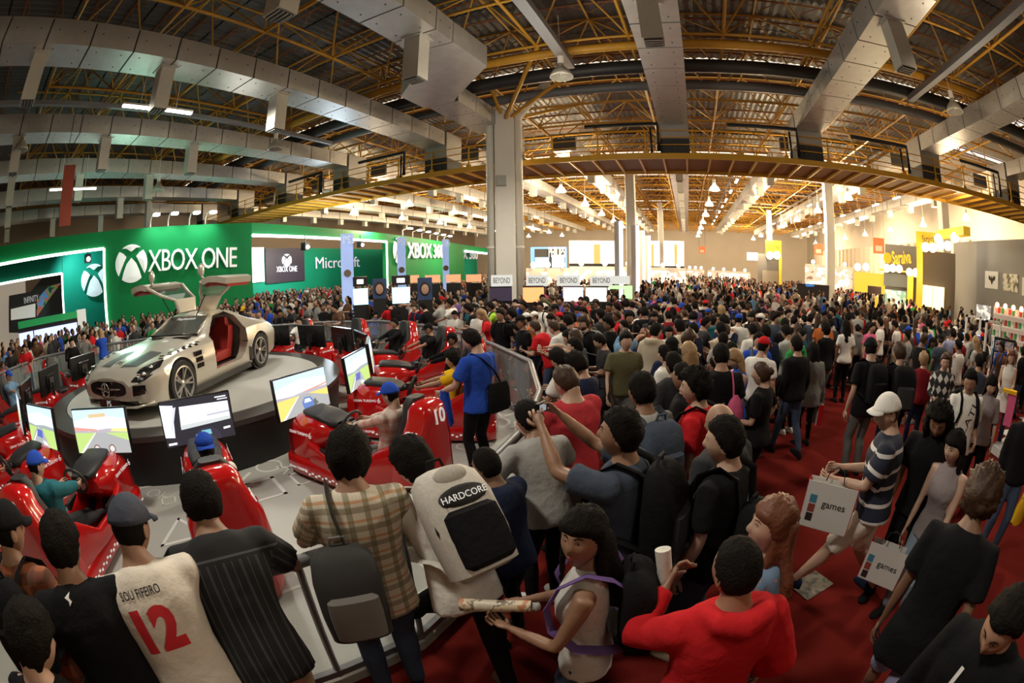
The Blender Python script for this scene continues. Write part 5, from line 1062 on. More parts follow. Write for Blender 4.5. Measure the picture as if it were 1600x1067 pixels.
        for e_ in (-1, 1):
            if sleeve in ('short', 'elbow'): arm_chain(sm_, e_, .72 if sleeve == 'short' else .95, .074 * ff, .080 * ff)
            elif sleeve == 'long': arm_chain(sm_, e_, 1.95, .067 * ff, .055 * ff, .050 * ff, .038 * ff)
            elif sleeve == 'thick': arm_chain(sm_, e_, 1.93, .082 * ff, .070 * ff, .064 * ff, .046 * ff)
            else: sm_.tube([pos(.44) + R1 @ Vector((e_ * .08, 0, .005)), pos(.455) + R1 @ Vector((e_ * (shw - .03), -.008, 0))], .055, 10)
        if hood: sm_.tube([pos(.50) + R1 @ Vector(q) for q in ((-.10, .07, -.0), (-.13, -.01, .03), (-.09, -.10, .04), (0, -.135, .03), (.09, -.10, .04), (.13, -.01, .03), (.10, .07, -.0))], [.025, .04, .05, .06, .05, .04, .025], 10)
        so = sm_.build('shirt', [CL[shirt] if isinstance(shirt, str) else shirt], t)
        def post(o, sh=sh):
            if isinstance(shirt, str): return
            me = o.data; n = len(me.vertices); co = np.empty(n * 3, 'f'); me.vertices.foreach_get('co', co); co = co.reshape(-1, 3); Ri = np.array(R1.transposed()); lc = (co - np.array(Pv)) @ Ri.T
            pat = lc.copy()
            for e_ in (-1, 1):
                Sh, El, Wr, af = sh[e_]; a = np.array(Sh); b = np.array(El) - a; L = np.linalg.norm(b); b /= L; q = (co - a) @ b; rad = co - a - q[:, None] * b; dist = np.linalg.norm(rad, axis=1)
                m = (q > .045) & (dist < .12) & (lc[:, 0] * e_ > shw - .03); ax2 = np.cross(b, np.array(R1 @ Vector((0, 1, 0)))); ax2 /= np.linalg.norm(ax2)
                pat[m, 2] = .45 - q[m]; pat[m, 0] = e_ * .25 + (rad[m] @ ax2); pat[m, 1] = rad[m] @ np.cross(ax2, b)
            at = me.attributes.new('pat', 'FLOAT_VECTOR', 'POINT'); at.data.foreach_set('vector', pat.astype('f').ravel())
        job(so, V, post, None, 3, (.005 if hero else .004) if wr is None else wr); P.shirt = so
    if legs:
        tm = MB(); tm.rings([ell(pos(-.12), R0, .13 * fat, .10 * fat, 16)] + tor(-.1, .07, .003 if fem else .009))
        for e_ in (-1, 1):
            Hp, Kn, An, f_ = lg[e_]; lf = fat * (1.02 if fem else 1) * (.92 if legtype == 'slim' else 1)
            if legtype == 'shorts': tm.tube([Hp + Vector((0, 0, .03)), Hp.lerp(Kn, .3), Hp.lerp(Kn, .7), Kn.lerp(Hp, .02)], [.10 * lf, .098 * lf, .088 * lf, .086 * lf], 12)
            else: tm.tube([Hp + Vector((0, 0, .03)), Hp.lerp(Kn, .3), Hp.lerp(Kn, .75), Kn, Kn.lerp(An, .3) + Vector((0, -.01, 0)), Kn.lerp(An, .65), An + Vector((0, 0, .0))], [q * lf for q in (.098, .092, .074, .068, .068, .058, .054)], 12)
        to = tm.build('trousers' if legtype != 'shorts' else 'shorts', [CL[legs] if isinstance(legs, str) else legs], t); job(to, V * 1.25, None, None, 2, .004); P.legs = to
    # shoes
    for e_ in (-1, 1):
        Hp, Kn, An, f_ = lg[e_]; Rf = rz3(f_[4]) @ rx(f_[3]); c_ = An - Vector((0, 0, .085)) ; 
        def fp(x, y, z): return An + Rf @ Vector((x, y, z - .085))
        rs = []
        for y, w, tp in ((-.075, .022, .05), (-.06, .034, .075), (-.02, .038, .10), (.03, .038, .095), (.08, .042, .068), (.13, .046, .052), (.165, .040, .042), (.185, .022, .03)):
            rs.append([fp(w * q, y, z) for q, z in ((-.8, .0), (.8, .0), (1.05, .018), (.95, tp * .6), (.5, tp), (-.5, tp), (-.95, tp * .6), (-1.05, .018))])
        MB().rings(rs).build('shoe', [CL[shoes] if isinstance(shoes, str) else shoes], t, True)
    # hair, cap, face
    style, hcol = hair; HM = HAIRS[hcol]; hs = (lambda d, f: hc + Rhd @ f(d))
    if style != 'bald':
        t_ = {'short': .017, 'buzz': .007, 'curly': .032, 'long': .020, 'bun': .014, 'pony': .014, 'medium': .026}[style]; t_ = t_ if not cap else .004
        f = hair_fn(t_, sum(map(ord, label)) % 50, 1.1 if style == 'curly' else 0, -.18 if style in ('medium', 'long') else 0)
        vs, fs = head_grid(n_, m_, lambda d: hc + Rhd @ f(d)); ho = MB().add(vs, fs).build('hair', [HM], t, True); P.hair = ho
        if style == 'long':
            L = [((0, -.045, .06), .085, .07), ((0, -.065, -.02), .095, .062), ((0, -.085, -.11), .105, .048), ((0, -.11, -.20), .11, .040), ((0, -.125, -.29), .10, .035), ((0, -.13, -.37), .06, .022)]
            lm = MB().rings([ell(hc + (Rhd.to_quaternion().slerp(R1.to_quaternion(), min(1, k * .3))).to_matrix() @ Vector(c_), Rhd, a, b, 14) for k, (c_, a, b) in enumerate(L)])
            for e_ in (-1, 1): lm.tube([hc + Rhd @ Vector((e_ * .075, .0, .03)), hc + Rhd @ Vector((e_ * .088, -.01, -.07)), hc + Rhd @ Vector((e_ * .095, -.02, -.16)), hc + Rhd @ Vector((e_ * .09, -.03, -.25))], [.02, .026, .028, .012], 8)
            lo = lm.build('long_hair', [HM], t); job(lo, V, None, None, 2, .012)
        if style == 'bun': MB().sphere(hc + Rhd @ Vector((0, -.115, .04)), .045, 12, 8).build('hair_bun', [HM], t, True)
        if style == 'pony': MB().tube([hc + Rhd @ Vector(q) for q in ((0, -.09, .04), (0, -.13, .03), (0, -.15, -.06), (0, -.145, -.2))], [.02, .03, .034, .01], 8).build('ponytail', [HM], t, True)
    if cap:
        cm, back = (cap if isinstance(cap, tuple) else (cap, 0)); f = hair_fn(.024, 3, 0, 0, 1)
        def cf(d):
            p = head_pt((d[0], d[1], d[2])); k = sst(d[2], .16, .24); return p + Vector(d) * (.021 * k - .03 * (1 - k))
        vs, fs = head_grid(n_, m_, lambda d: hc + Rhd @ cf(d)); co = MB().add(vs, fs); co.sphere(hc + Rhd @ Vector((0, 0, .136)), .008, 6, 4)
        CM_ = CL[cm] if isinstance(cm, str) else cm; cpo = co.build('cap', [CM_], t, True); Rb = Rhd @ rz3(back)
        br = MB(); top, bot = [], []
        for k in range(13):
            a = pi * (k / 12) ; x = .082 * cos(a); 
            for lst, dz in ((top, .006), (bot, 0)): lst.append([hc + Rb @ Vector((x, .06 + .03 * sin(a), .038 + dz)), hc + Rb @ Vector((x * 1.0, .08 + .095 * sin(a) ** .8, .026 + dz - .012 * abs(cos(a)))) ])
        g_ = [[a[0], a[1], b[1], b[0]] for a, b in zip(top, bot)]; br.rings(g_); br.build('cap_brim', [CM_], cpo, True); P.cap = cpo
    if eyes:
        def sf(x, z, o=0):
            dx, dz = x / .083, z / .125
            for _ in range(6):
                q = math.sqrt(max(.05, 1 - min(.95, dx * dx + dz * dz))); d = Vector((dx, q, dz)).normalized(); p = head_pt(d, fem); dx += (x - p.x) / .083; dz += (z - p.z) / .125
            return hc + Rhd @ (p + Vector((0, o, 0)))
        for e_ in (-1, 1):
            c_ = sf(e_ * .0295, .010, -.0075); eo = MB().sphere(c_, .0115, 12, 8).build('eye', [mat('eye_white', (.5, .46, .42), .3)], bo, True); MB().sphere(c_ + Rhd @ Vector((0, .0068, -.001)), .0060, 8, 6).build('iris', [mat('iris_dark', (.012, .007, .005), .2)], bo, True)
            MB().tube([sf(e_ * q[0], q[1], 0) for q in ((.012, .030), (.030, .036), (.048, .030))], [.003, .0042, .002], 6, flat=.6).build('eyebrow', [HM], bo)
            MB().tube([sf(e_ * q[0], q[1], .001) for q in ((.016, .013), (.029, .0195), (.044, .013))], [.0018, .0026, .0016], 5).build('eyelid', [SKINS[min(3, skin + 1)]], bo)
        MB().tube([sf(*q) for q in ((-.024, -.060), (-.008, -.0565), (0, -.058), (.008, -.0565), (.024, -.060))], [.0015, .003, .0026, .003, .0015], 6).tube([sf(*q) for q in ((-.02, -.063), (0, -.067), (.02, -.063))], [.0015, .004, .0015], 6).build('lips', [mat('lip', (.30, .09, .075) if not fem else (.38, .07, .07), .4)], bo, True)
        if beard:
            bf = lambda d: hc + Rhd @ (head_pt(d) + Vector(d) * (.007 * sst(-d[2], .38, .6) * (1 if abs(d[0]) > .25 or d[2] < -.68 else .0) - .004 * (1 - sst(-d[2], .38, .6)) - (0 if d[1] > -.1 else .02) - (.006 if (abs(d[0]) <= .25 and d[2] >= -.68) else 0)))
            vs, fs = head_grid(36, 26, bf); MB().add(vs, fs).build('beard', [HM], t, True)
    if glasses:
        gm = MB()
        for e_ in (-1, 1): gm.tube([hc + Rhd @ Vector((e_ * .031 + .022 * cos(a), .1, .006 + .016 * sin(a))) for a in np.linspace(0, 2 * pi, 13)[:-1]], .002, 5, closed=True).tube([hc + Rhd @ Vector(q) for q in ((e_ * .052, .1, .01), (e_ * .08, .0, .012))], .002, 5)
        gm.build('glasses', [BLACK], t, True)
    return P
def wmat(P, which='chest'):
    if which == 'chest': p, R = P.chest
    else: p, R = P.headc, P.Rh
    M = R.to_4x4(); M.translation = p; return P.M @ M
def ribbon(mb, pts, w=.022, th=.2, n=8, mi=0): return mb.tube(pts, w, n, flat=th, mi=mi, up=(0, 1, 0) if False else None)
def backpack(P, label, main='black', second='charcoal', size=1.0, group=None, off=.02, straps=1, strapm=None, side=0, z=0):
    """worn backpack: body, front pocket, top handle, shoulder straps"""
    M = wmat(P); t = thing('backpack', label, 'backpack', M.translation, 0, group); L = Matrix.Translation(-M.translation) @ M
    A, B = (CL[q] if isinstance(q, str) else q for q in (main, second)); s = size
    def bd(mb, nm, m): me = mb.mesh(nm, [m], 'auto'); me.transform(L); return link(nm, me, t)
    y0 = -.135 - off
    bdm = MB().rings([[Vector((side, 0, z)) + q for q in sup(0, y0 - yo * s, zz * s, w * s, d * s, 20, .6, 'z')] for zz, w, d, yo in ((-.25, .11, .05, .07), (-.235, .145, .09, .08), (-.1, .155, .10, .085), (.06, .155, .09, .08), (.16, .14, .07, .06), (.20, .10, .045, .045), (.212, .05, .02, .04))]); pk = bd(bdm, 'pack', A)
    pm_ = MB().rings([[Vector((side, 0, z)) + q for q in sup(0, y0 - .165 * s, zz * s, w * s, d * s, 16, .6, 'z')] for zz, w, d in ((-.22, .09, .02), (-.20, .115, .04), (-.08, .12, .045), (0, .115, .035), (.02, .09, .01))]); bd(pm_, 'front_pocket', B)
    bd(MB().tube([Vector((side, 0, z)) + Vector(q) * s + Vector((0, y0 * (1 - s), 0)) for q in ((-.04, y0 - .03, .2), (-.03, y0 - .04, .25), (.03, y0 - .04, .25), (.04, y0 - .03, .2))], .009, 6), 'top_handle', B)
    if straps:
        for e_ in (-1, 1):
            if straps == 1 or straps == 2 * e_ or straps is True: bd(MB().tube([Vector(q) for q in ((e_ * .07, y0, .15 * s + z), (e_ * .095, -.115, .205), (e_ * .105, -.01, .236), (e_ * .115, .10, .17), (e_ * .125, .155, .05), (e_ * .15, .135, -.06), (e_ * .20, .02, -.13), (e_ * .165, -.11, -.17), (e_ * .12, y0 - .02, -.2 * s + z))], .026, 8, flat=.28, up=(0, 0, 1)), 'shoulder_strap', CL[strapm] if isinstance(strapm, str) else (strapm or A))
    P.pack = t; P.packL = L; return t

# ---------------------------------------------------------------- patterned cloths (read the 'pat' attribute: metres across, depth, up the body)
def patmat(name, fn):
    m = bpy.data.materials.new(name); m.use_nodes = True; nt = m.node_tree; b = nt.nodes['Principled BSDF']; b.inputs['Roughness'].default_value = .85
    at = nt.nodes.new('ShaderNodeAttribute'); at.attribute_name = 'pat'; sp = nt.nodes.new('ShaderNodeSeparateXYZ'); nt.links.new(at.outputs['Vector'], sp.inputs[0])
    def mth(op, a, b_=None, c=None):
        n = nt.nodes.new('ShaderNodeMath'); n.operation = op
        for i, v in enumerate((a, b_, c)):
            if v is None: continue
            if isinstance(v, (int, float)): n.inputs[i].default_value = v
            else: nt.links.new(v, n.inputs[i])
        return n.outputs[0]
    def band(v, period, lo, hi, off=0):   # 1 inside [lo,hi] of each period
        f = mth('FRACT', mth('ADD', mth('DIVIDE', v, period), off + 10)); return mth('MULTIPLY', mth('GREATER_THAN', f, lo), mth('LESS_THAN', f, hi))
    def mix(f, a, b_):
        n = nt.nodes.new('ShaderNodeMix'); n.data_type = 'RGBA'
        if isinstance(f, (int, float)): n.inputs[0].default_value = f
        else: nt.links.new(f, n.inputs[0])
        for i, v in ((6, a), (7, b_)):
            if isinstance(v, tuple): n.inputs[i].default_value = (*v, 1)
            else: nt.links.new(v, n.inputs[i])
        return n.outputs[2]
    nt.links.new(fn(sp.outputs[0], sp.outputs[1], sp.outputs[2], band, mix, mth), b.inputs['Base Color']); return m
PLAID = patmat('cloth_plaid', lambda x, y, z, band, mix, mth: mix(mth('MULTIPLY', band(x, .016, .0, .2), .25), mix(mth('MULTIPLY', band(z, .085, .30, .62), .62), mix(mth('MULTIPLY', band(x, .085, .30, .62), .62), mix(mth('MULTIPLY', band(z, .085, .80, .95), .8), (.62, .56, .45), (.52, .25, .10)), (.12, .12, .05)), (.14, .12, .06)), (.5, .3, .15)))
PINS = patmat('cloth_pinstripe', lambda x, y, z, band, mix, mth: mix(mth('MULTIPLY', band(mth('ADD', x, mth('MULTIPLY', z, .02)), .075, .1, .26), mth('LESS_THAN', z, .40)), mix(mth('MULTIPLY', band(x, .075, .55, .58), mth('LESS_THAN', z, .40)), mix(band(z, 10, .0415, .0425), (.004, .004, .005), (.07, .07, .07)), (.09, .09, .09)), (.035, .036, .038)))
NAVYST = patmat('cloth_navy_stripe', lambda x, y, z, band, mix, mth: mix(band(z, .13, .40, .62, .1), (.012, .016, .035), (.60, .58, .56)))
ARGYLE = patmat('cloth_argyle', lambda x, y, z, band, mix, mth: mix(mth('LESS_THAN', mth('ADD', mth('ABSOLUTE', mth('SUBTRACT', mth('FRACT', mth('ADD', mth('DIVIDE', x, .12), 10)), .5)), mth('ABSOLUTE', mth('SUBTRACT', mth('FRACT', mth('ADD', mth('DIVIDE', z, .17), 10)), .5))), .42), (.012, .012, .014), (.6, .58, .54)))
FLORAL = patmat('cloth_floral', lambda x, y, z, band, mix, mth: mix(mth('MULTIPLY', band(mth('ADD', x, mth('MULTIPLY', z, .37)), .055, .3, .55), band(mth('SUBTRACT', z, mth('MULTIPLY', x, .41)), .06, .35, .6)), (.16, .26, .40), (.55, .28, .18)))
ORPL = patmat('cloth_orange_plaid', lambda x, y, z, band, mix, mth: mix(mth('MULTIPLY', band(z, .11, .2, .6), .6), mix(mth('MULTIPLY', band(x, .10, .3, .6), .6), (.30, .085, .03), (.05, .02, .015)), (.07, .03, .02)))
PKPL = patmat('cloth_pink_plaid', lambda x, y, z, band, mix, mth: mix(mth('MULTIPLY', band(z, .13, .2, .6), .6), mix(mth('MULTIPLY', band(x, .12, .3, .6), .5), (.62, .52, .46), (.5, .2, .16)), (.5, .2, .17)))
PAISLEY = cloth('grey_print', (.24, .20, .20)); YELJ = cloth('jersey_yellow', (.75, .45, .01))
DECALS = []
def decal(P, txt, w, hh, mat_, x=0, z=.36, back=1, shear=0, bold=0, nm='printed_lettering', ang=0):
    """flat print laid onto the cloth: done after the cloth is meshed"""
    DECALS.append((P, txt, w, hh, mat_, x, z, back, bold, nm, ang))
def run_decals():
    bpy.context.view_layer.update()
    for P, txt, w, hh, mat_, x, z, back, bold, nm, ang in DECALS:
        me = text_mesh(txt, 1, 0, 0, bold) if isinstance(txt, str) else None
        bm = bmesh.new()
        if me: bm.from_mesh(me)
        else:
            for poly in txt: bm.faces.new([bm.verts.new((p[0], p[1], 0)) for p in poly])
        xs = [v.co.x for v in bm.verts]; ys = [v.co.y for v in bm.verts]; ax, ay = max(xs) - min(xs), max(ys) - min(ys); mx, my = (max(xs) + min(xs)) / 2, (max(ys) + min(ys)) / 2
        for v in bm.verts: v.co = Vector(((v.co.x - mx) / ax * w, (v.co.y - my) / ay * hh, 0))
        for axis, ext in ((0, w), (1, hh)):
            k = int(ext / .02)
            for i in range(1, k):
                c_ = [0, 0, 0]; c_[axis] = -ext / 2 + ext * i / k; n_ = [0, 0, 0]; n_[axis] = 1
                bmesh.ops.bisect_plane(bm, geom=bm.verts[:] + bm.edges[:] + bm.faces[:], plane_co=c_, plane_no=n_)
        sh = P.shirt if not isinstance(back, tuple) else back[1]; ori = (P.chest[0], P.chest[1]) if not isinstance(back, tuple) else (back[2], back[3]); bk = back if not isinstance(back, tuple) else back[0]
        bv = BVHTree.FromPolygons([v.co.copy() for v in sh.data.vertices], [tuple(p.vertices) for p in sh.data.polygons])
        p0, R = ori; sgn = -1 if bk == 1 else 1; Rz_ = Matrix.Rotation(radians(ang), 3, 'Z'); off = .32 if not isinstance(back, tuple) else 0
        for v in bm.verts:
            q = Rz_ @ v.co; l = Vector((x + q.x * (1 if bk == 1 else -1), sgn * .6, z - off + q.y)); o = p0 + R @ l; d = R @ Vector((0, -sgn, 0)); hit = bv.ray_cast(o, d)
            v.co = (hit[0] - d * .004) if hit[0] is not None else o + d * .45
        me2 = bpy.data.meshes.new(nm); bm.to_mesh(me2); bm.free(); me2.materials.append(mat_); link(nm, me2, sh)
INKW = mat('ink_white', (.75, .74, .70), .7); INKR = mat('ink_red', (.60, .02, .03), .7); INKK = mat('ink_black', (.015, .015, .015), .7)
def gadget(nm, label, cat, P, side_, mb, m, off=(0, 0, 0), rot=None, group=None):
    w, fa = P.wr[side_]; o = mb.build(nm, m, None, 'auto', loc=w + Vector(off), rot=rot, label=label, cat=cat, group=group); return o
# ================================================================ the people nearest to the camera
RAILH = dict(hl=(-.24, .46, 1.13), hr=(.24, .46, 1.13), curl=(55, 55))
P = person('person in orange and brown plaid shirt and black cap at the far left edge', (-2.346, -0.428), 52, hero=1, shirt=ORPL, skin=1, cap='black', lean=8, head=(-25, 12, 0), sleeve='short', legs='charcoal')
backpack(P, 'black backpack with lime edge worn by the person in orange plaid at far left', 'black', 'black')
P = person('person with short black hair in a plain black shirt, second at the left rail', (-1.816, -0.099), 72, h=1.8, fat=1.12, lean=22, pz=-.0, py=-.05, head=(-15, 15, 0), skin=2, shirt='black', legs='charcoal', **RAILH)
decal(P, [[(-.1, -1), (.5, -.4), (.2, .2), (.6, 1), (-.5, .3), (0, -.3)]], .035, .05, INKW, -.02, .49)
P = person('person in white tee with a big red 12 and slate cap leaning on the rail', (-1.707, 0.28), 74, h=1.80, fat=1.12, lean=24, py=-.05, head=(-30, 18, 0), skin=1, shirt='offwhite', cap=(cloth('cap_slate', (.055, .062, .085)), -8), legs='denim', hem=-.16, **RAILH)
decal(P, 'SOU FIFEIRO', .19, .036, INKK, -.04, .44, bold=.01); decal(P, '12', .20, .19, INKR, -.03, .29, bold=.05)
P = person('person in black pin-striped short-sleeved shirt and khaki trousers leaning on the rail', (-1.612, 0.667), 66, h=1.82, lean=33, py=-.05, head=(0, 22, 0), skin=2, hair=('short', 'black'), shirt=PINS, legs='khaki', fat=1.08, hem=-.14, hl=(-.30, .48, 1.12), hr=(.30, .48, 1.12), curl=(55, 55))
P = person('person in beige plaid shirt and jeans with a grey sling bag', (-1.423, 1.417), 50, h=1.80, fat=1.1, lean=10, head=(-20, 16, 0), skin=1, hair=('medium', 'black'), shirt=PLAID, legs='denim', hem=-.14, hl=(-.26, .42, 1.13), hr=(.22, .46, 1.13), curl=(50, 50))
bp = backpack(P, 'black and grey teardrop sling bag on the back of the beige plaid shirt', mat('bag_black', (.025, .024, .023), .8), mat('bag_grey', (.14, .13, .12), .8), 1.0, straps=0, side=-.13, z=-.19)
M = wmat(P); L = Matrix.Translation(-M.translation) @ M; me = MB().tube([(-.10, -.17, .03), (-.12, -.145, .14), (-.125, -.10, .215), (-.12, .0, .238), (-.11, .10, .17), (-.02, .15, .03), (.08, .145, -.12)], .042, 8, flat=.2).mesh('shoulder_strap', [bpy.data.materials['bag_black']], 'auto'); me.transform(L); link('shoulder_strap', me, bp)
P = person('person in white top with black trousers leaning in, one foot on the stand edge', (-1.105, 1.758), 62, h=1.76, lean=30, bend=8, py=-.08, head=(18, 20, 0), skin=4, hair=('medium', 'black'), shirt='white', legs='black', sleeve='elbow', hl=(-.22, .55, 1.08), hr=(.26, .55, 1.08), fl=(-.16, .52, .16, 0, 5), fr=(.12, -.30, 0, 0, -10), shoes='brown', curl=(55, 55), hem=-.14)
bp = backpack(P, 'large white and black patterned backpack with lettering on a leaning person', mat('pack_white', (.50, .47, .42), .8, noise=.25, scale=60), 'black', 1.18)
HC = (P, bp)
P = person('child in navy jacket with glasses leaning on the rail beside the white backpack', (-0.964, 2.238), 70, h=1.52, lean=14, head=(8, 12, 0), skin=3, hair=('buzz', 'black'), shirt='navy', sleeve='thick', legs='black', glasses=1, hl=(-.22, .44, 1.28), hr=(.22, .44, 1.28), curl=(55, 55))
P = person('person at bottom left in black holding a tablet, seen from behind', (-1.454, -0.527), 48, h=1.72, lean=12, head=(-22, 32, 0), skin=4, hair=('medium', 'black'), shirt='black', sleeve='long', legs='charcoal', hl=(-.12, .36, 1.12), hr=(.16, .38, 1.14), nl=(0, .2, 1), nr=(0, .2, 1), curl=(25, 25))
bevel_me = bevel(MB().bb((-.12, -.085, -.004), (.12, .085, .004)).mesh('tablet', [BLK]), .004, 1); tb = link('tablet', bevel_me, None, (P.wr[1][0] + P.wr[-1][0]) / 2 + Vector((0, 0, .03)), (radians(20), 0, radians(48)), label='dark tablet held by the person at bottom left', cat='tablet')
PG = P = person('woman in white tank top looking back over a purple-strapped backpack', (-0.263, 1.511), 98, h=1.64, fem=1, lean=4, head=(64, -12, 4), skin=2, hair=('long', 'black'), shirt=cloth('tank_print', (.52, .50, .47)), sleeve='none', legs='denim', eyes=1, hl=(-.10, .34, 1.12), hr=(.06, .30, 1.18), nl=(0, 0, 1), nr=(0, -.5, -1), pl=(-.5, -.6, -.6), pr=(.6, -.6, -.6), curl=(50, 50))
backpack(P, 'black backpack with purple straps worn by the woman in white tank top', 'black', 'black', 1.0, strapm='purple')
w = (P.wr[-1][0] + P.wr[1][0]) / 2 + Vector((-.02, 0, .035))
mz = MB()
for k, r_ in enumerate((.032, .028, .024)): mz.tube([(-.20, 0, 0), (.14, 0, 0)], [r_ * 1.05, r_ * .9], 14, cap=(k == 2))
mz.build('rolled_magazine', [artmat('magazine_print', [(.55, .48, .36), (.6, .55, .45), (.2, .15, .1), (.6, .5, .35), (.5, .2, .1)], 14, 0)], None, 'auto', loc=w, rot=(0, radians(-8), radians(12)), label='rolled cream magazine held by the woman in white tank top', cat='magazine')
P = person('man in slate polo raising a compact camera with both hands', (-0.269, 2.305), 76, h=1.80, fat=1.08, lean=2, head=(14, -4, 0), skin=2, hair=('short', 'black'), shirt='slate', legs='greyjeans', eyes=1, hl=(-.10, .44, 1.60), hr=(.10, .44, 1.62), pl=(-.7, -.1, -1), pr=(.7, -.1, -1), nl=(.6, .5, 0), nr=(-.6, .5, 0), curl=(48, 48))
backpack(P, 'large black backpack worn by the man raising a camera', 'black', 'charcoal', 1.1)
q = (P.wr[-1][0] + P.wr[1][0]) / 2 + Vector((-.03, .01, .03)); cmo = thing('compact_camera', 'small black compact camera held up by the man in slate polo', 'camera', q, radians(76))
me = bevel(MB().bb((-.055, -.014, -.03), (.055, .014, .03)).mesh('camera_body', [BLK]), .006, 2); link('camera_body', me, cmo); MB().lathe([(.022, .01), (.022, .03), (.018, .032), (.016, .026)], n=16, axis='Y').build('lens', [BLACK], cmo, True); MB().bb((-.04, -.016, -.022), (.03, -.0142, .022)).build('camera_display', [emis('display_dim', (.5, .55, .6), .6)], cmo)
RH = P = person('boy in bright red hoodie with cropped dark hair, bottom centre', (0.331, 1.271), 20, h=1.68, lean=4, head=(10, 6, 0), skin=2, hair=('buzz', 'black'), shirt='red', sleeve='thick', hood=1, legs='denim', hl=(-.16, .34, 1.36), hr=(.3, .05, .95), nl=(.8, .2, .3), pl=(-.8, -.2, -1), curl=(60, 30))
MB().tube([P.wr[-1][0] + Vector((-.03, -.01, -.06)), P.wr[-1][0] + Vector((-.07, .02, .10))], [.033, .036], 16).build('paper_cup', [mat('cup_white', (.6, .58, .52), .6, noise=.3, scale=20)], None, 'auto', label='white rolled flyer cup held by the boy in red hoodie', cat='cup')
P = person('woman with long auburn hair in blue floral blouse facing left', (0.523, 1.672), 62, h=1.66, fem=1, fat=1.18, lean=3, head=(38, -10, 0), skin=4, hair=('long', 'auburn'), shirt=FLORAL, sleeve='elbow', legs='denim', eyes=1, hem=-.2, dress=.6, hl=(-.2, .2, .95), hr=(.22, .15, .95))
P = person('man in black tee with white bearded-face print and black shoulder bag', (0.338, 2.401), 58, h=1.76, lean=2, head=(22, 4, 0), skin=4, hair=('short', 'black'), shirt='black', legs='denim', shoes='cream', hem=-.14)
decal(P, [[(-.4, -.2), (-.5, .5), (-.2, .95), (.3, .95), (.5, .5), (.3, -.1), (.9, -.9), (.1, -1), (0, -.5), (-.3, -1), (-.8, -1)]], .09, .15, INKW, .07, .32, nm='printed_face')
backpack(P, 'black backpack hanging low on the black tee with white print', 'black', 'black', .95, z=-.14)
P = person('bald man in dark grey sweater behind the black tee with white print', (0.333, 2.827), 50, h=1.72, fat=1.15, skin=1, hair=('bald', 'black'), shirt='charcoal', sleeve='thick', legs='greyjeans', head=(10, 12, 0))
P = person('young man in red tee with black backpack facing left', (0.151, 3.558), 75, h=1.76, skin=4, hair=('curly', 'black'), shirt='red', legs='denim', head=(10, 3, 0), eyes=1)
backpack(P, 'black backpack on the red tee', 'black', 'black')
P = person('man in light grey tee wearing a blue backpack, seen from behind', (-0.27, 3.251), 42, h=1.78, skin=2, shirt='lightgrey', legs='lightdenim', head=(5, 6, 0))
backpack(P, 'blue-grey backpack with red piping on the light grey tee', 'slate', 'slate', strapm='slate')
P = person('heavy man in salmon red polo seen from behind at the glass barrier', (-0.916, 3.54), 55, h=1.74, fat=1.38, skin=4, hair=('short', 'brown'), shirt='salmon', legs='greyjeans', head=(10, 20, 0), hl=(-.2, .42, 1.15), hr=(.2, .42, 1.15))
P = person('boy in grey tee with black trim leaning on the glass barrier', (-0.871, 2.75), 48, h=1.66, lean=22, skin=2, shirt='lightgrey', legs='black', head=(15, 18, 0), hl=(-.30, .44, 1.2), hr=(.25, .46, 1.2), shoes='white')
P = person('woman in black with hair bun, hand on hip, at the open carpet', (0.928, 4.785), 60, h=1.62, fem=1, fat=1.1, skin=4, hair=('bun', 'brown'), shirt='black', legs='black', head=(5, 5, 0), hr=(.20, .02, 1.0), pr=(1, -.4, 0), hl=(-.15, .25, 1.1))
P = person('woman with long fair-brown hair in blue dress beside the man in black tee', (0.739, 5.651), 110, h=1.62, fem=1, skin=4, hair=('long', 'fair'), shirt='blue', sleeve='none', legs='greyjeans', head=(0, 25, 0), hl=(-.1, .3, 1.05), hr=(.12, .3, 1.05))
P = person('man in plain black tee seen from behind beside the blue dress', (0.434, 4.857), 18, h=1.78, skin=1, hair=('buzz', 'black'), shirt='black', legs='greyjeans')
# pink drawstring bag
M = wmat(P); L = Matrix.Translation(-M.translation) @ M
t = thing('drawstring_bag', 'pink drawstring bag hanging on the back of the man in black tee', 'bag', M.translation); 
for nm, mb in (('sack', MB().rings([sup(.12, -.17, z, a, b, 14, .8, 'z') for z, a, b in ((-.34, .03, .02), (-.3, .09, .05), (-.15, .10, .06), (-.05, .06, .04), (0, .02, .02))])), ('strap', MB().tube([(.10, -.15, -.02), (.09, -.14, .1), (.09, -.09, .19), (.10, .0, .2)], .018, 6, flat=.4))): me = mb.mesh(nm, [CL['pink']], 'auto'); me.transform(L); link(nm, me, t)
CM = P = person('man in white cap and navy striped polo with light shorts, walking with a white bag', (1.798, 3.098), 62, h=1.80, fat=1.12, lean=4, head=(30, 8, 0), skin=4, hair=('short', 'brown'), cap='white', shirt=NAVYST, legs='offwhite', legtype='shorts', shoes='navy', hl=(-.16, .36, 1.08), hr=(.05, .34, 1.10), nr=(-1, 0, 0), fl=(-.12, .48, .0, 0, 0), fr=(.12, -.28, .05, 25, 0), pz=-.04, eyes=1)
P = person('man with long curly black hair and beard in black v-neck looking down', (2.251, 3.04), 140, h=1.76, lean=2, head=(0, 28, 0), skin=2, hair=('curly', 'black'), shirt='black', legs='black', eyes=1, beard=1)
lc = MB()
for a in np.linspace(0, 2 * pi, 15)[:-1]:
    if sin(a) > .75: continue
    for zz, rr in ((.03, .105), (-.05, .115), (-.12, .11)): lc.sphere(P.headc + P.Rh @ Vector((rr * .95 * cos(a), rr * sin(a) - .02, zz)), (.035, .035, .05), 8, 6)
lo = lc.build('curly_hair', [HAIRS['black']], P.root); job(lo, .014, None, None, 1, .012)
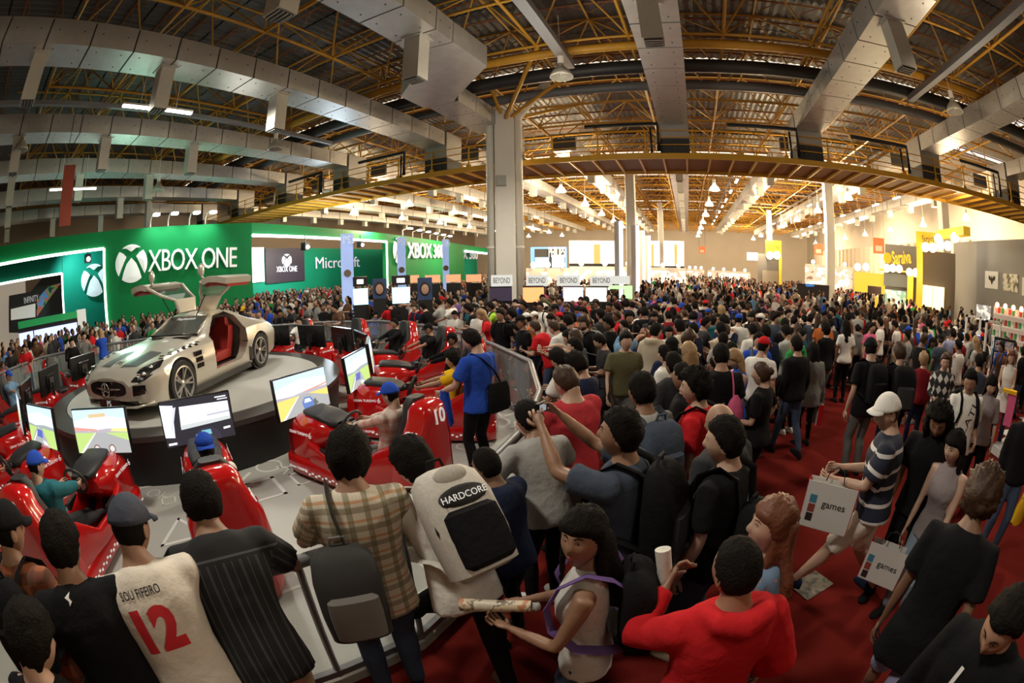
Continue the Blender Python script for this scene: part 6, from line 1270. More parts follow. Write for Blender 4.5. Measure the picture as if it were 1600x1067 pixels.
P = person('woman with long straight dark hair in sleeveless grey print top, profile left', (2.307, 2.738), 120, h=1.62, fem=1, lean=3, head=(-10, 6, 0), skin=4, hair=('long', 'black'), shirt=PAISLEY, sleeve='none', legs='lightdenim', eyes=1, hl=(-.15, .22, .85), hr=(.24, .1, .8))
WG = P
P = person('young man with sun-bleached curls in black tee and pale shorts walking right', (1.597, 1.551), -48, h=1.78, lean=12, head=(0, 12, 0), skin=3, hair=('curly', 'brown'), shirt='black', legs='lavender', legtype='shorts', eyes=1, hl=(-.25, .05, .82), hr=(.25, -.12, .86), fl=(-.1, .25, 0, 0, 0), fr=(.1, -.30, .05, 25, 0), hem=-.2)
P = person('man in black jacket with white lanyard at the bottom right corner', (1.478, 0.862), 118, h=1.76, lean=8, head=(-8, 24, 0), skin=1, hair=('short', 'black'), shirt='black', sleeve='thick', legs='charcoal', eyes=1)
decal(P, [[(-1, -1), (1, -1), (1, 1), (-1, 1)]], .02, .26, INKW, .05, .34, 0, nm='lanyard')
P = person('man in black cap and black tee with grey jeans standing on the open red carpet', (2.73, 5.802), 12, h=1.80, skin=4, shirt='black', cap='black', legs='greyjeans', head=(-25, 6, 0), hem=-.14)
backpack(P, 'black backpack on the man in black cap and grey jeans', 'black', 'black')
P = person('man in black tee with a large black backpack, right of the grey jeans', (3.212, 5.697), -5, h=1.78, skin=1, hair=('short', 'brown'), shirt='black', legs='navy', head=(15, 8, 0))
backpack(P, 'large glossy black backpack right of the man in grey jeans', 'black', 'charcoal', 1.15)
P = person('man in dark hooded top and jeans walking away on the open carpet', (1.758, 6.498), 30, h=1.76, skin=1, shirt='black', sleeve='thick', legs='denim', fl=(-.1, .2, 0, 0, 0), fr=(.1, -.24, .03, 15, 0), hero=0)
P = person('girl in black leggings and grey coat beside the man in dark hooded top', (2.174, 6.931), 10, h=1.62, fem=1, skin=4, hair=('long', 'black'), shirt='grey', sleeve='thick', legs='black', legtype='slim', hero=0, hem=-.25)
KG = P
P = person('boy in black and white argyle sweater facing the camera', (4.468, 6.186), 150, h=1.62, skin=4, hair=('short', 'brown'), shirt=ARGYLE, sleeve='long', legs='greyjeans', head=(0, 5, 0), hl=(-.14, .25, 1.1), hr=(.14, .25, 1.1), eyes=1)
P = person('young man in white tee with black print and backpack straps, right side', (3.603, 4.305), 165, h=1.76, skin=2, shirt='white', legs='black', head=(-30, 15, 0), hl=(-.15, .2, 1.05))
decal(P, 'LATI', .30, .08, INKK, -.02, .30, 0, ang=70); backpack(P, 'black backpack on the young man in printed white tee', 'black', 'black')
P = person('girl with long dark hair in grey printed top and black trousers, right side', (4.399, 4.724), 140, h=1.64, fem=1, skin=4, hair=('long', 'black'), shirt=PAISLEY, sleeve='elbow', legs='black', head=(20, 20, 0))
P = person('woman with long red hair in white dress carrying folded clothes', (6.846, 6.734), 130, h=1.68, fem=1, skin=4, hair=('long', 'auburn'), shirt='white', sleeve='none', legs='navy', head=(20, 5, 0), hem=-.3, dress=1, hl=(-.12, .32, 1.05), hr=(.14, .30, 1.08), curl=(70, 70))
gadget('folded_clothes', 'yellow and pink folded clothes carried by the red-haired woman', 'clothes', P, -1, MB().box((0, 0, .0), (.34, .16, .06)).box((-.08, .02, -.3), (.20, .05, .6), mi=1), [CL['yellow'], CL['pink']], (.05, 0, .06), (0, 0, radians(130)))
P = person('woman with shoulder-length fair hair and red scarf seen beside the large black backpack', (4.357, 6.77), -20, h=1.6, fem=1, skin=4, hair=('medium', 'fair'), shirt='maroon', sleeve='long', legs='navy', hero=0)
P = person('man at the far right edge in dark jeans and black trainers carrying a yellow bag', (4.098, 3.459), 150, h=1.76, skin=1, shirt='black', sleeve='long', legs='denim', hero=0)
gadget('plastic_bag', 'yellow plastic bag in the hand at the right edge', 'bag', P, -1, MB().rings([sup(0, 0, z, a, .05, 12, .8, 'z') for z, a in ((-.34, .08), (-.3, .13), (-.12, .10), (0, .03))]), [CL['yellow']], (0, 0, -.05))
# blue-shirted attendant on the stand
P = person('attendant in blue polo and black trousers standing on the grey stand, looking left', (-2.31, 4.565), 72, h=1.72, z0=.15, skin=4, hair=('short', 'black'), shirt='blue', legs='black', head=(10, 22, 0), eyes=1, hl=(-.28, .30, 1.05), hr=(.24, .08, .86), hem=-.12)
decal(P, [[(-.9, -.2), (-.5, -.2), (-.5, .9), (-.9, .9)], [(-.2, .2), (.2, -.2), (.35, -.05), (-.05, .35)], [(-.2, -.05), (.2, .35), (.35, .2), (-.05, -.2)], [(.5, -.2), (.9, -.2), (.9, .2), (.5, .2)]], .13, .13, INKW, .08, .06, nm='printed_symbols')
t = thing('shoulder_bag', 'black shoulder bag hanging behind the attendant in blue', 'bag', wmat(P).translation); L = Matrix.Translation(-wmat(P).translation) @ wmat(P)
for nm, mb in (('bag_body', MB().rings([sup(.16, -.16, z, a, b, 14, .6, 'z') for z, a, b in ((-.46, .15, .03), (-.42, .17, .06), (-.2, .15, .06), (-.12, .12, .03))])), ('strap', MB().tube([(.2, -.16, -.14), (.1, -.15, .02), (-.06, -.125, .17), (-.1, -.02, .215), (-.08, .10, .14), (.08, .145, -.05), (.2, .03, -.15)], .016, 6, flat=.4))): me = mb.mesh(nm, [CL['black']], 'auto'); me.transform(L); link(nm, me, t)
MB().rings([sup(0, 0, z, a, .06, 12, .8, 'z') for z, a in ((-.35, .06), (-.3, .10), (-.05, .07), (.1, .04))]).build('blue_jacket', [CL['blue']], None, 'auto', loc=P.M @ Vector((-.28, .25, .98)), label='blue jacket hung over the arm of the attendant in blue', cat='jacket')
# riders in the pods
def rider(key, label, **k):
    pod = PODS[key]; rz = pod.rotation_euler.z; o = Matrix.Rotation(rz, 3, 'Z') @ Vector((0, -.47, 0)); p = pod.location + o
    d = dict(hl=(-.15, .50, .82), hr=(.15, .50, .82), nl=(.7, .7, 0), nr=(-.7, .7, 0), curl=(60, 60), pz=-.38, lean=-20, bend=10, fl=(-.12, .92, .22, 55, -3), fr=(.12, .92, .22, 55, 3), pl=(-.6, 0, -1), pr=(.6, 0, -1), head=(0, 8, 0), hero=0, hem=-.04); d.update(k)
    return person(label, (p.x, p.y), math.degrees(rz), z0=.15, **d)
rider('ten', 'seated racer in pink plaid shirt and blue cap in the pod numbered 10', shirt=PKPL, sleeve='long', cap='blue', skin=4, legs='greyjeans', hero=1)
P = rider('yellow', 'seated racer in yellow football jersey steering in the right row', shirt=YELJ, hair=('curly', 'black'), skin=1, legs='charcoal', hero=1, h=1.7)
rider('redpants', 'seated racer in black jacket, black cap and dark red trousers', shirt='black', sleeve='long', cap='black', skin=3, legs='maroon')
rider('blackcap', 'seated racer in black tee and black cap by the back glass', shirt='black', cap='black', skin=1, legs='denim')
rider('backa', 'seated racer in black behind the turned-away monitor', shirt='black', sleeve='long', skin=1, legs='black')
rider('backc', 'seated racer in black and white top at the car tail', shirt='white', sleeve='long', skin=4, legs='black')
rider('stripe', 'seated racer in white tee and blue cap in front of the pin-striped shirt', shirt='white', cap=('blue', 180), skin=4, legs='navy')
rider('eight', 'seated racer in teal hoodie and blue cap in the pod numbered 08', shirt='teal', sleeve='thick', cap=('blue', 0), skin=4, legs='charcoal', hero=1, head=(-20, 8, 0))
rider('left', 'seated racer in grey trousers at the left edge', shirt='black', sleeve='long', skin=4, legs='olive')
rider('leftc', 'seated racer in blue tee and blue cap left of the car nose', shirt='skyblue', cap='blue', skin=1, legs='denim')
# carrier bags, magazine on the carpet
def carrier(pos_, rz, label, side_='red', w_=.36, h_=.42, tilt=0, txt=True):
    t = thing('carrier_bag', label, 'bag', pos_, radians(rz)); d_ = .05
    mb = MB().bb((-w_ / 2, -d_, -h_), (w_ / 2, -d_ + .004, 0)).bb((-w_ / 2, d_ - .004, -h_), (w_ / 2, d_, 0)).bb((-w_ / 2, -d_, -h_), (w_ / 2, d_, -h_ + .004)); mb.build('paper_body', [mat('paper_white', (.60, .58, .55), .6)], t)
    [MB().bb((e_ * w_ / 2 - .003, -d_, -h_), (e_ * w_ / 2 + .003, d_, 0)).build('side_gusset', [CL[side_]], t) for e_ in (-1, 1)]
    MB().tube([(-.08, 0, 0), (-.06, 0, .1), (0, 0, .13), (.06, 0, .1), (.08, 0, 0)], .005, 6).build('handle', [BLACK], t, True)
    for s_ in (-1, 1):
        if txt:
            letters('games', frame_mat((-s_ * .045, s_ * (d_ + .002), -.17), (-s_ * 1.0, 0, 0), (0, s_, 0)), .085, INKK, t, ext=.001)
            for k, c_ in enumerate(((.03, .02, .02), (.25, .05, .04), (.05, .2, .3))): MB().bb((s_ * .145 - .03, s_ * d_, -.34 + k * .08), (s_ * .145 + .03, s_ * (d_ + .002), -.27 + k * .08)).build('picture_strip', [mat('strip_%d' % k, c_, .5)], t)
    t.rotation_euler.x = radians(tilt); return t
carrier(CM.wr[-1][0] + Vector((.02, -.14, .02)), -28, 'white carrier bag with red side held by the man in white cap', w_=.44, h_=.40)
carrier(WG.wr[1][0] + Vector((-.1, -.05, -.08)), -40, 'white carrier bag with red side between the white shorts and the walking black tee', w_=.40, h_=.36)
carrier(KG.wr[1][0] + Vector((0, 0, -.08)), 100, 'white carrier bag with bright red side held by the girl in black leggings', w_=.30, h_=.34, txt=False)
carrier((-1.25, 7.09, 0.96), 40, 'white carrier bag hanging beside the bearded man with grey backpack', w_=.42, h_=.36)
carrier((0.76, 10.97, 1.37), 20, 'white carrier bag with orange side in the middle of the aisle', 'orange', .36, .40)
mg = thing('magazine', 'open magazine lying on the red carpet', 'magazine', (1.55, 3.30, .003), radians(35)); MB().bb((-.2, -.14, 0), (0, .14, .008)).bb((.002, -.14, 0), (.2, .14, .006)).build('pages', [artmat('page_print', [(.04, .05, .04), (.12, .10, .08), (.2, .18, .14), (.05, .12, .04)], 9, 0)], mg)
def hardcore():
    P, bp = HC; M = P.M @ (P.chest[1].to_4x4()); 
    body_ = bp.children[0]; L = P.packL; R = L.to_3x3(); c_ = L.translation
    for ch in bp.children:
        if ch.name.startswith('front_pocket'): body_ = ch
    mp = MB().rings([[Vector((a * cos(t_), y, .075 + b_ * sin(t_))) for t_ in np.linspace(0, 2 * pi, 21)[:-1]] for a, b_, y in ((.125, .055, -.28), (.125, .055, -.352), (.10, .04, -.362))]).mesh('lettering_patch', [BLACK], 'auto'); mp.transform(L); link('lettering_patch', mp, bp)
    mp = MB().rings([[Vector((a * cos(t_), y, .19 + b_ * sin(t_))) for t_ in np.linspace(0, 2 * pi, 21)[:-1]] for a, b_, y in ((.085, .045, -.22), (.085, .045, -.315), (.06, .03, -.325))]).mesh('top_pocket', [bpy.data.materials['pack_white']], 'auto'); mp.transform(L); link('top_pocket', mp, bp)
    for e_ in (-1, 1): mp = MB().tube([(e_ * .135, -.22, .2), (e_ * .15, -.30, .1), (e_ * .165, -.31, -.05), (e_ * .14, -.32, -.2)], .014, 6).mesh('black_piping', [BLACK], True); mp.transform(L); link('black_piping', mp, bp)
    me = text_mesh('HARDCORE', .045, .001, bold=.0)
    me.transform(L @ frame_mat((0, -.3655, .075), (1, 0, 0), (0, -1, .05))); me.materials.clear(); me.materials.append(SIGNW); link('printed_lettering', me, bp)
HCF = hardcore

# ================================================================ people along the back of the barrier and the first rows behind it
R2 = dict(hero=0, lean=20, head=(0, 16, 0), hl=(-.2, .46, 1.14), hr=(.2, .46, 1.14), curl=(50, 50))
def ring(label, loc, hd, pack=None, **k):
    d = dict(R2); d.update(k); P = person(label, loc, hd, **d)
    if pack: backpack(P, pack[1] + ' backpack on the ' + ' '.join(label.replace('person in ', '').replace('man in ', '').split()[:12]), pack[0], pack[0])
    return P
ring('person in white tee seen from behind against the back glass barrier', (-6.338, 11.114), 105, h=1.8, lean=4, shirt='white', skin=2, legs='denim')
ring('person in light grey tee leaning left against the back glass barrier', (-7.109, 11.722), 100, h=1.74, lean=6, shirt='lightgrey', skin=1)
ring('person in black print tee resting arms on the rail, facing the car', (-5.148, 10.29), 112, shirt='black', skin=1, hair=('curly', 'black'))
ring('person in red tee resting arms on the rail behind the attendant', (-4.274, 9.251), 115, shirt='red', skin=4, hair=('long', 'fair'), fem=1)
ring('person in lime green tee at the rail', (-4.857, 10.775), 110, ('black', 'black'), shirt='lime', skin=2, lean=10)
ring('person in dark tee with wavy hair bent over the rail', (-3.568, 9.266), 80, shirt='charcoal', skin=4, hair=('curly', 'black'))
ring('boy in blue tee with face in hands at the rail', (-3.228, 8.686), 95, h=1.5, shirt='blue', skin=1, hair=('curly', 'black'))
ring('person in white cap and orange tee bent over the rail', (-2.958, 8.731), 85, shirt='orange', skin=4, cap='white', lean=26)
ring('person in crimson tee leaning far over the glass rail', (-2.386, 7.714), 80, shirt='red', skin=4, lean=32, hair=('short', 'brown'))
ring('person in white tee leaning over the glass rail next to the crimson tee', (-2.054, 7.681), 78, shirt='white', skin=4, lean=28, hair=('short', 'brown'))
ring('person in navy tee behind the white tee at the rail', (-2.11, 8.115), 60, ('navy', 'navy'), shirt='navy', skin=2, lean=6)
P = ring('bearded man in black looking at the camera, with grey backpack', (-1.746, 7.656), 130, ('grey', 'grey'), shirt='black', skin=4, lean=2, head=(30, 2, 0), hair=('medium', 'brown'), eyes=1, beard=1, h=1.8)
ring('person in magenta pink tee right of the bearded man', (-1.629, 10.772), 95, shirt='pink', skin=2, lean=2, h=1.78, head=(5, 3, 0))
ring('man in olive shirt holding up a phone with both hands', (-4.091, 13.443), 95, shirt='olive', sleeve='long', skin=2, lean=0, h=1.78, hl=(-.1, .40, 1.55), hr=(.1, .4, 1.55), hair=('short', 'brown'))
ring('person in bright green tee with blue backpack by the back barrier', (-11.502, 13.611), 20, ('blue', 'blue'), shirt='green', skin=2, lean=3)
ring('person in dark red tee facing left by the back barrier', (-8.513, 11.027), 75, ('black', 'black'), shirt='red', skin=4, lean=4)
ring('person in white and grey striped tee seen from behind by the left blue pillar', (-10.8, 11.964), 15, shirt=NAVYST, skin=2, lean=2, h=1.6)
ring('tall person in black tee by the middle blue pillar', (-10.309, 14.692), 80, shirt='black', skin=1, lean=2, h=1.82)
ring('person in black leaning on the second rail beside the tall one', (-6.849, 10.683), 90, shirt='black', sleeve='long', skin=4)
ring('person in dark tee resting on the back rail, leftmost of four in a row', (-11.875, 9.938), 170, shirt='charcoal', skin=1)
ring('person in grey tee resting on the back rail, second of four in a row', (-12.448, 11.202), 168, shirt='grey', skin=4)
ring('person in black tee resting on the back rail, third of four in a row', (-11.704, 11.178), 165, shirt='black', skin=2)
ring('person in brown-black tee resting on the back rail, rightmost of four', (-10.012, 10.345), 160, shirt='brown', skin=4)
ring('attendant in blue with blue cap pointing right behind the car tail', (-15.516, 10.858), -130, shirt='blue', skin=2, cap='blue', lean=3, sleeve='long', hr=(.35, .52, 1.5), hl=(-.2, .3, 1.1))
ring('man in yellow cap behind the car tail', (-14.483, 9.488), -160, shirt='charcoal', cap='yellow', skin=2, lean=2)
ring('bare-headed man with shaved head behind the car tail', (-21.234, 14.119), -110, shirt='black', skin=1, hair=('buzz', 'black'), lean=0)
ring('person in green shirt beside the pointing attendant', (-17.882, 13.307), 175, shirt='green', skin=4, lean=0)
ring('attendant in blue polo left of the car windscreen', (-18.448, 5.319), -95, shirt='blue', skin=2, lean=2, hr=(.25, .45, 1.2))
ring('woman attendant in blue with fair hair left of the car', (-15.044, 3.588), 100, shirt='blue', fem=1, skin=4, hair=('long', 'fair'), lean=2)
ring('person in red tee leaning on the left barrier', (-16.002, 0.564), -95, shirt='red', skin=1)
ring('person in brown tee leaning on the left barrier, right of the red tee', (-17.876, 1.141), -90, shirt='brown', skin=2)
ring('person in dark tee leaning on the left barrier at the far left edge', (-16.131, -0.04), -100, shirt='charcoal', skin=1)
ring('man in black jacket with arm on the black counter left of the car', (-14.36, 2.201), -80, shirt='black', sleeve='long', skin=4)
ring('person in grey jacket with arms raised to the face left of the car', (-15.234, 2.911), -85, shirt='grey', sleeve='long', skin=4, hl=(-.1, .3, 1.4), hr=(.1, .3, 1.4), lean=0)
# middle cluster between barrier and aisle, hand-placed
def mid(label, loc, hd, **k): d = dict(hero=0); d.update(k); return person(label, loc, hd, **d)
mid('young man with dark curls looking down over the rail above the red polo', (-1.286, 5.023), 70, lean=16, shirt='white', skin=1, hair=('curly', 'black'), hl=(-.2, .42, 1.15), hr=(.2, .42, 1.15), head=(0, 25, 0), h=1.7)
mid('man with black curls in navy tee with a phone, behind the red polo', (-1.004, 4.56), 70, lean=8, shirt='navy', skin=1, hair=('curly', 'black'), hl=(-.15, .4, 1.1), hr=(.15, .4, 1.12), head=(0, 25, 0))
mid('man in black and beige hooded top turned away', (-0.507, 7.281), -20, shirt='cream', sleeve='thick', hood=1, skin=4, head=(-25, 5, 0))
mid('man in black with brown hair looking right beside the hooded top', (-0.004, 6.652), -30, shirt='black', sleeve='long', skin=4, hair=('medium', 'brown'), head=(-15, 15, 0), lean=6)
mid('man in dark navy hooded top seen from behind in the middle group', (-0.08, 4.791), 40, shirt='charcoal', sleeve='thick', hood=1, skin=2)
mid('man with short black hair in profile above the red tee', (0.043, 4.255), 75, shirt='black', skin=2)
mid('person in white tee with dark strap in the middle group', (-0.219, 5.762), 60, shirt='white', skin=4, h=1.66)
mid('woman with long brown hair in dark top in the middle group', (0.085, 5.509), 30, fem=1, shirt='black', skin=4, hair=('long', 'fair'))
mid('boy in black tee holding a white bag between the groups', (-1.187, 8.851), 100, shirt='black', skin=4, h=1.6)
mid('person in black cap in the middle group', (-0.155, 5.851), 10, shirt='navy', cap='black', skin=2)
mid('person in black tee behind the bearded man', (-1.798, 9.457), 60, shirt='charcoal', skin=1)
mid('man in dark blue tee with raised bare arm', (-1.147, 12.06), 80, shirt='denim', skin=2, hl=(-.15, .25, 1.75))
mid('woman with dark hair in white top and black trousers on the aisle', (3.784, 9.586), 5, fem=1, shirt='white', legs='black', hair=('long', 'black'), skin=2)
mid('woman with light blue bag in the aisle wearing a white tee', (0.971, 11.684), 20, fem=1, shirt='cream', legs='lightdenim', hair=('long', 'fair'), skin=4)
mid('man in navy sweatshirt with white collar walking away in the aisle', (1.48, 7.782), 15, shirt='navy', sleeve='thick', legs='denim', skin=4)
mid('man with grey backpack and dark red trousers walking away', (2.138, 9.111), 5, shirt='black', legs='maroon', skin=2)
mid('man in white tee with diagonal black strap turned away, right group', (7.621, 11.811), 0, shirt='white', legs='navy', skin=2)
mid('man in light blue shirt holding up a tablet, right group', (7.2, 9.691), -15, shirt='lavender', sleeve='long', legs='navy', skin=2, hl=(-.1, .4, 1.4), hr=(.15, .4, 1.45))
mid('man in white tee and dark shorts crossing, right group', (5.352, 10.879), 60, shirt='white', legs='charcoal', legtype='shorts', skin=4)
mid('man in dark grey hooded top turned away, right group', (7.04, 12.419), 10, shirt='charcoal', sleeve='thick', hood=1, legs='black', skin=2)
mid('woman with long hair in black with black backpack beside the aisle', (2.988, 8.762), 15, fem=1, shirt='black', sleeve='long', legs='greyjeans', hair=('medium', 'black'), skin=4)
mid('girl with long brown hair at the magazine rack, right', (7.141, 8.445), 20, fem=1, shirt='lightgrey', legs='black', hair=('long', 'fair'), skin=4)
rk = thing('magazine_rack', 'dark rack of coloured magazines standing in the right group', 'rack', (8.85, 9.09, 0), radians(-35))
MB().bb((-.35, -.04, 0), (.35, .04, 1.75)).build('rack_panel', [BLACK], rk)
for i in range(2):
    for j in range(3): MB().bb((-.31 + i * .33, -.06, .85 + j * .29), (-.02 + i * .33, -.04, 1.1 + j * .29)).build('magazine_cover', [artmat('cover_%d' % (i + 2 * j), [(.05, .05, .1), (.5, .2, .05), (.5, .45, .4), (.1, .15, .3), (.6, .4, .1)], 6 + i + j, .1)], rk)
for k, (q, s_) in enumerate((((8.58, 11.06, 1.46), 'left, held high'), ((9.06, 10.67, 1.47), 'middle'), ((8.86, 9.51, 1.57), 'right'))): MB().box((0, 0, 0), (.16, .02, .26)).build('lit_tablet', [emis('tablet_blue', (.4, .7, 1), 2)], None, loc=q, rot=(0, 0, radians(-35)), label='glowing blue tablet screen held up in the right group, ' + s_, cat='tablet')
# ---------------------------------------------------------------- prototypes for the rest of the crowd
PROTO = []
def proto(kind, **k):
    P = person('proto', (0, 60 + len(PROTO), 0), 0, hero=0, vox=.030, **k); pk = None
    PROTO.append((kind, P)); return P
proto('standing', skin=1); proto('looking down', hl=(-.1, .30, 1.12), hr=(.1, .32, 1.15), head=(0, 25, 0), lean=4)
proto('with folded arms', sleeve='long', hl=(.12, .24, 1.22), hr=(-.12, .27, 1.2), head=(15, 5, 0)); proto('walking', fl=(-.1, .26, 0, 0, 0), fr=(.1, -.30, .04, 22, 0), hl=(-.26, -.12, .9), hr=(.26, .2, .92), lean=4)
proto('in a cap', cap='black', head=(-15, 5, 0)); proto('with long hair', fem=1, hair=('long', 'black'), head=(10, 5, 0)); proto('walking, long-haired', fem=1, hair=('long', 'brown'), fl=(-.08, .24, 0, 0, 0), fr=(.08, -.26, .04, 22, 0), sleeve='long')
proto('raising a phone', hl=(-.1, .4, 1.62), hr=(.1, .4, 1.62)); proto('in hoodie', sleeve='thick', hood=1, head=(-20, 0, 0)); proto('with curly hair', hair=('curly', 'black'), head=(30, 8, 0)); proto('heavily built', fat=1.25, hair=('short', 'brown'), head=(-10, 10, 0)); proto('in shorts', legtype='shorts', hair=('curly', 'brown'), head=(0, 12, 0), hl=(-.2, .2, 1.0))

run_jobs(); run_decals(); HCF()
rnd = random.Random(11)
taken = [(o.location.x, o.location.y) for o in COL.objects if o.get('category') in ('person',) and o.parent is None and o.get('label') != 'proto']
SHC = ['black'] * 9 + ['white'] * 6 + ['grey', 'charcoal', 'charcoal', 'navy', 'navy', 'blue', 'red', 'lightgrey', 'lightgrey', 'cream', 'skyblue', 'brown', 'purple', 'green', 'slate', 'maroon', 'pink', 'olive', 'teal', 'orange']
LGC = ['denim'] * 5 + ['black'] * 5 + ['greyjeans', 'navy', 'charcoal', 'khaki', 'lightdenim']
NM = dict(charcoal='charcoal', lightgrey='light grey', skyblue='sky blue', greyjeans='grey jeans', lightdenim='pale jeans', denim='blue jeans', black='black', navy='navy')
OC = Vector((-8.3, 3.8))
def inside(x, y):
    c = False; n = len(OUT)
    for i in range(n):
        x1, y1 = OUT[i]; x2, y2 = OUT[(i + 1) % n]
        if (y1 > y) != (y2 > y) and x < (x2 - x1) * (y - y1) / (y2 - y1) + x1: c = not c
    return c
def near_out(x, y, d): return inside(x, y) or min(math.hypot(x - a, y - b) for a, b in DENSE) < d
DENSE = []
for (x1, y1), (x2, y2) in zip(OUT, OUT[1:] + OUT[:1]):
    for k in range(8): DENSE.append((x1 + (x2 - x1) * k / 8, y1 + (y2 - y1) * k / 8))
blocks = [(o.location.x, o.location.y, .75) for o in COL.objects if o.get('category') in ('game kiosk', 'light pillar', 'sign', 'column', 'rack') and o.parent is None and o.location.z < 1] + [(8.5, 6, 2.4), (19.4, 15, 1)]
def ok(x, y, sp):
    if x > 18.9 and y < 26.6: return False
    if x < -23 and y < 14.5: return False
    if near_out(x, y, .45): return False
    if -.2 < x - .30 * y < 2.6 and y < 10.5 and x > .9: return False          # the open carpet
    if y < 6.2 and -1.2 < x < 6.5: return False
    if any(math.hypot(x - a, y - b) < r for a, b, r in blocks): return False
    return all((x - a) ** 2 + (y - b) ** 2 > sp * sp for a, b in taken)
def sector(az):
    for lim, t in ((-78, 'left of car nose'), (-62, 'behind silver car'), (-50, 'under dark screen'), (-38, 'by left blue pillar'), (-26, 'among orange signs'), (-15, 'before lit kiosks'), (-4, 'near slim column'), (6, 'left in aisle'), (15, 'mid aisle'), (24, 'right in aisle'), (33, 'before yellow shop'), (41, 'before yellow post'), (99, 'beside grey stand')):
        if az < lim: return t
cand = []
for _ in range(60000):
    az = rnd.uniform(-97, 49); D = rnd.uniform(4.2, 17.6); cand.append((D, az))
cand.sort(key=lambda c: c[0] + rnd.random() * .8); placed = []
for D, az in cand:
    x, y = D * sin(radians(az)), D * cos(radians(az)); sp = .56 if D < 12 else .62
    if az > 20 and D < 11: sp = .95
    if y < -4.5: continue
    if ok(x, y, sp): taken.append((x, y)); placed.append((x, y, D, az))
    if len(placed) >= 232: break
PACKS = {}
def recolour(o, m):
    if o.material_slots: o.material_slots[0].link = 'OBJECT'; o.material_slots[0].material = m
used = set(); hidden = []
for i, (x, y, D, az) in enumerate(placed):
    w = [3, 2, 2, 2 if az > -5 else .3, 1.5, 2.5, 1 if az > -5 else .2, 1, 1.5, 1.5, 1, .7]; k = rnd.choices(range(12), w)[0]; kind, P = PROTO[k]
    root = P.root if k not in used else copy_tree(P.root); used.add(k)
    fem = k in (5, 6); sc, lc = rnd.choice(SHC), rnd.choice(LGC); sk = rnd.choice([0, 0, 1, 1, 2, 2, 3, 4, 4, 4]); hc_ = rnd.choice(['black'] * 6 + ['brown'] * 3 + (['fair', 'auburn'] if fem else []))
    if az < -8: tgt = math.degrees(math.atan2(-(OC.x - x), OC.y - y)) + rnd.uniform(-35, 35)
    else: tgt = rnd.choice([0, 0, 180, 90, -60, 60]) + rnd.uniform(-35, 35)
    s = rnd.uniform(.93, 1.04) * (.94 if fem else 1) * (.85 if rnd.random() < .06 else 1)
    root.location = (x, y, .002); root.rotation_euler = (0, 0, radians(tgt)); root.scale = (s, s, s); capc = rnd.choice(['black', 'navy', 'red', 'white', 'blue', 'charcoal'])
    for c in root.children:
        n = c.name.split('.')[0]
        if n == 'body': recolour(c, SKINS[sk])
        elif n == 'shirt': recolour(c, CL[sc])
        elif n in ('trousers', 'shorts'): recolour(c, CL[lc])
        elif n in ('hair', 'long_hair'): recolour(c, HAIRS[hc_])
        elif n == 'cap':
            recolour(c, CL[capc])
            for b in c.children: recolour(b, CL[capc])
        elif n == 'shoe': recolour(c, CL[['black', 'charcoal', 'white', 'brown', 'grey'][i % 5]])
    who = ('woman' if fem else 'person'); kd = kind.replace('in a cap', f'in {capc} cap'); top = NM.get(sc, sc)
    root['label'] = f"{who} {kd}, {top} top, {NM.get(lc, lc)}, {'front' if D < 12.5 else 'back'} rows {sector(az)}"; root['group'] = 'crowd ' + sector(az)
    if k in (0, 3, 9) and rnd.random() < .55:
        if k not in PACKS: Q = P; PACKS[k] = (Q, None)
        bc = rnd.choice(['black', 'black', 'black', 'charcoal', 'navy', 'blue', 'grey', 'red'])
        M = Matrix.Translation(root.location) @ Matrix.Rotation(radians(tgt), 4, 'Z') @ Matrix.Diagonal((s, s, s, 1)) @ (lambda c: Matrix.Translation(c[0]) @ c[1].to_4x4())(P.chest)
        if PACKS[k][1] is None:
            save = P.M; P.M = Matrix.Identity(4); tt_ = backpack(P, 'x', 'black', 'black', group=None); P.M = save; PACKS[k] = (P, tt_); o = tt_
        else: o = copy_tree(PACKS[k][1])
        o.location = root.location + Matrix.Rotation(radians(tgt), 3, 'Z') @ (P.chest[0] * s); o.rotation_euler = (0, 0, radians(tgt)); o.scale = (s, s, s)
        for c in o.children: recolour(c, CL[bc])
        o['label'] = f"{bc} backpack on a {top} top, {'front rows' if D < 12.5 else 'back rows'} {sector(az)}"; o['group'] = 'backpacks ' + sector(az)
for k, (kind, P) in enumerate(PROTO):
    if k not in used:
        for c in list(P.root.children_recursive): bpy.data.objects.remove(c)
        bpy.data.objects.remove(P.root)
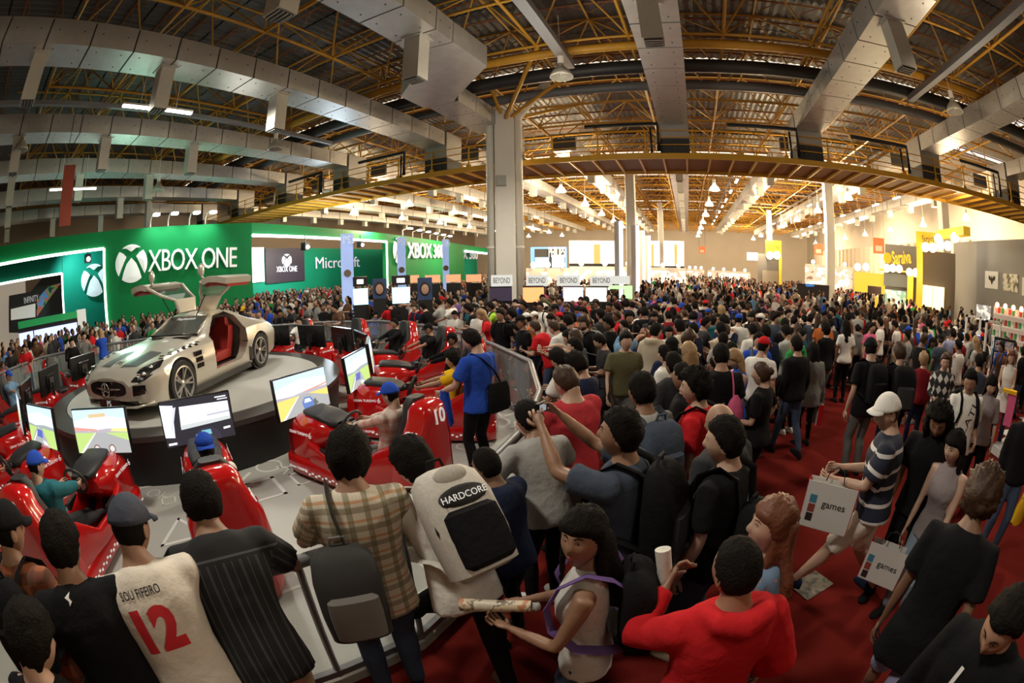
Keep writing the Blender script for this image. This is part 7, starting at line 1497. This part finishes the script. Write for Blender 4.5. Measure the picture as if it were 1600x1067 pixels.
# ---------------------------------------------------------------- the distant crowd: past three hundred people, one mass per side
def figure_parts(fem=0, pose=0):
    out = []
    def ap(mi, mb): out.append((mi, np.array([tuple(v) for v in mb.v]), mb.f))
    ap(0, MB().sphere((0, .01, 1.63), (.08, .10, .12), 7, 5).tube([(0, 0, 1.45), (0, 0, 1.58)], .055, 5, cap=False)); hr = MB().sphere((0, -.02, 1.665), (.093, .10, .105), 7, 5)
    if fem: hr.tube([(0, -.07, 1.68), (0, -.10, 1.5), (0, -.11, 1.33)], [.09, .09, .05], 6)
    ap(1, hr); R_ = Matrix.Identity(3)
    ap(2, MB().rings([ell(Vector((0, 0, z)), R_, a, b, 7) for z, a, b in ((.86, .17, .12), (1.0, .16, .12), (1.25, .19, .13), (1.42, .17, .10), (1.50, .07, .06))]))
    arm = MB(); fore = MB()
    for s in (-1, 1):
        el = (s * .25, -.02, 1.16) if not pose else (s * .24, .06, 1.2); wr_ = (s * .24, .06, .92) if not pose else (s * .1, .32, 1.2 + .35 * (pose == 2)); arm.tube([(s * .17, 0, 1.41), el], [.06, .055], 4); fore.tube([el, wr_], [.04, .03], 4).sphere((wr_[0], wr_[1], wr_[2] - .04), (.035, .03, .055), 4, 3)
    ap(2, arm); ap(0, fore); lg_ = MB()
    for s in (-1, 1): lg_.tube([(s * .09, 0, .9), (s * .10, .01, .48), (s * .10, 0, .06)], [.095, .07, .055], 5).box((s * .1, .04, .04), (.08, .24, .08))
    ap(3, lg_); return out
FG = [figure_parts(f, p) for f in (0, 1) for p in (0, 1, 2)]
def mass(name, label, pts, seed):
    r = random.Random(seed); V, F, MI = [], [], []; off = 0
    sm = [CL[c] for c in ('black', 'white', 'charcoal', 'navy', 'lightgrey', 'grey', 'red', 'blue', 'skyblue', 'cream', 'brown', 'green', 'orange', 'pink')]; sw = [9, 7, 4, 4, 3, 3, 2, 2, 2, 2, 2, 1, 1, 1]; lm_ = [CL['denim'], CL['black'], CL['greyjeans']]
    mats_ = SKINS + [HAIRS['black'], HAIRS['brown'], HAIRS['auburn']] + sm + lm_
    for x, y, hd in pts:
        fig = FG[r.choices(range(6), [5, 3, .6, 2, 1, .3])[0]]; s = r.uniform(.9, 1.05); c, sn = cos(hd) * s, sin(hd) * s; mi = {0: r.randrange(5), 1: 5 + r.choices([0, 1, 2], [7, 3, .6])[0], 2: 8 + r.choices(range(14), sw)[0], 3: 8 + 14 + r.randrange(3)}
        for k, v, f in fig:
            V.append(np.stack([x + c * v[:, 0] - sn * v[:, 1], y + sn * v[:, 0] + c * v[:, 1], v[:, 2] * s + .003], 1)); F += [tuple(i + off for i in q) for q in f]; MI += [mi[k]] * len(f); off += len(v)
    me = bpy.data.meshes.new(name); me.from_pydata(np.concatenate(V).tolist(), [], F)
    for m in mats_: me.materials.append(m)
    me.polygons.foreach_set('material_index', MI); me.polygons.foreach_set('use_smooth', [True] * len(me.polygons)); me.update()
    return link(name, me, None, label=label, cat='crowd', kind='stuff')
def scatter(n, azr, Dr, sp, seed):
    r = random.Random(seed); cell = {}; out = []
    for _ in range(n * 14):
        u = r.random(); D = math.sqrt(Dr[0] ** 2 + u * (Dr[1] ** 2 - Dr[0] ** 2)); az = radians(r.uniform(*azr)); x, y = D * sin(az), D * cos(az)
        if x > 18.8 and y < 27 or x > 26.3 or y > 93 or (x < -22.8 - max(0, y - 16.5) * .04 and y < 15.6) or x < -42: continue
        if near_out(x, y, .5): continue
        if any(math.hypot(x - a, y - b) < rr for a, b, rr in blocks): continue
        k = (int(x / 1.0), int(y / 1.0)); spd = sp * (1 + max(0, D - 25) * .018)
        if any((x - a) ** 2 + (y - b) ** 2 < spd * spd for i in (-1, 0, 1) for j in (-1, 0, 1) for a, b, _h in cell.get((k[0] + i, k[1] + j), ())): continue
        h = math.atan2(-(OC.x - x), OC.y - y) + r.uniform(-.9, .9) if az < -.2 else r.uniform(-3.1, 3.1); cell.setdefault(k, []).append((x, y, h)); out.append((x, y, h))
        if len(out) >= n: break
    return out
Dm = max(p[2] for p in placed) - .2
mass('crowd_left', 'dense crowd in front of the green stand walls beyond the barrier', scatter(620, (-97, -26), (Dm, 40), .62, 5), 1)
mass('crowd_right', 'dense crowd filling the hall towards the far stalls', scatter(1150, (-26, 48), (Dm, 74), .62, 6), 2)
